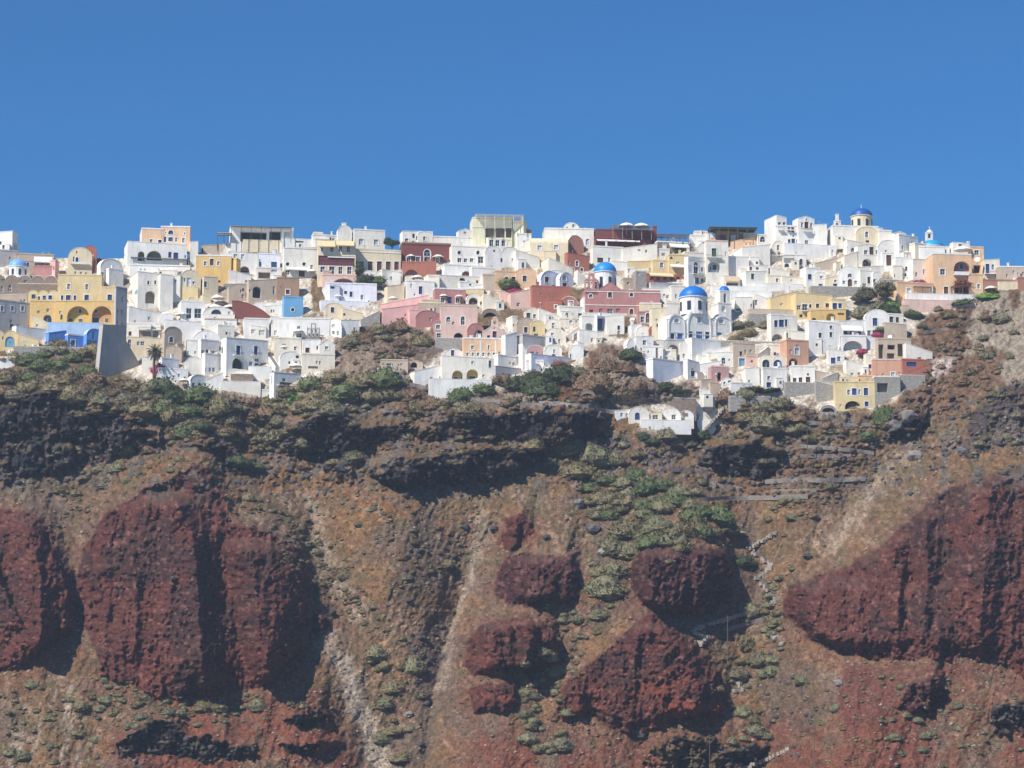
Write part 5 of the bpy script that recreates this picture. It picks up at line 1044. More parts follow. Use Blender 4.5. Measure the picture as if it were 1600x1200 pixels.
H('C', 372, 472, 580, 780, 12, label='tall cream house with stepped top left of the large white church', s=10, win='410,658,12,14,rk 450,715,14,10,rk')
H('W', 238, 320, 680, 762, 10, label='white rough wall house with satellite dishes', s=20, chim='264,655,690,14')
H('w', 285, 385, 696, 770, 8, 'v', rise=44, label='plain white apse vault left of the large white church', s=0)
H('T', 365, 412, 695, 780, 8, 'v', rise=30, label='dark red arch house squeezed behind the white apse', s=0, win='385,745,24,56,amD')
H('W', 268, 392, 755, 860, 12, label='white house with one dark square window at the cliff edge', s=20, win='337,795,22,30,rkT 318,835,12,20,rkT 360,835,12,14,rk')
H('W', 212, 280, 775, 850, 14, 'v', rise=40, label='white rounded terrace hut with a dark door at the cliff edge', s=20, win='272,835,30,26,ak')
H('W', 330, 450, 820, 910, 10, label='white house with three small dark windows right of the cliff edge', s=0, win='412,850,14,90,re 437,885,12,16,rkT 360,850,10,14,rk')
H('W', 385, 480, 778, 840, 8, 'v', rise=30, label='low white vault with a pergola under the large white church', s=0, win='400,815,24,14,rk')
H('G', 470, 560, 780, 880, 8, label='grey white house with a big shadowed arch under the church terrace', s=0, win='510,835,64,54,apD', dy=-1.5)
H('W', 445, 530, 842, 900, 8, label='white house with a square white frame window', s=0, win='475,858,34,26,rpT 472,890,16,16,rk', dy=-2)
H('W', 548, 600, 790, 905, 10, 'v', rise=24, label='slim white rounded turret wall under the church terrace', s=6, win='575,875,14,26,rk', dy=-2)
H('V', 350, 605, 906, 1006, 10, label='long blank blue white wall house at the cliff edge', s=8, dy=-1.5, rc='W')
H('W', 585, 668, 900, 1002, 10, label='white house with a bright blue door right of the blank blue white wall', s=0, win='629,982,24,32,rbT 593,970,10,22,rk 628,955,14,14,ak 593,930,10,18,rk', dy=-1.2)
STAIRS(700, 1000, 640, 900, 46, 'white curving stairs right of the bright blue door')
H('W', 650, 722, 868, 945, 10, label='small white block house at the top of the curving stairs', s=10)
TW('W', 690, 885, 805, 895, 'long white rising stair wall under the bell tower', roof='s', rise=-60, s=0, dy=-.5)
H('W', 720, 885, 850, 945, 10, label='white house with a small yellow parasol terrace', s=0, win='815,905,26,40,ak 850,900,10,14,rk')
PARASOL(755, 895, 48, 34, 'small yellow parasol on the white house terrace', None, 'y')
H('w', 875, 960, 800, 905, 12, label='cream house with a slanted top and teal door', s=0, win='915,910,16,40,rt 893,918,16,26,rk')
H('M', 742, 848, 942, 1035, 8, label='rose red house with a dark doorway below the small yellow parasol', s=0, win='790,1000,22,52,anD', rc='p')
PARASOL(770, 980, 14, 46, 'closed white parasol in front of the rose red house')
H('E', 670, 742, 1015, 1075, 14, label='round beige water tank house left of the rose red house', s=10)
H('E', 735, 860, 1040, 1078, 8, label='beige terrace house under the rose red house', s=0)
H('W', 800, 880, 1010, 1062, 8, 'v', rise=36, label='small white vault with two dark windows beside the rose red house', s=0, win='850,1034,18,22,rkT 820,1040,14,18,akT')
H('W', 675, 865, 1075, 1140, 10, 's', rise=20, label='white sloping terrace with blue tables below the beige terrace house', s=0, win='835,1130,14,22,rt 765,1112,30,20,rp')
H('W', 860, 990, 1042, 1125, 8, label='white house with a brown door and two windows above the scrub', s=0, win='904,1105,22,34,anT 962,1104,24,34,rnT 1014,1104,12,18,rkT 968,1070,16,12,akT')
TW('K', 400, 650, 1130, 1215, 'long purple brown stone retaining wall on the lower terrace', s=0, dy=.5)
TW('X', 855, 1100, 1122, 1165, 'dark stone wall under the white house with a brown door', s=0, dy=-1)
G_ = 3.636
zoom(1080, 310, G_)
H('W', 376, 545, 98, 290, 26, label='big white cube house with a blank sunlit side on the skyline', s=112, win='502,152,15,34,rkT 528,152,15,34,rkT', dep=9)
H('W', 484, 612, 158, 270, 10, label='white house with brown railing windows below the blank cube', s=0, win='502,158,0,0 557,246,14,28,rbT 580,246,20,34,rbT 604,248,14,30,rkT 580,214,10,14,rkT 556,176,16,30,rkT 577,176,14,34,rn', bal='496,530,164,180,n 545,585,166,180,n', dy=-1)
H('W', 585, 702, 102, 268, 12, 'g', rise=16, label='white skyline house with a rounded brown balcony', s=24, win='655,152,22,36,rnT 682,154,12,28,rkT 630,150,12,28,rkT 655,120,10,14,akT 656,248,20,22,rk', bal='640,692,166,188,n', dy=-.5)
H('w', 700, 772, 146, 240, 8, label='plain cream box house on the skyline', s=0)
H('w', 90, 375, 192, 240, 10, 's', rise=-16, label='cream wall house between slatted roof and big white cube', s=0, dy=1, win='405,232,0,0')
H('w', 382, 430, 210, 280, 10, label='cream wall with a round dark arch under the big white cube', s=0, win='406,232,30,32,ak')
H('W', 210, 450, 258, 400, 16, 's', rise=-26, label='broad bright white wall house with stepped parapet', s=80, win='')
H('W', 318, 385, 268, 330, 12, 'v', rise=30, label='small white vault with a grey window on the broad white terraces', s=0, win='344,302,14,26,rp', dy=-.5)
TW('W', 320, 485, 304, 345, 'white terrace parapet with brown edging', dy=-.6, band='322,482,312,8')
H('W', 455, 540, 242, 360, 12, 'v', rise=60, label='white vaulted house with a brown terrace rail', s=0, win='494,280,15,30,rkT 499,318,10,26,rn', bal='448,540,308,326,n')
H('W', 530, 830, 262, 345, 14, label='long white blank terrace wall under the skyline houses', s=0, name='terrace_wall', cat='wall', roof='t', dep=6)
TW('E', 655, 830, 336, 402, 'tan stone wall rising to the right under the white terrace', roof='s', rise=-52, dy=-1)
H('W', 508, 655, 322, 395, 10, label='white terrace house with brown rail and red arched door', s=20, win='624,360,18,34,anT 537,383,40,30,apD', bal='515,585,322,338,n')
H('W', 788, 822, 278, 330, 8, 'v', rise=12, label='little white bell arch on the white terrace', s=0, dep=1.5, win='803,308,12,36,apD', name='bell_arch', cat='bell arch')
H('w', 180, 330, 330, 450, 16, label='grey white shaded wall house right of the tall tower house', s=20, dy=.3)
H('W', 270, 440, 378, 470, 16, label='white stepped house with two brown shuttered windows', s=60, win='339,398,14,20,rn 376,392,16,24,rn', dy=.5)
H('w', 185, 280, 440, 505, 12, label='cream roofed terrace house with an orange awning', s=0, win='232,490,66,20,rkD', awn='188,275,444,470,e')
H('W', 280, 430, 410, 505, 14, label='white house with a slim green door left of the low white row', s=30, win='349,444,18,32,rgT 305,470,10,14,rk 395,470,0,0')
H('W', 420, 525, 440, 492, 8, label='low white row house with one dark square window', s=14, win='489,465,16,22,rkT')
H('W', 518, 640, 446, 492, 8, label='low white row house with a tiny window', s=0, win='567,465,10,10,rkT')
TW('W', 360, 640, 485, 520, 'white terrace wall under the low white row', dy=-1)
H('W', 455, 560, 396, 450, 10, 's', rise=20, label='white slanted roof house above the low white row', s=0)
H('W', 628, 735, 398, 500, 14, label='white house with a blue window left of the round oven house', s=26, win='674,446,22,30,rbT')
H('w', 700, 765, 420, 505, 10, 'v', rise=20, label='cream rounded oven house with a dark hatch', s=0, win='740,448,16,16,rkT 735,495,22,18,rb')
H('C', 760, 860, 430, 505, 10, 's', rise=-30, label='cream peaked house right of the rounded oven house', s=0, win='818,494,22,18,rb')
TW('W', 120, 430, 500, 545, 'long white retaining wall right of the bell tower', dy=-.5, band='120,430,528,3')
TW('W', 225, 460, 530, 585, 'lower white terrace wall right of the bell tower', dy=-.6, win='366,566,14,12,rk')
H('w', 220, 350, 560, 640, 12, label='cream ruin house with a dark awning right of the bell tower', s=30, win='262,636,40,20,rkD 345,610,16,24,ak')
H('W', 340, 450, 545, 625, 12, 's', rise=30, label='white stepped terrace house left of the yellow row', s=20, win='368,592,18,30,rk')
TW('E', 335, 605, 632, 672, 'rounded tan stone terrace edge below the yellow row', s=0, dy=-.6)
TW('X', 330, 470, 655, 730, 'grey tan rubble wall above the scrub right of the large church', s=0, dy=-.3)
H('Y', 440, 600, 525, 640, 10, 's', rise=-46, label='yellow sloping house with one small window, left of the long yellow house', s=10, win='513,602,14,14,rk')
H('Y', 578, 805, 540, 680, 10, 's', rise=12, label='long yellow house with a row of small windows', s=18, win='612,620,22,26,rk 646,618,30,36,rkT 677,612,14,20,rnT 718,610,18,24,rnT 773,608,20,24,rnT 646,590,14,20,rn 624,672,18,26,rn', bal='630,664,624,640,n')
H('Y', 800, 880, 575, 690, 10, label='yellow end house with two blue doors', s=0, win='816,612,26,34,rbT 846,610,20,28,rbT')
H('y', 680, 880, 625, 715, 8, 's', rise=-20, label='deep yellow lower house with a dark arch and a round opening', s=0, win='796,690,54,72,ayD 698,692,26,26,an 852,650,36,26,re', dy=-1.2)
H('W', 445, 605, 665, 800, 14, label='white house with three blue window doors over an arch', s=10, win='482,712,20,38,rbT 513,710,28,40,rbT 540,708,14,40,rbT 490,795,64,46,apD', rc='W')
H('W', 560, 620, 700, 745, 10, 'g', rise=36, label='white tent shaped roof beside the three blue window doors', s=0)
H('w', 540, 670, 752, 830, 10, label='cream house with plants on its roof edge above the orange house', s=0, win='543,785,14,50,rn 556,788,12,46,rn')
TW('X', 120, 545, 812, 835, 'grey footpath wall below the scrub and the church', s=0, dy=.4)
H('E', 240, 365, 826, 950, 12, label='beige box house with a turquoise door', s=0, win='288,930,32,42,rtT 262,940,18,24,rk')
H('p', 312, 382, 898, 955, 8, label='small tan pink porch house right of the turquoise door', s=0, win='345,925,14,14,ae')
H('X', 355, 440, 840, 935, 10, 's', rise=-70, label='grey stone stair house between beige house and orange house', s=0)
H('W', 432, 550, 835, 925, 10, label='white house with a deep arch left of the orange house', s=0, win='515,875,16,24,rk', dy=.5)
H('W', 388, 545, 892, 970, 10, 'v2', rise=30, label='white twin arched houses with dark doors left of the orange house', s=0, win='426,940,44,50,akT 492,942,48,50,ab')
H('Z', 545, 668, 810, 955, 12, label='orange house with a brown arch and a pale blue window', s=0, win='601,868,26,38,rpT 582,938,54,56,anD 566,870,14,24,rp 601,838,14,14,ap', dep=5)
H('A', 622, 670, 812, 950, 20, label='tan side wall of the orange house with the brown arch', s=0, dy=.7)
STAIRS(520, 965, 548, 905, 18, 'brown stair at the left of the orange house', 'T')
H('W', 670, 850, 700, 880, 14, label='white house with three green windows above the stone ramp', s=0, win='733,778,18,28,rgT 794,774,16,28,rgT 794,732,14,18,rgT')
TW('W', 25, 175, 920, 1000, 'white stair wall left of the rose red house with a closed parasol', roof='s', rise=-30)
H('W', 270, 390, 960, 1065, 12, label='white house group with pale terraces right of the rose red house', s=40, win='285,1020,14,18,rk 330,1040,14,18,rk')
H('W', 390, 545, 968, 1075, 10, label='white house with bluish side and a blue terrace door', s=20, win='441,1020,16,22,rkT 441,1060,26,30,rbT')
H('V', 480, 560, 965, 1050, 24, label='bluish blank side house left of the cream house with three brown windows', s=0, dy=.6)
H('w', 560, 705, 955, 1058, 8, label='cream white house with three brown shuttered windows', s=10, win='588,1038,20,36,rnT 621,1035,20,36,rnT 664,1034,26,40,rnT 664,1000,12,12,rn')
H('E', 700, 770, 980, 1050, 14, label='tan grey side of the cream white house with brown shutters', s=0, dy=.4)
TW('X', 535, 830, 1048, 1100, 'tan stone retaining wall under the cream house with brown shutters', s=0, dy=-1)
H('X', 745, 835, 985, 1060, 12, 's', rise=-40, label='rough stone ramp house at the left of the yellow corner house', s=0)

zoom(1240, 310, G_)
# hilltop church
H('w', 225, 485, 160, 250, 8, label='hilltop cream church with a dark blue dome and arched windows', name='domed_church', cat='church', s=0, win='416,205,18,34,akT', dome=(325, 448, 54, 102, 170, (.012, .09, .32), 5.0, None, 'C'), dep=11)
H('C', 355, 482, 162, 252, 10, 'v', rise=44, label='cream vaulted front of the hilltop church', name='church_vault', cat='church', s=0, dy=-1, win='416,205,18,34,akT 420,245,20,14,rn', dep=5)
H('w', 232, 270, 130, 215, 10, label='slender white bell tower of the hilltop church', name='bell_tower', cat='bell tower', s=6, dep=1.8, win='248,160,16,44,apD', chim='250,88,132,16', dy=-.4)
H('w', 222, 330, 180, 250, 8, 's', rise=-30, label='cream stepped wall left of the hilltop church', s=0, dy=-.8)
H('w', 480, 560, 185, 250, 10, label='cream annex right of the hilltop church', s=8)
H('w', 552, 640, 188, 260, 18, 'g', rise=14, label='white gabled house right of the hilltop church annex', s=20)
H('W', 580, 710, 216, 322, 24, label='shaded white house with small windows under the skyline at right', s=0, win='618,278,10,22,rkT 683,298,10,26,rkT 602,308,10,20,rk 616,308,10,20,rk 670,255,8,20,rkT')
H('W', 690, 800, 262, 335, 20, label='bluish white house with two windows left of the turquoise dome', s=0, win='740,315,16,24,rkT 758,318,8,18,rk', dy=-.5)
H('W', 715, 860, 277, 335, 8, label='white church with a wide turquoise dome and a lantern', name='domed_church', cat='church', s=0, dome=(718, 850, 236, 275, 300, (.02, .30, .55), 4.0), win='')
H('w', 752, 792, 195, 240, 8, label='small white lantern turret above the turquoise dome', name='lantern_turret', cat='turret', s=6, dep=2.0, dy=5.4, win='772,212,16,26,apD', dome=(755, 790, 178, 194, 204, (.75, .73, .68), 1.0))
H('w', 480, 600, 238, 355, 10, 'v', rise=26, label='cream white broad vault below the hilltop church', s=10)
H('w', 275, 390, 240, 335, 12, label='cream white house with a dark round window below the hilltop church', s=30, win='338,292,24,22,ak')
H('W', 250, 365, 300, 420, 12, 's', rise=-30, label='white stepped house left of the arched balcony house', s=40)
H('W', 358, 490, 258, 398, 10, 'g', rise=18, label='bright white house with three brown windows over a big arch', s=8, win='443,298,24,44,rnT 410,306,20,24,rkT 474,306,16,24,rkT 418,370,54,50,akD 402,378,14,26,rnI', dy=-.5)
H('W', 482, 512, 258, 400, 8, 'v', rise=24, label='slim white vault right of the bright white house', s=0, dy=-.2)
H('W', 508, 570, 310, 420, 10, label='white house with a tall brown door', s=0, win='541,352,28,60,rnT', dy=.4)
H('W', 560, 680, 335, 450, 12, label='white house with small brown windows and scaffold roof', s=20, win='573,410,16,26,rnT 640,400,12,24,rnT 617,434,12,16,rn 636,434,12,16,rn')
H('W', 510, 620, 384, 465, 12, label='white stepped house below the tall brown door', s=60, win='570,440,16,18,rk')
H('w', 622, 720, 305, 370, 8, label='cream bell frame house below the shaded skyline house', s=0, belfry=(628, 665, 296, 345, 2, .0))
H('W', 610, 790, 345, 465, 16, label='bright white sloping house left of the big salmon villa', s=70, win='698,432,12,24,rk 768,428,24,26,rkT')
H('W', 232, 270, 360, 420, 14, label='tiny white house right of the tan rising wall', s=10, win='262,408,8,8,rk')
H('W', 255, 382, 386, 502, 6, 'v', rise=60, label='white chapel with a round topped brown door and two windows', name='small_chapel', cat='chapel', s=0, win='320,480,24,44,anT 320,438,26,22,akT 286,477,16,20,rkT 353,477,16,20,rkT', belfry=(290, 320, 378, 420, 1, .5))
H('W', 380, 488, 412, 500, 10, 'f', label='white house with a half open brown door right of the white chapel', s=0, win='428,465,16,38,rnT 460,468,16,20,rkT 402,490,22,14,rk')
H('W', 450, 490, 418, 498, 10, 'v', rise=24, label='small white vault beside the half open brown door', s=0, dy=-.4, win='460,468,16,20,rkT')
H('w', 365, 512, 378, 440, 12, 's', rise=-20, label='tan cream wall above the half open brown door house', s=0, dy=.6)
TW('X', 100, 440, 502, 560, 'long grey stone retaining wall above the long yellow house', s=0)
TW('X', 490, 600, 462, 545, 'stone retaining wall left of the salmon villa', s=0)
H('W', 88, 260, 700, 868, 8, label='white house with green windows and a stair, below the deep yellow house', s=0, win='151,778,18,28,rgT 212,774,16,28,rgT 212,732,14,18,rgT', dy=-.3)
STAIRS(225, 860, 262, 790, 26, 'white outside stair beside the green windowed house')
H('W', 255, 412, 690, 785, 8, label='white house with a shade roof over three blue windows', s=0, win='294,766,22,28,rbT 332,766,26,30,rbT 374,766,18,26,rbT', awn='268,395,722,750,w')
H('W', 275, 415, 782, 870, 8, label='white terrace house with a wide shallow arch', s=0, win='338,840,110,62,apD 344,860,14,18,rkI', dy=-1)
H('W', 410, 545, 632, 785, 8, 'v', rise=48, label='white rounded gable house with a blue window and flowers', s=0, win='463,702,26,44,rbT 429,766,20,32,rkT 461,766,22,34,rbT')
H('W', 520, 625, 660, 720, 10, label='white flat house with a dark green window right of the rounded gable', s=0, win='556,688,22,32,rgT 590,690,18,30,rn')
H('E', 520, 645, 708, 800, 8, 's', rise=10, label='plain tan retaining house under the white flat house', s=0, name='retaining_wall', cat='wall', dy=-1)
TW('W', 412, 500, 782, 850, 'white curved terrace wall with bougainvillea', dy=-.8, roof='s', rise=20)
H('E', 480, 670, 800, 920, 6, label='unfinished concrete house with open bays and pillars', s=0, win='555,845,42,26,rkD 552,895,42,30,reD 615,862,46,70,reD 497,870,26,80,reD', dy=-.5, name='unfinished_house')
H('w', 640, 790, 825, 935, 12, 's', rise=50, label='pale rough ramp wall right of the unfinished house', s=0)
H('W', 200, 290, 858, 945, 10, label='small white house with two blue grey doors below the wide arch', s=0, win='225,922,26,34,rbT 258,912,20,28,rkT')
H('W', 300, 420, 920, 1010, 10, 's', rise=30, label='white sloping roof house above the yellow corner house', s=0, win='372,996,16,18,rk 332,1000,16,18,rk')
H('W', 412, 456, 885, 1010, 10, label='narrow white house with one blue window left of the salmon box', s=0, win='434,955,16,24,rbT')
H('Z', 450, 622, 918, 1022, 6, label='salmon orange box house with a row of small blue windows', s=0, rc='p', win='564,1000,22,26,rpT 602,998,14,20,rp 474,1010,12,16,rp 508,1004,12,18,rp')
H('T', 620, 740, 918, 1010, 12, label='brick red side house with a blue panel right of the salmon box', s=0, win='670,942,56,24,rb', dy=.3)
TW('T', 650, 780, 940, 1010, 'brick red curved stair wall right of the salmon box', roof='s', rise=-50)
H('X', 462, 608, 1015, 1140, 6, label='grey concrete pillar frame under the salmon box house', s=0, win='505,1075,60,50,reD 555,1045,70,34,reD 555,1095,70,34,reD', dy=-.6, name='concrete_frame', cat='building')
TW('X', 600, 750, 1005, 1090, 'grey stone wall right of the concrete pillar frame', s=0)
H('Y', 238, 465, 1045, 1200, 6, label='yellow corner house with blue windows and a dark arch above the cliff', s=0, win='345,1098,26,38,rbT 313,1102,16,30,rkT 374,1100,12,30,rkT 411,1098,24,42,rbT 336,1180,88,58,akD 340,1185,40,36,rbI 415,1168,22,28,rbT 268,1178,12,16,rp')
H('C', 250, 372, 978, 1050, 10, 's', rise=55, label='cream sloping roof house behind the yellow corner house', s=0, dy=.8)
H('A', 370, 465, 1010, 1058, 8, label='low tan terrace house with flower pots above the yellow corner house', s=0, dy=.4, win='374,1038,16,20,rb')
TW('X', 130, 260, 1040, 1150, 'rough grey rock wall left of the yellow corner house', roof='s', rise=30)
H('X', 150, 245, 1175, 1215, 6, 'v', rise=34, label='low arched cave front with a white rim left of the yellow corner house', s=0, win='198,1200,70,34,akD', rc='W', name='cave_house', dy=-1)

zoom(1360, 330, K_)
H('A', 375, 618, 262, 505, 8, label='big salmon villa with a deep arched balcony and white windows', name='salmon_villa', cat='villa', s=8, win='437,367,30,36,rkT 554,346,98,84,afD 550,335,24,34,rkI 548,380,50,22,rkI 458,478,26,42,rnT 492,474,12,40,rw 548,460,84,76,anD 585,462,0,0', bal='506,602,364,388,w', dep=10, rc='w')
H('A', 612, 690, 220, 400, 8, label='salmon rear tower of the villa with a white window and satellite dish', name='salmon_villa_tower', cat='villa', s=0, win='643,250,28,28,rkT 645,350,40,46,rkD', dy=.8)
H('A', 600, 684, 384, 500, 8, label='salmon right hand annex of the villa with one window', name='salmon_villa_annex', cat='villa', s=0, win='655,455,16,28,rkT', dy=-.4)
H('W', 500, 600, 190, 262, 10, label='white roof room on top of the salmon villa', s=0, win='544,202,22,22,rkT', chim='596,182,250,14 470,212,265,22', dy=5)
PARASOL(560, 208, 116, 50, 'large white parasol on the salmon villa roof')
H('A', 155, 382, 436, 545, 10, label='low salmon wing left of the big salmon villa', s=10, win='232,492,24,52,rwT 368,478,12,24,rkT', dy=-.4)
H('p', 330, 385, 340, 430, 12, 'v', rise=24, label='small grey white vault against the left side of the salmon villa', s=0, win='352,378,26,36,rpT', dy=.5)
PERGOLA(262, 372, 455, 512, 'bougainvillea pergola on the salmon villa terrace', (.20, .10, .08), 8, 3, 3, -4)
PERGOLA(505, 612, 448, 498, 'dark pergola with red flowers on the villa terrace', (.18, .09, .07), 8, 3, 3, -3.5)
TW('W', 222, 690, 502, 545, 'long white terrace wall in front of the salmon villa', s=0, dy=-3.5, band='222,690,540,8')
TW('p', 205, 640, 540, 580, 'low salmon garden wall below the white terrace wall', s=0, dy=-4.5)
H('W', 690, 785, 290, 425, 8, label='white house with a blue door on a balcony right of the villa', s=0, win='709,348,22,58,rbT 741,338,16,32,rkT', bal='694,780,362,380,b')
PARASOL(730, 452, 82, 40, 'white parasol right of the salmon villa')
H('E', 770, 945, 338, 420, 6, label='low tan house on the ridge at the right edge', s=0, rc='w')
H('R', 690, 905, 420, 480, 6, label='dark red brown low house behind the white parasol on the ridge', s=0, dy=.4)
H('C', 772, 900, 424, 475, 6, label='low cream ridge house right of the white parasol', s=0, dy=-.3)
H('W', 855, 1010, 362, 440, 8, 's', rise=-40, label='white sloping house cut by the right edge of the picture', s=20, win='875,365,14,14,rk')
H('R', 895, 1010, 405, 470, 6, label='brown wall house at the right edge below the white sloping house', s=0, dy=-.5)
TW('E', 195, 240, 570, 640, 'short tan pillar wall below the villa garden')

zoom(920, 560, 1600 / 560.)
zoom(520, 560, 1600 / 560.)
H('W', 1262, 1330, 228, 268, 8, label='small white house with two dark windows at the left end of the lower terrace', s=0, win='1290,252,12,18,rk 1312,252,10,16,rk')
H('W', 1322, 1412, 216, 280, 6, 'v', rise=36, label='white vaulted cave house with a blue door on the lower terrace', s=0, win='1360,258,22,32,ab', dy=-.6)
H('C', 1408, 1470, 240, 280, 8, label='low cream terrace house between the two lower white vaults', s=0, win='1440,262,26,20,rk')
H('W', 1465, 1555, 222, 280, 6, 'v', rise=44, label='white vaulted cave house with plants, middle of the lower terrace', s=0, win='1522,262,20,22,rk', dy=-.6)
H('W', 1545, 1612, 234, 278, 6, 'v', rise=30, label='small white vault with a wide dark window on the lower terrace', s=0, win='1575,252,24,16,rk', dy=-.4)
H('W', 1375, 1600, 276, 326, 8, label='long white front wall of the lower cave terrace', s=0, dy=-1.5, win='1415,312,8,14,rb', roof='t', name='terrace_wall', cat='wall', ext=.8)
H('W', 1620, 1735, 185, 270, 10, label='blue white house with a shaded porch right of the lower cave terrace', s=0, win='1700,240,24,40,rb')
TW('W', 1590, 1760, 280, 318, 'white rough terrace wall at the right end of the lower cave terrace', dy=-1)
print('dropped openings:', len(LOG)); 
for q in LOG[:60]: print(q)
# ------------------------------------------------------------------ plants, rocks, paths, poles
def ico(sub):
    bm = bmesh.new(); bmesh.ops.create_icosphere(bm, subdivisions=sub, radius=1); bm.verts.ensure_lookup_table()
    v = np.array([p.co[:] for p in bm.verts]); f = [tuple(q.index for q in p.verts) for p in bm.faces]; bm.free(); return v, f
IV2, IF2 = ico(2); IV1, IF1 = ico(1); IV3, IF3 = ico(3)
def bump3(v, k, s):
    return fbm(v[:, 0] * k + 3.1 * v[:, 2] + s, v[:, 1] * k - 2.3 * v[:, 2] + 1.7 * s, 3, int(s) + 5)
def shrub_mesh(seed, nl=520, flat=.8, leaf=.075):
    """a cushion of twigs: lumpy core, many small leaf sprays standing off it"""
    rs = np.random.RandomState(seed); v = IV3.copy(); r = 1 + .30 * bump3(v, 1.6, seed * 3.7) + .22 * bump3(v, 3.8, seed * 5.1); v = v * r[:, None] * .86
    v[:, 2] = np.where(v[:, 2] < 0, v[:, 2] * .35, v[:, 2] * flat); vs = [tuple(p) for p in v]; fs = list(IF3)
    d = rs.normal(size=(nl, 3)); d[:, 2] = np.abs(d[:, 2]) * .9 - .12; d /= np.linalg.norm(d, axis=1)[:, None]
    rr = (1 + .30 * bump3(d, 1.6, seed * 3.7) + .22 * bump3(d, 3.8, seed * 5.1)) * rs.uniform(.84, 1.0, nl)
    for i in range(nl):
        c = d[i] * rr[i]; c[2] *= flat; a = rs.normal(size=3); a /= np.linalg.norm(a); b = np.cross(a, d[i]); b /= np.linalg.norm(b) + 1e-6; s = leaf * rs.uniform(.5, 1.3); k = len(vs)
        a2 = np.cross(b, a) * .4 + a
        vs += [tuple(c - b * s * .6), tuple(c + a2 * s), tuple(c + b * s * .6), tuple(c + d[i] * s * 1.2)]; fs += [(k, k + 1, k + 2, k + 3)]
    return vs, fs
SHR = []
for k in range(6):
    vs, fs = shrub_mesh(k + 1); me = bpy.data.meshes.new('shrub'); me.from_pydata(vs, [], fs); me.materials.append(None); SHR.append(me)
LEAF = {'olive': leafmat('olive_leaves', (.098, .082, .040), (.215, .178, .098)), 'green': leafmat('green_leaves', (.050, .075, .028), (.130, .150, .065)), 'grey': leafmat('grey_green_leaves', (.092, .086, .048), (.190, .172, .104)),
        'dark': leafmat('dark_green_leaves', (.022, .036, .017), (.065, .080, .035)), 'dry': leafmat('dry_brown_twigs', (.100, .065, .038), (.200, .130, .080)), 'lime': leafmat('yellow_green_leaves', (.100, .098, .050), (.195, .182, .105)),
        'pink': leafmat('bougainvillea', (.22, .03, .08), (.42, .07, .15)), 'red': leafmat('red_brown_leaves', (.14, .05, .03), (.26, .09, .05)), 'lawn': leafmat('lawn_grass', (.06, .14, .02), (.14, .25, .05))}
_sm = {}
def shrub(u, v, w, kind, label, group=None, name='shrub', cat='shrub', tall=1.0, dy=0.0, lift=0.0):
    p = G(u, v) if not dy else Vector(unproj(u, v, terr(u, v) + dy)); r = w * .68 * p.y / FPX; k = random.randrange(6)
    if (k, kind) not in _sm:
        me = SHR[k].copy(); me.materials[0] = LEAF[kind]; _sm[(k, kind)] = me
    o = bpy.data.objects.new(name, _sm[(k, kind)]); C.objects.link(o); o.location = p + Vector((0, .25 * r, .08 * r + lift)); o.rotation_euler = (random.uniform(-.2, .2), random.uniform(-.2, .2), random.uniform(0, 6.28))
    o.scale = (r * random.uniform(.9, 1.15), r * random.uniform(.8, 1.1), r * tall * random.uniform(.85, 1.1)); return tag(o, label, cat, group)
def inpoly(poly):
    P = np.array(poly); x0, y0, x1, y1 = P[:, 0].min(), P[:, 1].min(), P[:, 0].max(), P[:, 1].max()
    while True:
        u, v = random.uniform(x0, x1), random.uniform(y0, y1)
        if sdf(poly, np.array([u]), np.array([v]))[0] > 0: return u, v
# ground cover nobody could count: small herbs and tufts, stones
def field(name, pts_, rad, vt, ft, mat, flat, label, jit=.25):
    rs = np.random.RandomState(len(pts_)); n = len(pts_); P = np.array(pts_); ang = rs.uniform(0, 6.28, n); Rm = np.array(rad)
    V0 = np.repeat(vt[None], n, 0) * (1 + jit * rs.normal(size=(n, len(vt), 1))); ca, sa = np.cos(ang)[:, None], np.sin(ang)[:, None]
    x = V0[..., 0] * ca - V0[..., 1] * sa; y = V0[..., 0] * sa + V0[..., 1] * ca; z = V0[..., 2] * flat
    W = np.stack([x, y, z], -1) * Rm[:, None, None] + P[:, None, :]; F = (np.array(ft)[None] + (np.arange(n) * len(vt))[:, None, None]).reshape(-1, 3)
    me = bpy.data.meshes.new(name); me.vertices.add(n * len(vt)); me.vertices.foreach_set('co', W.astype(np.float32).ravel()); me.loops.add(F.size); me.loops.foreach_set('vertex_index', F.astype(np.int32).ravel())
    me.polygons.add(len(F)); me.polygons.foreach_set('loop_start', np.arange(len(F), dtype=np.int32) * 3); me.polygons.foreach_set('loop_total', np.full(len(F), 3, np.int32)); me.update(calc_edges=True); me.materials.append(mat)
    o = bpy.data.objects.new(name, me); C.objects.link(o); return tag(o, label, kind='stuff')
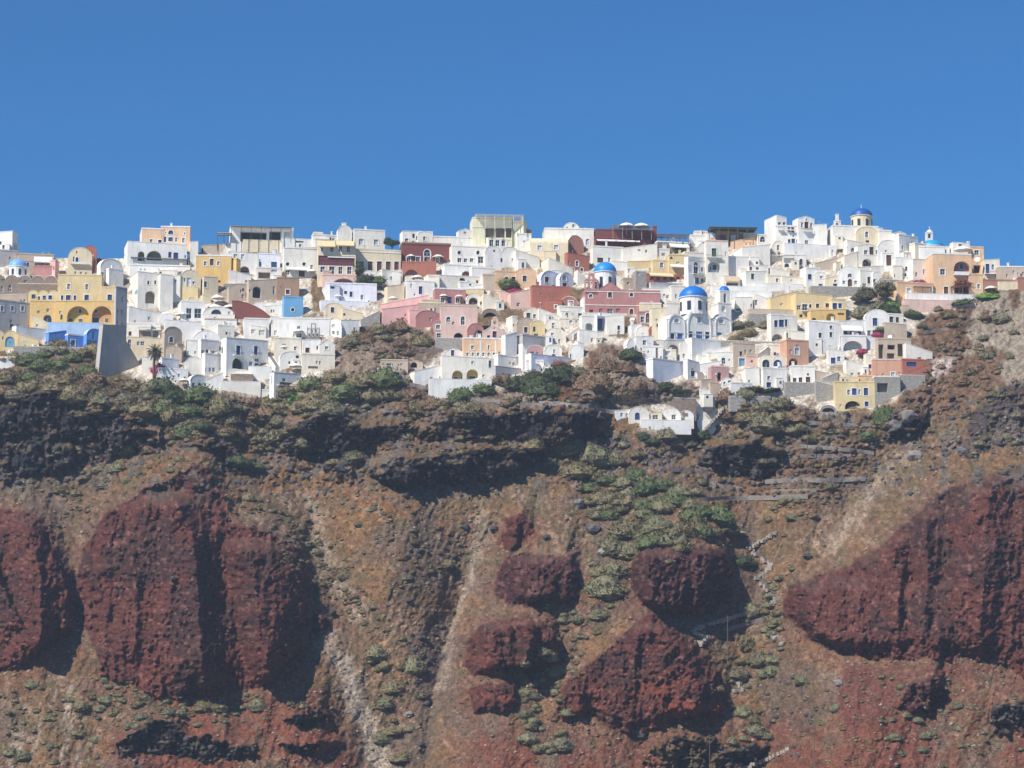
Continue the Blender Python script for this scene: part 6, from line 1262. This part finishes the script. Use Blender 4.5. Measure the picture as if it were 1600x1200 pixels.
ZONES = [
 ([(20,552),(150,548),(165,592),(60,602),(20,580)], 26, 20, 40, 'green green olive', 'green shrub on the bank under the blue houses'),
 ([(0,595),(230,603),(330,690),(150,640),(0,622)], 26, 18, 34, 'olive dry grey', 'olive brown shrub on the rocks under the grey bastion'),
 ([(222,606),(300,618),(335,630),(330,668),(290,688),(250,648)], 16, 22, 40, 'dark dark green', 'dark green bush below the palm tree'),
 ([(330,628),(430,632),(470,662),(430,704),(350,702)], 18, 16, 34, 'olive dry grey', 'olive or brown shrub above the dark lava notch'),
 ([(440,606),(600,588),(622,614),(520,652),(440,652)], 26, 24, 44, 'grey green olive', 'grey green shrub right of the green lawn'),
 ([(622,612),(760,612),(740,652),(640,652)], 13, 18, 34, 'green olive dry', 'green shrub under the house with two yellow arches'),
 ([(775,592),(928,588),(942,612),(800,628)], 18, 22, 40, 'grey dark dry', 'dusty grey green bush below the rose arch house'),
 ([(530,522),(650,517),(670,552),(560,562)], 12, 14, 30, 'olive dry grey', 'shrub on the rocky knoll around the old stone hut'),
 ([(885,700),(960,700),(1020,760),(1090,780),(1140,830),(1060,850),(990,870),(950,940),(928,920),(960,830),(900,770)], 44, 24, 52, 'lime lime olive green', 'rounded light green shrub in the green streak down the middle slope'),
 ([(1000,780),(1075,785),(1090,815),(1010,832)], 8, 24, 42, 'green', 'bright green bush in the heart of the green streak'),
 ([(1132,614),(1258,640),(1240,684),(1150,684)], 15, 18, 36, 'olive dry grey', 'olive brown shrub below the white house with a brown door'),
 ([(1000,684),(1095,680),(1100,700),(1000,702)], 10, 18, 34, 'dark grey', 'dark shrub under the lower cave terrace'),
 ([(440,780),(720,800),(700,920),(560,900)], 16, 8, 18, 'olive grey dry', 'small shrub on the brown slope left of the scree gully'),
 ([(578,1010),(645,1010),(655,1190),(590,1190)], 12, 16, 34, 'lime olive', 'yellow green shrub beside the pale stony gully at the bottom'),
 ([(822,1040),(900,960),(962,930),(930,990),(870,1090),(890,1180),(820,1180)], 20, 16, 34, 'lime olive grey', 'pale green shrub between the round and the triangular red rocks'),
 ([(1130,980),(1225,900),(1220,1000),(1180,1190),(1130,1190)], 24, 14, 34, 'lime olive grey', 'pale green shrub along the stepped path'),
 ([(0,1070),(180,1080),(230,1140),(150,1195),(0,1195)], 22, 9, 24, 'olive lime grey', 'small tufted shrub on the stony slope at the bottom left'),
 ([(80,770),(200,705),(310,722),(150,790),(100,832)], 12, 10, 22, 'olive lime', 'small shrub above the large fluted red rock'),
 ([(368,768),(440,800),(490,855),(540,900),(590,1000),(520,930)], 14, 9, 20, 'olive grey dry', 'small shrub right of the large fluted red rock'),
 ([(1250,1050),(1590,1070),(1590,1190),(1260,1190)], 20, 9, 20, 'grey olive lime', 'small grey green shrub on the red scree at the lower right'),
 ([(1430,472),(1560,474),(1600,640),(1440,600)], 11, 12, 28, 'olive dry grey', 'shrub on the rocky ridge below the salmon villa'),
 ([(1135,498),(1200,508),(1195,535),(1150,536)], 7, 16, 28, 'olive grey', 'shrub on the bank right of the large white church'),
 ([(1340,452),(1405,452),(1412,490),(1350,500)], 9, 22, 36, 'grey olive dark', 'dusty green tree like bush left of the salmon villa'),
 ([(1245,650),(1400,668),(1370,692),(1250,690)], 9, 12, 26, 'olive green dry', 'shrub on the terraces below the yellow corner house'),
 ([(935,560),(1005,560),(1010,622),(930,630)], 9, 14, 28, 'dry olive', 'brown shrub on the rocky knoll right of the rose arch house'),
 ([(1200,780),(1300,700),(1390,690),(1330,770),(1230,880)], 12, 9, 20, 'olive dry lime', 'small shrub on the orange grass slope below the dry stone walls'),
 ([(1430,640),(1600,600),(1600,720),(1480,720)], 8, 10, 22, 'olive grey', 'small shrub on the dark scree at the right edge'),
 ([(430,690),(560,682),(700,690),(860,688),(930,700),(860,712),(620,716),(470,735)], 16, 12, 26, 'olive dry grey', 'olive scrub bush between the dark lava ledges'),
 ([(0,688),(230,690),(240,708),(0,710)], 9, 12, 24, 'olive dry grey', 'olive scrub bush between the two left lava bands'),
 ([(120,1050),(300,1090),(420,1095),(520,1100),(300,1130),(150,1120)], 14, 10, 26, 'olive lime grey', 'shrub on the red soil below the large fluted red rock'),
]
nshr = 0
for poly, n, a, b, kinds, lab in ZONES:
    kinds = kinds.split(); done = []; tries = 0; n = int(round(n * .66))
    while len(done) < n and tries < 600:
        tries += 1; u, v = inpoly(poly); w = random.uniform(a, b) * (1.2 if poly in [z[0] for z in ZONES[:8]] else 1.0)
        if 960 < u < 1140 and 622 < v < 678: continue
        if any((u - q[0]) ** 2 + (v - q[1]) ** 2 < (.36 * (w + q[2])) ** 2 for q in done): continue
        done.append((u, v, w)); shrub(u, v, w, random.choice(kinds), lab, lab.split(' on ')[0] + ' group' if False else 'shrubs: ' + lab, tall=random.uniform(.9, 1.25)); nshr += 1
print('shrubs', nshr)
# the smaller shrubs between them, more than one could count
def scrub(name, mat, kinds, k, n, label):
    vs, fs = shrub_mesh(70 + k, 70, .8, .2); vt = np.array(vs)[:0]; v0, f0 = [], []
    v = IV2 * (1 + .3 * bump3(IV2, 1.7, k * 2.2))[:, None] * .8; v[:, 2] = np.where(v[:, 2] < 0, v[:, 2] * .3, v[:, 2]); rs = np.random.RandomState(k); v0 = [tuple(q) for q in v]; f0 = list(IF2)
    for _ in range(90):
        d = rs.normal(size=3); d[2] = abs(d[2]); d /= np.linalg.norm(d); a = rs.normal(size=3); a /= np.linalg.norm(a); c = d * rs.uniform(.74, .92); b = len(v0); s = rs.uniform(.08, .17); v0 += [tuple(c - a * s), tuple(c + a * s), tuple(c + d * s * 1.6)]; f0.append((b, b + 1, b + 2))
    P, Q = [], []; zs = [z for z in ZONES if any(q in z[4].split() for q in kinds)]; wt = [abs(sdf(z[0], np.array([0.]), np.array([0.]))[0]) * 0 + (max(p[0] for p in z[0]) - min(p[0] for p in z[0])) * (max(p[1] for p in z[0]) - min(p[1] for p in z[0])) for z in zs]; wt = [q * (3.2 if z in ZONES[:8] + ZONES[10:12] + ZONES[24:25] else 1.0) for q, z in zip(wt, zs)]
    for _ in range(n):
        z = random.choices(zs, wt)[0]; u, w_ = inpoly(z[0]); u += random.gauss(0, 16); w_ += random.gauss(0, 10)
        if vnoise(np.array([u / 22.]), np.array([w_ / 14.]), 77)[0] < -.15: continue
        if sdf([(-300,300),(-300,545),(150,540),(225,600),(420,625),(470,612),(640,600),(770,612),(1000,590),(1100,600),(1180,612),(1440,600),(1430,480),(1600,455),(1600,300)], np.array([u]), np.array([w_]))[0] > 0 and not (520 < u < 670 and w_ > 515) and not (930 < u < 1010 and w_ > 560): continue
        if 955 < u < 1145 and 622 < w_ < 682: continue
        p = G(u, w_); r = random.uniform(.14, .26) * z[3] * (1.0 + 1.1 * random.random() ** 4) * p.y / FPX; P.append((p.x, p.y + .2 * r, p.z)); Q.append(r)
    field(name, P, Q, np.array(v0), f0, mat, .85, label, .06)
scrub('olive_scrub', LEAF['olive'], ('olive', 'dry'), 1, 1150, 'small olive scrub filling the banks below the village')
scrub('grey_scrub', LEAF['grey'], ('grey', 'green'), 2, 800, 'small grey green scrub filling the banks below the village')
scrub('pale_green_scrub', LEAF['lime'], ('lime',), 3, 150, 'small pale green scrub in the green streak and along the path')
scrub('brown_scrub', LEAF['dry'], ('dry',), 4, 900, 'small dry brown scrub between the green shrubs')
# single plants that stand out
for u, v, w, k, lab, tl, dy in [
    (248, 582, 22, 'pink', 'pink bougainvillea beside the palm trunk', 1.1, -3.0), (1347, 552, 15, 'pink', 'pink bougainvillea on the white curved terrace wall', .9, -3.0), (1371, 526, 14, 'pink', 'small pink bougainvillea under the rounded white gable', 1.0, -2.5),
    (1434, 447, 24, 'pink', 'crimson bougainvillea left of the villa door', .7, -4.5), (1506, 446, 26, 'red', 'red flowering vine over the dark villa pergola', .6, -4.2), (805, 459, 24, 'pink', 'dark pink bougainvillea on the peach house terrace', .5, -2.5),
    (876, 577, 28, 'red', 'rust red bush at the rose arch house', .8, -3.0), (795, 448, 30, 'green', 'green creeper over the peach garden wall', .8, -2.5), (1382, 662, 26, 'green', 'bright green upright bush below the yellow corner house', 1.8, 0), (1374, 650, 18, 'green', 'smaller bright green bush beside the upright bush', 1.4, 0),
    (1392, 482, 26, 'lawn', 'bright green hedge block left of the salmon villa', .7, 0), (1430, 496, 30, 'green', 'green bush below the low salmon garden wall', .6, 0), (1540, 466, 34, 'lawn', 'bright green creeping shrub under the white ridge parasol', .45, 0), (1500, 476, 40, 'green', 'long green shrub below the villa garden wall', .4, 0),
    (985, 560, 34, 'dark', 'dark green bush at the cliff edge left of the blank blue white wall', .8, 0), (1180, 612, 34, 'dark', 'dark green hedge below the white house with a blue terrace door', .4, 0), (1205, 614, 30, 'dark', 'dark green hedge end under the tan stone wall', .4, 0),
    (570, 442, 26, 'dark', 'dark shrub in front of the row of pale vaults', 1.0, -4), (590, 442, 22, 'green', 'green shrub in front of the row of pale vaults', 1.0, -4), (559, 424, 18, 'dark', 'tall dark plant at the corner of the pale arcade', 1.6, -5), (1040, 610, 30, 'dark', 'dark bush at the dark stone wall of the lower terrace', .9, 0), (1055, 614, 24, 'dark', 'second dark bush beside the purple brown retaining wall', .9, 0),
    (1162, 886, 36, 'dark', 'dark green bush at the right of the dark red rock block', .9, 0), (372, 728, 34, 'dark', 'dark green bush below the narrow lava rib', .9, 0), (395, 735, 30, 'green', 'green bush right of the narrow lava rib', .8, 0), (1378, 518, 18, 'green', 'green plants on top of the unfinished house', .7, -3), (1165, 524, 18, 'olive', 'olive plant on the cream house roof edge', .7, 0)]:
    shrub(u, v, w, k, lab, tall=tl, dy=dy, name='bougainvillea' if k == 'pink' else 'bush', cat='bougainvillea' if k == 'pink' else 'bush')
# skyline tree behind the bright white house, palm, cypress
def tree(u, v, w, h, kind, label):
    p = G(u, v); m = p.y / FPX; root = empty('tree', p, label, 'tree'); o = MB(); H_ = h * m; o.tube(p - Vector((0, 0, 1)), p + Vector((.2, 0, H_ * .55)), .22, .12, 8)
    for a in range(5): o.tube(p + Vector((0, 0, H_ * (.3 + .05 * a))), p + Vector((math.cos(a * 1.3) * w * m * .3, math.sin(a * 1.3) * w * m * .3, H_ * (.6 + .06 * a))), .09, .04, 5)
    o.build('trunk', paint((.12, .085, .06), .9, 'bark', .1), root); vs, fs = [], []
    for k in range(7):
        v0, f0 = shrub_mesh(40 + k, 260, .9, .16); c = Vector((random.uniform(-.32, .32) * w * m, random.uniform(-.3, .3) * w * m, H_ * random.uniform(.5, .86))); s = w * m * random.uniform(.2, .3); b = len(vs)
        vs += [tuple(p + c + Vector(q) * s) for q in v0]; fs += [tuple(b + i for i in f) for f in f0]
    mesh_obj('crown', vs, fs, LEAF[kind], root)
tree(612, 396, 26, 26, 'dark', 'small dark green tree on the skyline left of the bright white house')
tree(1352, 482, 34, 30, 'grey', 'dusty round tree under the long grey stone retaining wall'); tree(1385, 478, 30, 34, 'olive', 'green tree below the bright white sloping house')
def palm(u, v, h, label):
    p = Vector(unproj(u, v, terr(u, v) - 2.5)); m = p.y / FPX; H_ = h * m; root = empty('palm_tree', p, label, 'palm tree'); o = MB(); pr = [(0, .42), (.1, .34), (.5, .28), (.9, .30), (1, .36)]
    for (a, r), (b, q) in zip(pr, pr[1:]): o.tube(p + Vector((.25 * a * a, 0, H_ * a - 1.0 * (a == 0))), p + Vector((.25 * b * b, 0, H_ * b)), r, q, 10)
    o.build('trunk', paint((.13, .09, .06), .95, 'palm_bark', .1), root); top = p + Vector((.25, 0, H_)); vs, fs = [], []
    for k in range(46):
        az = k * 2.399; el = math.radians(78 - 118 * (k / 45.0)); L_ = random.uniform(2.5, 3.4); d = Vector((math.cos(az) * math.cos(el), math.sin(az) * math.cos(el), math.sin(el))); pts_ = []; q = Vector(top)
        for s in range(9): pts_.append(q.copy()); d = (d + Vector((0, 0, -.15))).normalized(); q = q + d * L_ / 8
        for s in range(1, 9):
            t = (pts_[s] - pts_[s - 1]).normalized(); sd = t.cross(Vector((0, 0, 1))).normalized(); ll = .62 * math.sin(math.pi * (s + .6) / 10.5)
            for sg_ in (-1, 1):
                for f in (0, .5):
                    c = pts_[s - 1].lerp(pts_[s], f); e = c + sd * sg_ * ll + t * ll * .7 - Vector((0, 0, ll * .5)); b = len(vs); vs += [tuple(c), tuple(c + t * .16), tuple(e)]; fs.append((b, b + 1, b + 2))
            b = len(vs); vs += [tuple(pts_[s - 1] + sd * .04), tuple(pts_[s - 1] - sd * .04), tuple(pts_[s] - sd * .03), tuple(pts_[s] + sd * .03)]; fs.append((b, b + 1, b + 2, b + 3))
    mesh_obj('crown', vs, fs, LEAF['dark'], root)
palm(240, 592, 44, 'tall date palm with a shaggy crown standing below the grey beige house')

def scatter(n, ok, r0, r1, sink=.15, pw=2.0):
    P, Q = [], []
    rs = np.random.RandomState(n); I = rs.randint(5, NV - 2, n * 4); J = rs.randint(2, NU - 2, n * 4)
    for i, j in zip(I, J):
        if len(P) >= n: break
        if not (-60 < ug[i, j] < 1660 and vg[i, j] < 1260) or not ok(i, j): continue
        r = r0 + (r1 - r0) * rs.rand() ** pw; P.append((X3[i + nb, j], Y3[i + nb, j] + .2 * r, Z3[i + nb, j] + sink * r)); Q.append(r)
    return P, Q
rnd = np.random.RandomState(5)
veg = fbm(mx / 9, mz / 9, 4, 301)
free = lambda i, j: vmask[i, j] < .3 and mr[i, j] < .2 and md[i, j] < .2 and mdk[i, j] < .5
P, Q = scatter(5200, lambda i, j: free(i, j) and upr[i, j] < .5 and veg[i, j] + .35 * rnd.randn() * .5 > .06, .18, .72, -.1, 2.4)
field('undergrowth', P, Q, IV1, IF1, LEAF['olive'], .7, 'low olive herbs scattered over the whole slope', .22)
P, Q = scatter(3600, lambda i, j: free(i, j) and veg[i, j] + .4 * rnd.randn() * .5 < .06, .16, .55, -.15, 2.4)
field('dry_grass', P, Q, IV1, IF1, leafmat('dry_grass', (.20, .115, .055), (.29, .18, .09)), .55, 'tufts of dry brown grass over the whole slope', .25)
P, Q = scatter(2600, lambda i, j: vmask[i, j] < .3 and mr[i, j] + md[i, j] + mdk[i, j] < .2, .10, .65, .0, 4.5)
field('pale_rubble', P, Q, IV1, IF1, masonry((.33, .28, .24)), .7, 'pale stones scattered over the slope', .18)
P, Q = scatter(2400, lambda i, j: (mdk[i, j] > .3 or band[i, j] > .4 or scree[i, j] > .4 or mds[i, j] > .3), .25, 1.3, .1, 2.5)
field('dark_rubble', P, Q, IV1, IF1, masonry((.085, .075, .073)), .75, 'dark lava stones on the ledges and in the gullies', .2)
P, Q = scatter(3000, lambda i, j: mr[i, j] > .5 or md[i, j] > .5 or halo[i, j] > .7, .15, .62, .1, 2.5)
field('red_rubble', P, Q, IV1, IF1, masonry((.15, .07, .06)), .8, 'small cinders and stones standing in the red rock faces', .2)
P, Q = [], []
for k in range(900):
    u, v = inpoly([(405,628),(432,612),(462,612),(468,622),(430,640),(408,640)]); p = G(u, v); P.append(tuple(p)); Q.append(random.uniform(.2, .5))
field('lawn_grass', P, Q, IV1, IF1, LEAF['lawn'], .6, 'bright green lawn patch under the lowest white house', .3)

# boulders one can tell apart
def boulder(u, v, w, c, label, group=None):
    p = G(u, v); r = w / 2 * p.y / FPX; rs = random.random() * 50; vv = IV2.copy(); q = 1 + .45 * bump3(vv, .9, rs) + .2 * bump3(vv, 2.5, rs + 9); vv = np.sign(vv) * np.abs(vv) ** .8 * q[:, None] * r; vv[:, 2] *= .8
    o = mesh_obj('boulder', [tuple(p + Vector(a) + Vector((0, -.1 * r, .35 * r))) for a in vv], IF2, paint(c, .95, 'boulder_stone', .1)); return tag(o, label, 'boulder', group)
DKB, PLB, RDB = (.06, .058, .062), (.26, .235, .215), (.12, .06, .055)
for u, v, w, c, lab in [(639, 941, 10, DKB, 'round dark boulder low in the middle of the scree slope'), (629, 874, 9, DKB, 'small dark boulder left of the scree gully'), (772, 830, 13, DKB, 'dark boulder beside the small red knob'), (854, 842, 12, DKB, 'dark boulder above the flat topped red rock'),
    (943, 866, 16, PLB, 'pale square boulder left of the dark red rock block'), (728, 826, 12, DKB, 'dark flat boulder high in the scree gully'), (520, 960, 12, DKB, 'dark boulder right of the large fluted red rock'), (1262, 872, 14, DKB, 'dark boulder on the orange slope right of the path'), (1310, 1070, 14, PLB, 'pale boulder on the red scree under the spur'),
    (1210, 1000, 14, PLB, 'pale boulder pile stone left of the spur foot'), (1222, 1008, 11, PLB, 'smaller pale boulder left of the spur foot'), (1447, 1106, 10, PLB, 'pale stone at the foot of the small dark red knob'), (535, 735, 22, DKB, 'dark boulder below the long lava band, left one'), (512, 733, 18, DKB, 'dark boulder at the left end of the orange grass'), 
    (1420, 655, 26, (.2, .18, .17), 'big grey boulder under the rocky ridge'), (1400, 668, 22, (.15, .14, .135), 'grey boulder beside the big grey boulder'), (1505, 708, 18, (.16, .15, .15), 'grey boulder on the upper right dark scree'), (1430, 716, 20, PLB, 'pale boulder above the spur edge'), (640, 1118, 12, PLB, 'pale boulder in the dark scree at the bottom'), (1000, 1150, 20, (.09, .07, .07), 'dark boulder under the triangular red rock'),
    (270, 905, 10, (.1, .09, .09), 'grey stone stuck in the fluted red rock'), (1160, 835, 10, PLB, 'pale stone beside the top of the stepped path'), (905, 790, 18, (.2, .19, .18), 'grey flat boulder on the middle slope'), (925, 830, 22, (.12, .11, .11), 'dark flat boulder at the green streak')]:
    boulder(u, v, w, c, lab)

# dry stone field walls, draped over the ground
def field_wall(pl, h, label, c=(.24, .21, .185)):
    q = []
    for (x0, y0), (x1, y1) in zip(pl, pl[1:]):
        n = max(int(abs(x1 - x0) / 5), 2); q += [(x0 + (x1 - x0) * i / n, y0 + (y1 - y0) * i / n) for i in range(n)]
    q.append(pl[-1]); g = [G(*p) for p in q]; z = np.convolve(np.pad([p.z for p in g], 2, 'edge'), np.ones(5) / 5, 'valid'); y = np.convolve(np.pad([p.y for p in g], 2, 'edge'), np.ones(5) / 5, 'valid') - .5
    vs, fs = [], []
    for p, zz, yy in zip(g, z, y):
        hh = .5 * h * random.uniform(.8, 1.15); vs += [(p.x, yy - .3, zz - .7), (p.x, yy - .2 + random.uniform(-.1, .1), zz + hh), (p.x, yy + .25, zz + hh), (p.x, yy + 1.2, zz - 1.2)]
    for i in range(len(g) - 1):
        a, b = 4 * i, 4 * i + 4; fs += [(a + k, b + k, b + (k + 1) % 4, a + (k + 1) % 4) for k in range(4)]
    fs += [(0, 1, 2, 3), (len(vs) - 1, len(vs) - 2, len(vs) - 3, len(vs) - 4)]
    tag(mesh_obj('dry_stone_wall', vs, fs, masonry(c)), label, 'stone wall')
field_wall([(1195, 753), (1240, 750), (1290, 751), (1352, 748)], 1.3, 'long straight dry stone wall on the orange slope')
field_wall([(1095, 782), (1150, 779), (1205, 778), (1262, 776)], 1.4, 'dry stone wall below the long straight one'); field_wall([(1205, 767), (1275, 766)], .8, 'short low dry stone wall between the two longer ones')
field_wall([(1246, 697), (1300, 700), (1365, 708)], 1.0, 'pale dry stone wall under the shrubs at the right'); field_wall([(1250, 712), (1330, 712)], .9, 'short pale dry stone wall beside the upper pole', (.2, .17, .16)); field_wall([(1110, 752), (1135, 763), (1160, 764)], 1.0, 'curved pale dry stone wall left of the orange slope', (.3, .27, .24))
field_wall([(1260, 660), (1330, 664), (1390, 662)], .9, 'low stone wall under the yellow corner house'); field_wall([(1045, 733), (1080, 735)], 1.2, 'short purple stone wall above the green streak', (.16, .12, .12)); field_wall([(640, 600), (690, 612), (720, 622), (800, 630), (860, 634)], 1.0, 'long curving stone wall under the house with yellow arches', (.24, .21, .19))
field_wall([(545, 515), (600, 512), (650, 520)], 1.4, 'upper rubble terrace wall on the rocky knoll', (.22, .17, .15)); field_wall([(560, 545), (620, 548), (690, 548)], 1.2, 'lower rubble terrace wall on the rocky knoll', (.22, .17, .15)); field_wall([(1440, 520), (1490, 512), (1540, 500)], .9, 'stone terrace wall on the ridge below the villa', (.24, .19, .15))
field_wall([(1130, 985), (1175, 972), (1205, 962)], .8, 'low wall on the outer side of the stepped path', (.2, .17, .16))

field_wall([(842, 630), (880, 632), (920, 637), (962, 645)], 1.3, 'pale path wall leading to the lower cave terrace', (.30, .27, .24))
# the stepped mule path
def path(pl, w, label):
    o = MB(); g = []
    for (x0, y0), (x1, y1) in zip(pl, pl[1:]):
        n = max(int(math.hypot(x1 - x0, y1 - y0) / 4.2), 1); g += [G(x0 + (x1 - x0) * i / n, y0 + (y1 - y0) * i / n) for i in range(n)]
    for a, b in zip(g, g[1:]):
        d = b - a; f = Vector((d.x, d.y, 0)); 
        if f.length < .05 or random.random() < .08: continue
        e = f.normalized(); s = Vector((-e.y, e.x, 0)); hw = w * random.uniform(.5, 1.5) / 2; top = max(a.z, b.z) + random.uniform(.0, .3)
        o.box(Vector((a.x, a.y - .4, top - .9)) - s * hw, e * f.length * random.uniform(.8, 1.0), s * 2 * hw, (0, 0, .9))
    tag(o.build('stone_path', masonry((.38, .33, .28))), label, kind='structure')
path([(1215, 830), (1195, 842), (1172, 856), (1182, 866), (1205, 880), (1200, 892), (1184, 902), (1190, 912), (1205, 925), (1215, 938), (1198, 948), (1165, 958), (1130, 968), (1095, 978), (1082, 988), (1105, 996), (1092, 1006), (1098, 1018)], 1.9, 'stepped stone path zigzagging down the slope')
path([(1150, 1052), (1165, 1060), (1152, 1068), (1162, 1076), (1140, 1080)], 1.4, 'short lower flight of the stepped path'); path([(1235, 1168), (1200, 1185), (1150, 1205)], 1.0, 'narrow path at the bottom edge right of the middle')
path([(1100, 672), (1116, 658), (1130, 643), (1140, 632)], 3.2, 'stone stairs climbing from the lower cave terrace')
# poles
def pole(u, v0, v1, label):
    p = G(u, v1); h = (v1 - v0) * p.y / FPX; root = empty('utility_pole', p, label, 'utility pole', 'thin poles along the path'); o = MB(); o.tube(p - Vector((0, 0, .8)), p + Vector((.1, 0, h)), .13, .09, 8); o.build('post', paint((.13, .10, .085), .9, 'weathered_wood', .1), root)
    o = MB(); o.box(p + Vector((-.55, -.1, h - .5)), (1.3, 0, 0), (0, .1, 0), (0, 0, .1)); o.build('cross_arm', paint((.13, .10, .085), .9, 'weathered_wood', .1), root)
for a in [(1262, 668, 735, 'thin pole beside the pale dry stone wall'), (1214, 788, 858, 'thin pole at the top of the stepped path'), (1137, 962, 1034, 'thin pole at the bend of the stepped path'), (1273, 1128, 1215, 'thin pole on the red scree at the bottom'), (1109, 1148, 1215, 'thin pole among the dark ledges at the bottom')]: pole(*a)
# iron bell frame over the white houses
zoom(360, 330, 3.871)
def bell_frame():
    u, v = ZX(500), ZY(790); Y = terr(u, v) - 1; p = Vector(unproj(u, v, Y)); m = Y / FPX; w = 72 / 3.871 * m; h = 118 / 3.871 * m; root = empty('iron_bell_tower', p, 'grey frame bell tower with bells over the white houses', 'bell frame'); mt = paint((.30, .29, .29), .6, 'iron')
    o = MB()
    for x in (-w / 2, -w / 6, w / 6, w / 2):
        for d in (0, 1.6): o.tube(p + Vector((x, d, -2)), p + Vector((x, d, h * (.78 if abs(x) > w / 4 else 1.0))), .10, .10, 6)
    o.build('posts', mt, root); o = MB()
    for z in (.18, .45, .72, .98):
        ww = w if z < .8 else w / 3
        for d in (0, 1.6): o.tube(p + Vector((-ww / 2, d, h * z)), p + Vector((ww / 2, d, h * z)), .09, .09, 6)
    for x in (-w / 2, -w / 6, w / 6): o.tube(p + Vector((x, 0, h * .18)), p + Vector((x + w / 3, 0, h * .45)), .05, .05, 5); o.tube(p + Vector((x + w / 3, 0, h * .45)), p + Vector((x, 0, h * .72)), .05, .05, 5)
    o.build('bars', mt, root)
    for x, z in ((-w / 3, .45), (0, .45), (w / 3, .45), (-w / 6, .72), (w / 6, .72)):
        o = MB(); c = p + Vector((x, .8, h * z)); o.lathe(c, [(.5, -1.15), (.38, -.8), (.28, -.3), (.05, 0)], 12); o.build('bell', paint((.16, .13, .09), .4, 'bronze', .5, .7), root)
bell_frame()
def dish(u, v, r, label):
    Y = terr(u, v + 8) - 3.2; p = Vector(unproj(u, v, Y)); root = empty('satellite_dish', p, label, 'satellite dish'); o = MB(); n = 16; nrm = Vector((-.3, -.8, .5)).normalized(); x = nrm.orthogonal().normalized(); y = nrm.cross(x); b = [p + (x * math.cos(6.2832 * i / n) + y * math.sin(6.2832 * i / n)) * r * q + nrm * r * .28 * q * q for q in (.02, .5, 1) for i in range(n)]
    o.add(b, [(k * n + i, k * n + (i + 1) % n, (k + 1) * n + (i + 1) % n, (k + 1) * n + i) for k in (0, 1) for i in range(n)]); o.build('reflector', paint((.72, .72, .70), .4, 'dish_paint'), root)
    o = MB(); o.tube(p, p + Vector((0, .5, -2.2)), .06); o.tube(p, p + nrm * r * .9, .03); o.build('mount', paint((.3, .3, .3), .5, 'iron'), root)
dish(1527, 406, .95, 'white satellite dish on the salmon rear tower'); dish(1391, 527, .8, 'white satellite dish above the unfinished house'); dish(988, 500, .8, 'white satellite dish by the rough wall house right of the pink church')
# caves in the rocks
zoom(740, 330, 3.871)
for a in [('K', 640, 735, 1082, 1148, 'dark cave mouth with a stone rim among the grey bushes', '688,1118,78,54,akD'), ('K', 50, 150, 592, 665, 'big dark cave under the rocky overhang beside the little red chapel', '100,632,84,58,akD')]:
    H(a[0], a[1], a[2], a[3], a[4], 6, 'v', label=a[5], name='rock_cave', cat='cave', win=a[6], s=0, rise=40, dep=6, dy=1.6, rc='N', ext=1)
zoom(920, 330, 3.871)
H('K', 330, 395, 1075, 1122, 6, 'v', label='small dark cave below the blank blue white wall', name='rock_cave', cat='cave', win='362,1102,46,38,akD', s=0, rise=26, dep=6, dy=1.6, rc='N', ext=1)

# ------------------------------------------------------------------ the sea air between the boat and the cliff
hz = bpy.data.materials.new('sea_haze'); hz.use_nodes = True; N = hz.node_tree.nodes; N.remove(N['Principled BSDF']); pv = N.new('ShaderNodeVolumePrincipled')
pv.inputs['Color'].default_value = (.72, .84, 1.0, 1); pv.inputs['Density'].default_value = HAZE; pv.inputs['Anisotropy'].default_value = 0.2
hz.node_tree.links.new(pv.outputs[0], N['Material Output'].inputs['Volume'])
ob = MB(); ob.box((-3050, -3050, -45), (6100, 0, 0), (0, 6100, 0), (0, 0, 255)); tag(ob.build('haze', hz), 'thin blue sea haze in front of the cliff', kind='stuff')
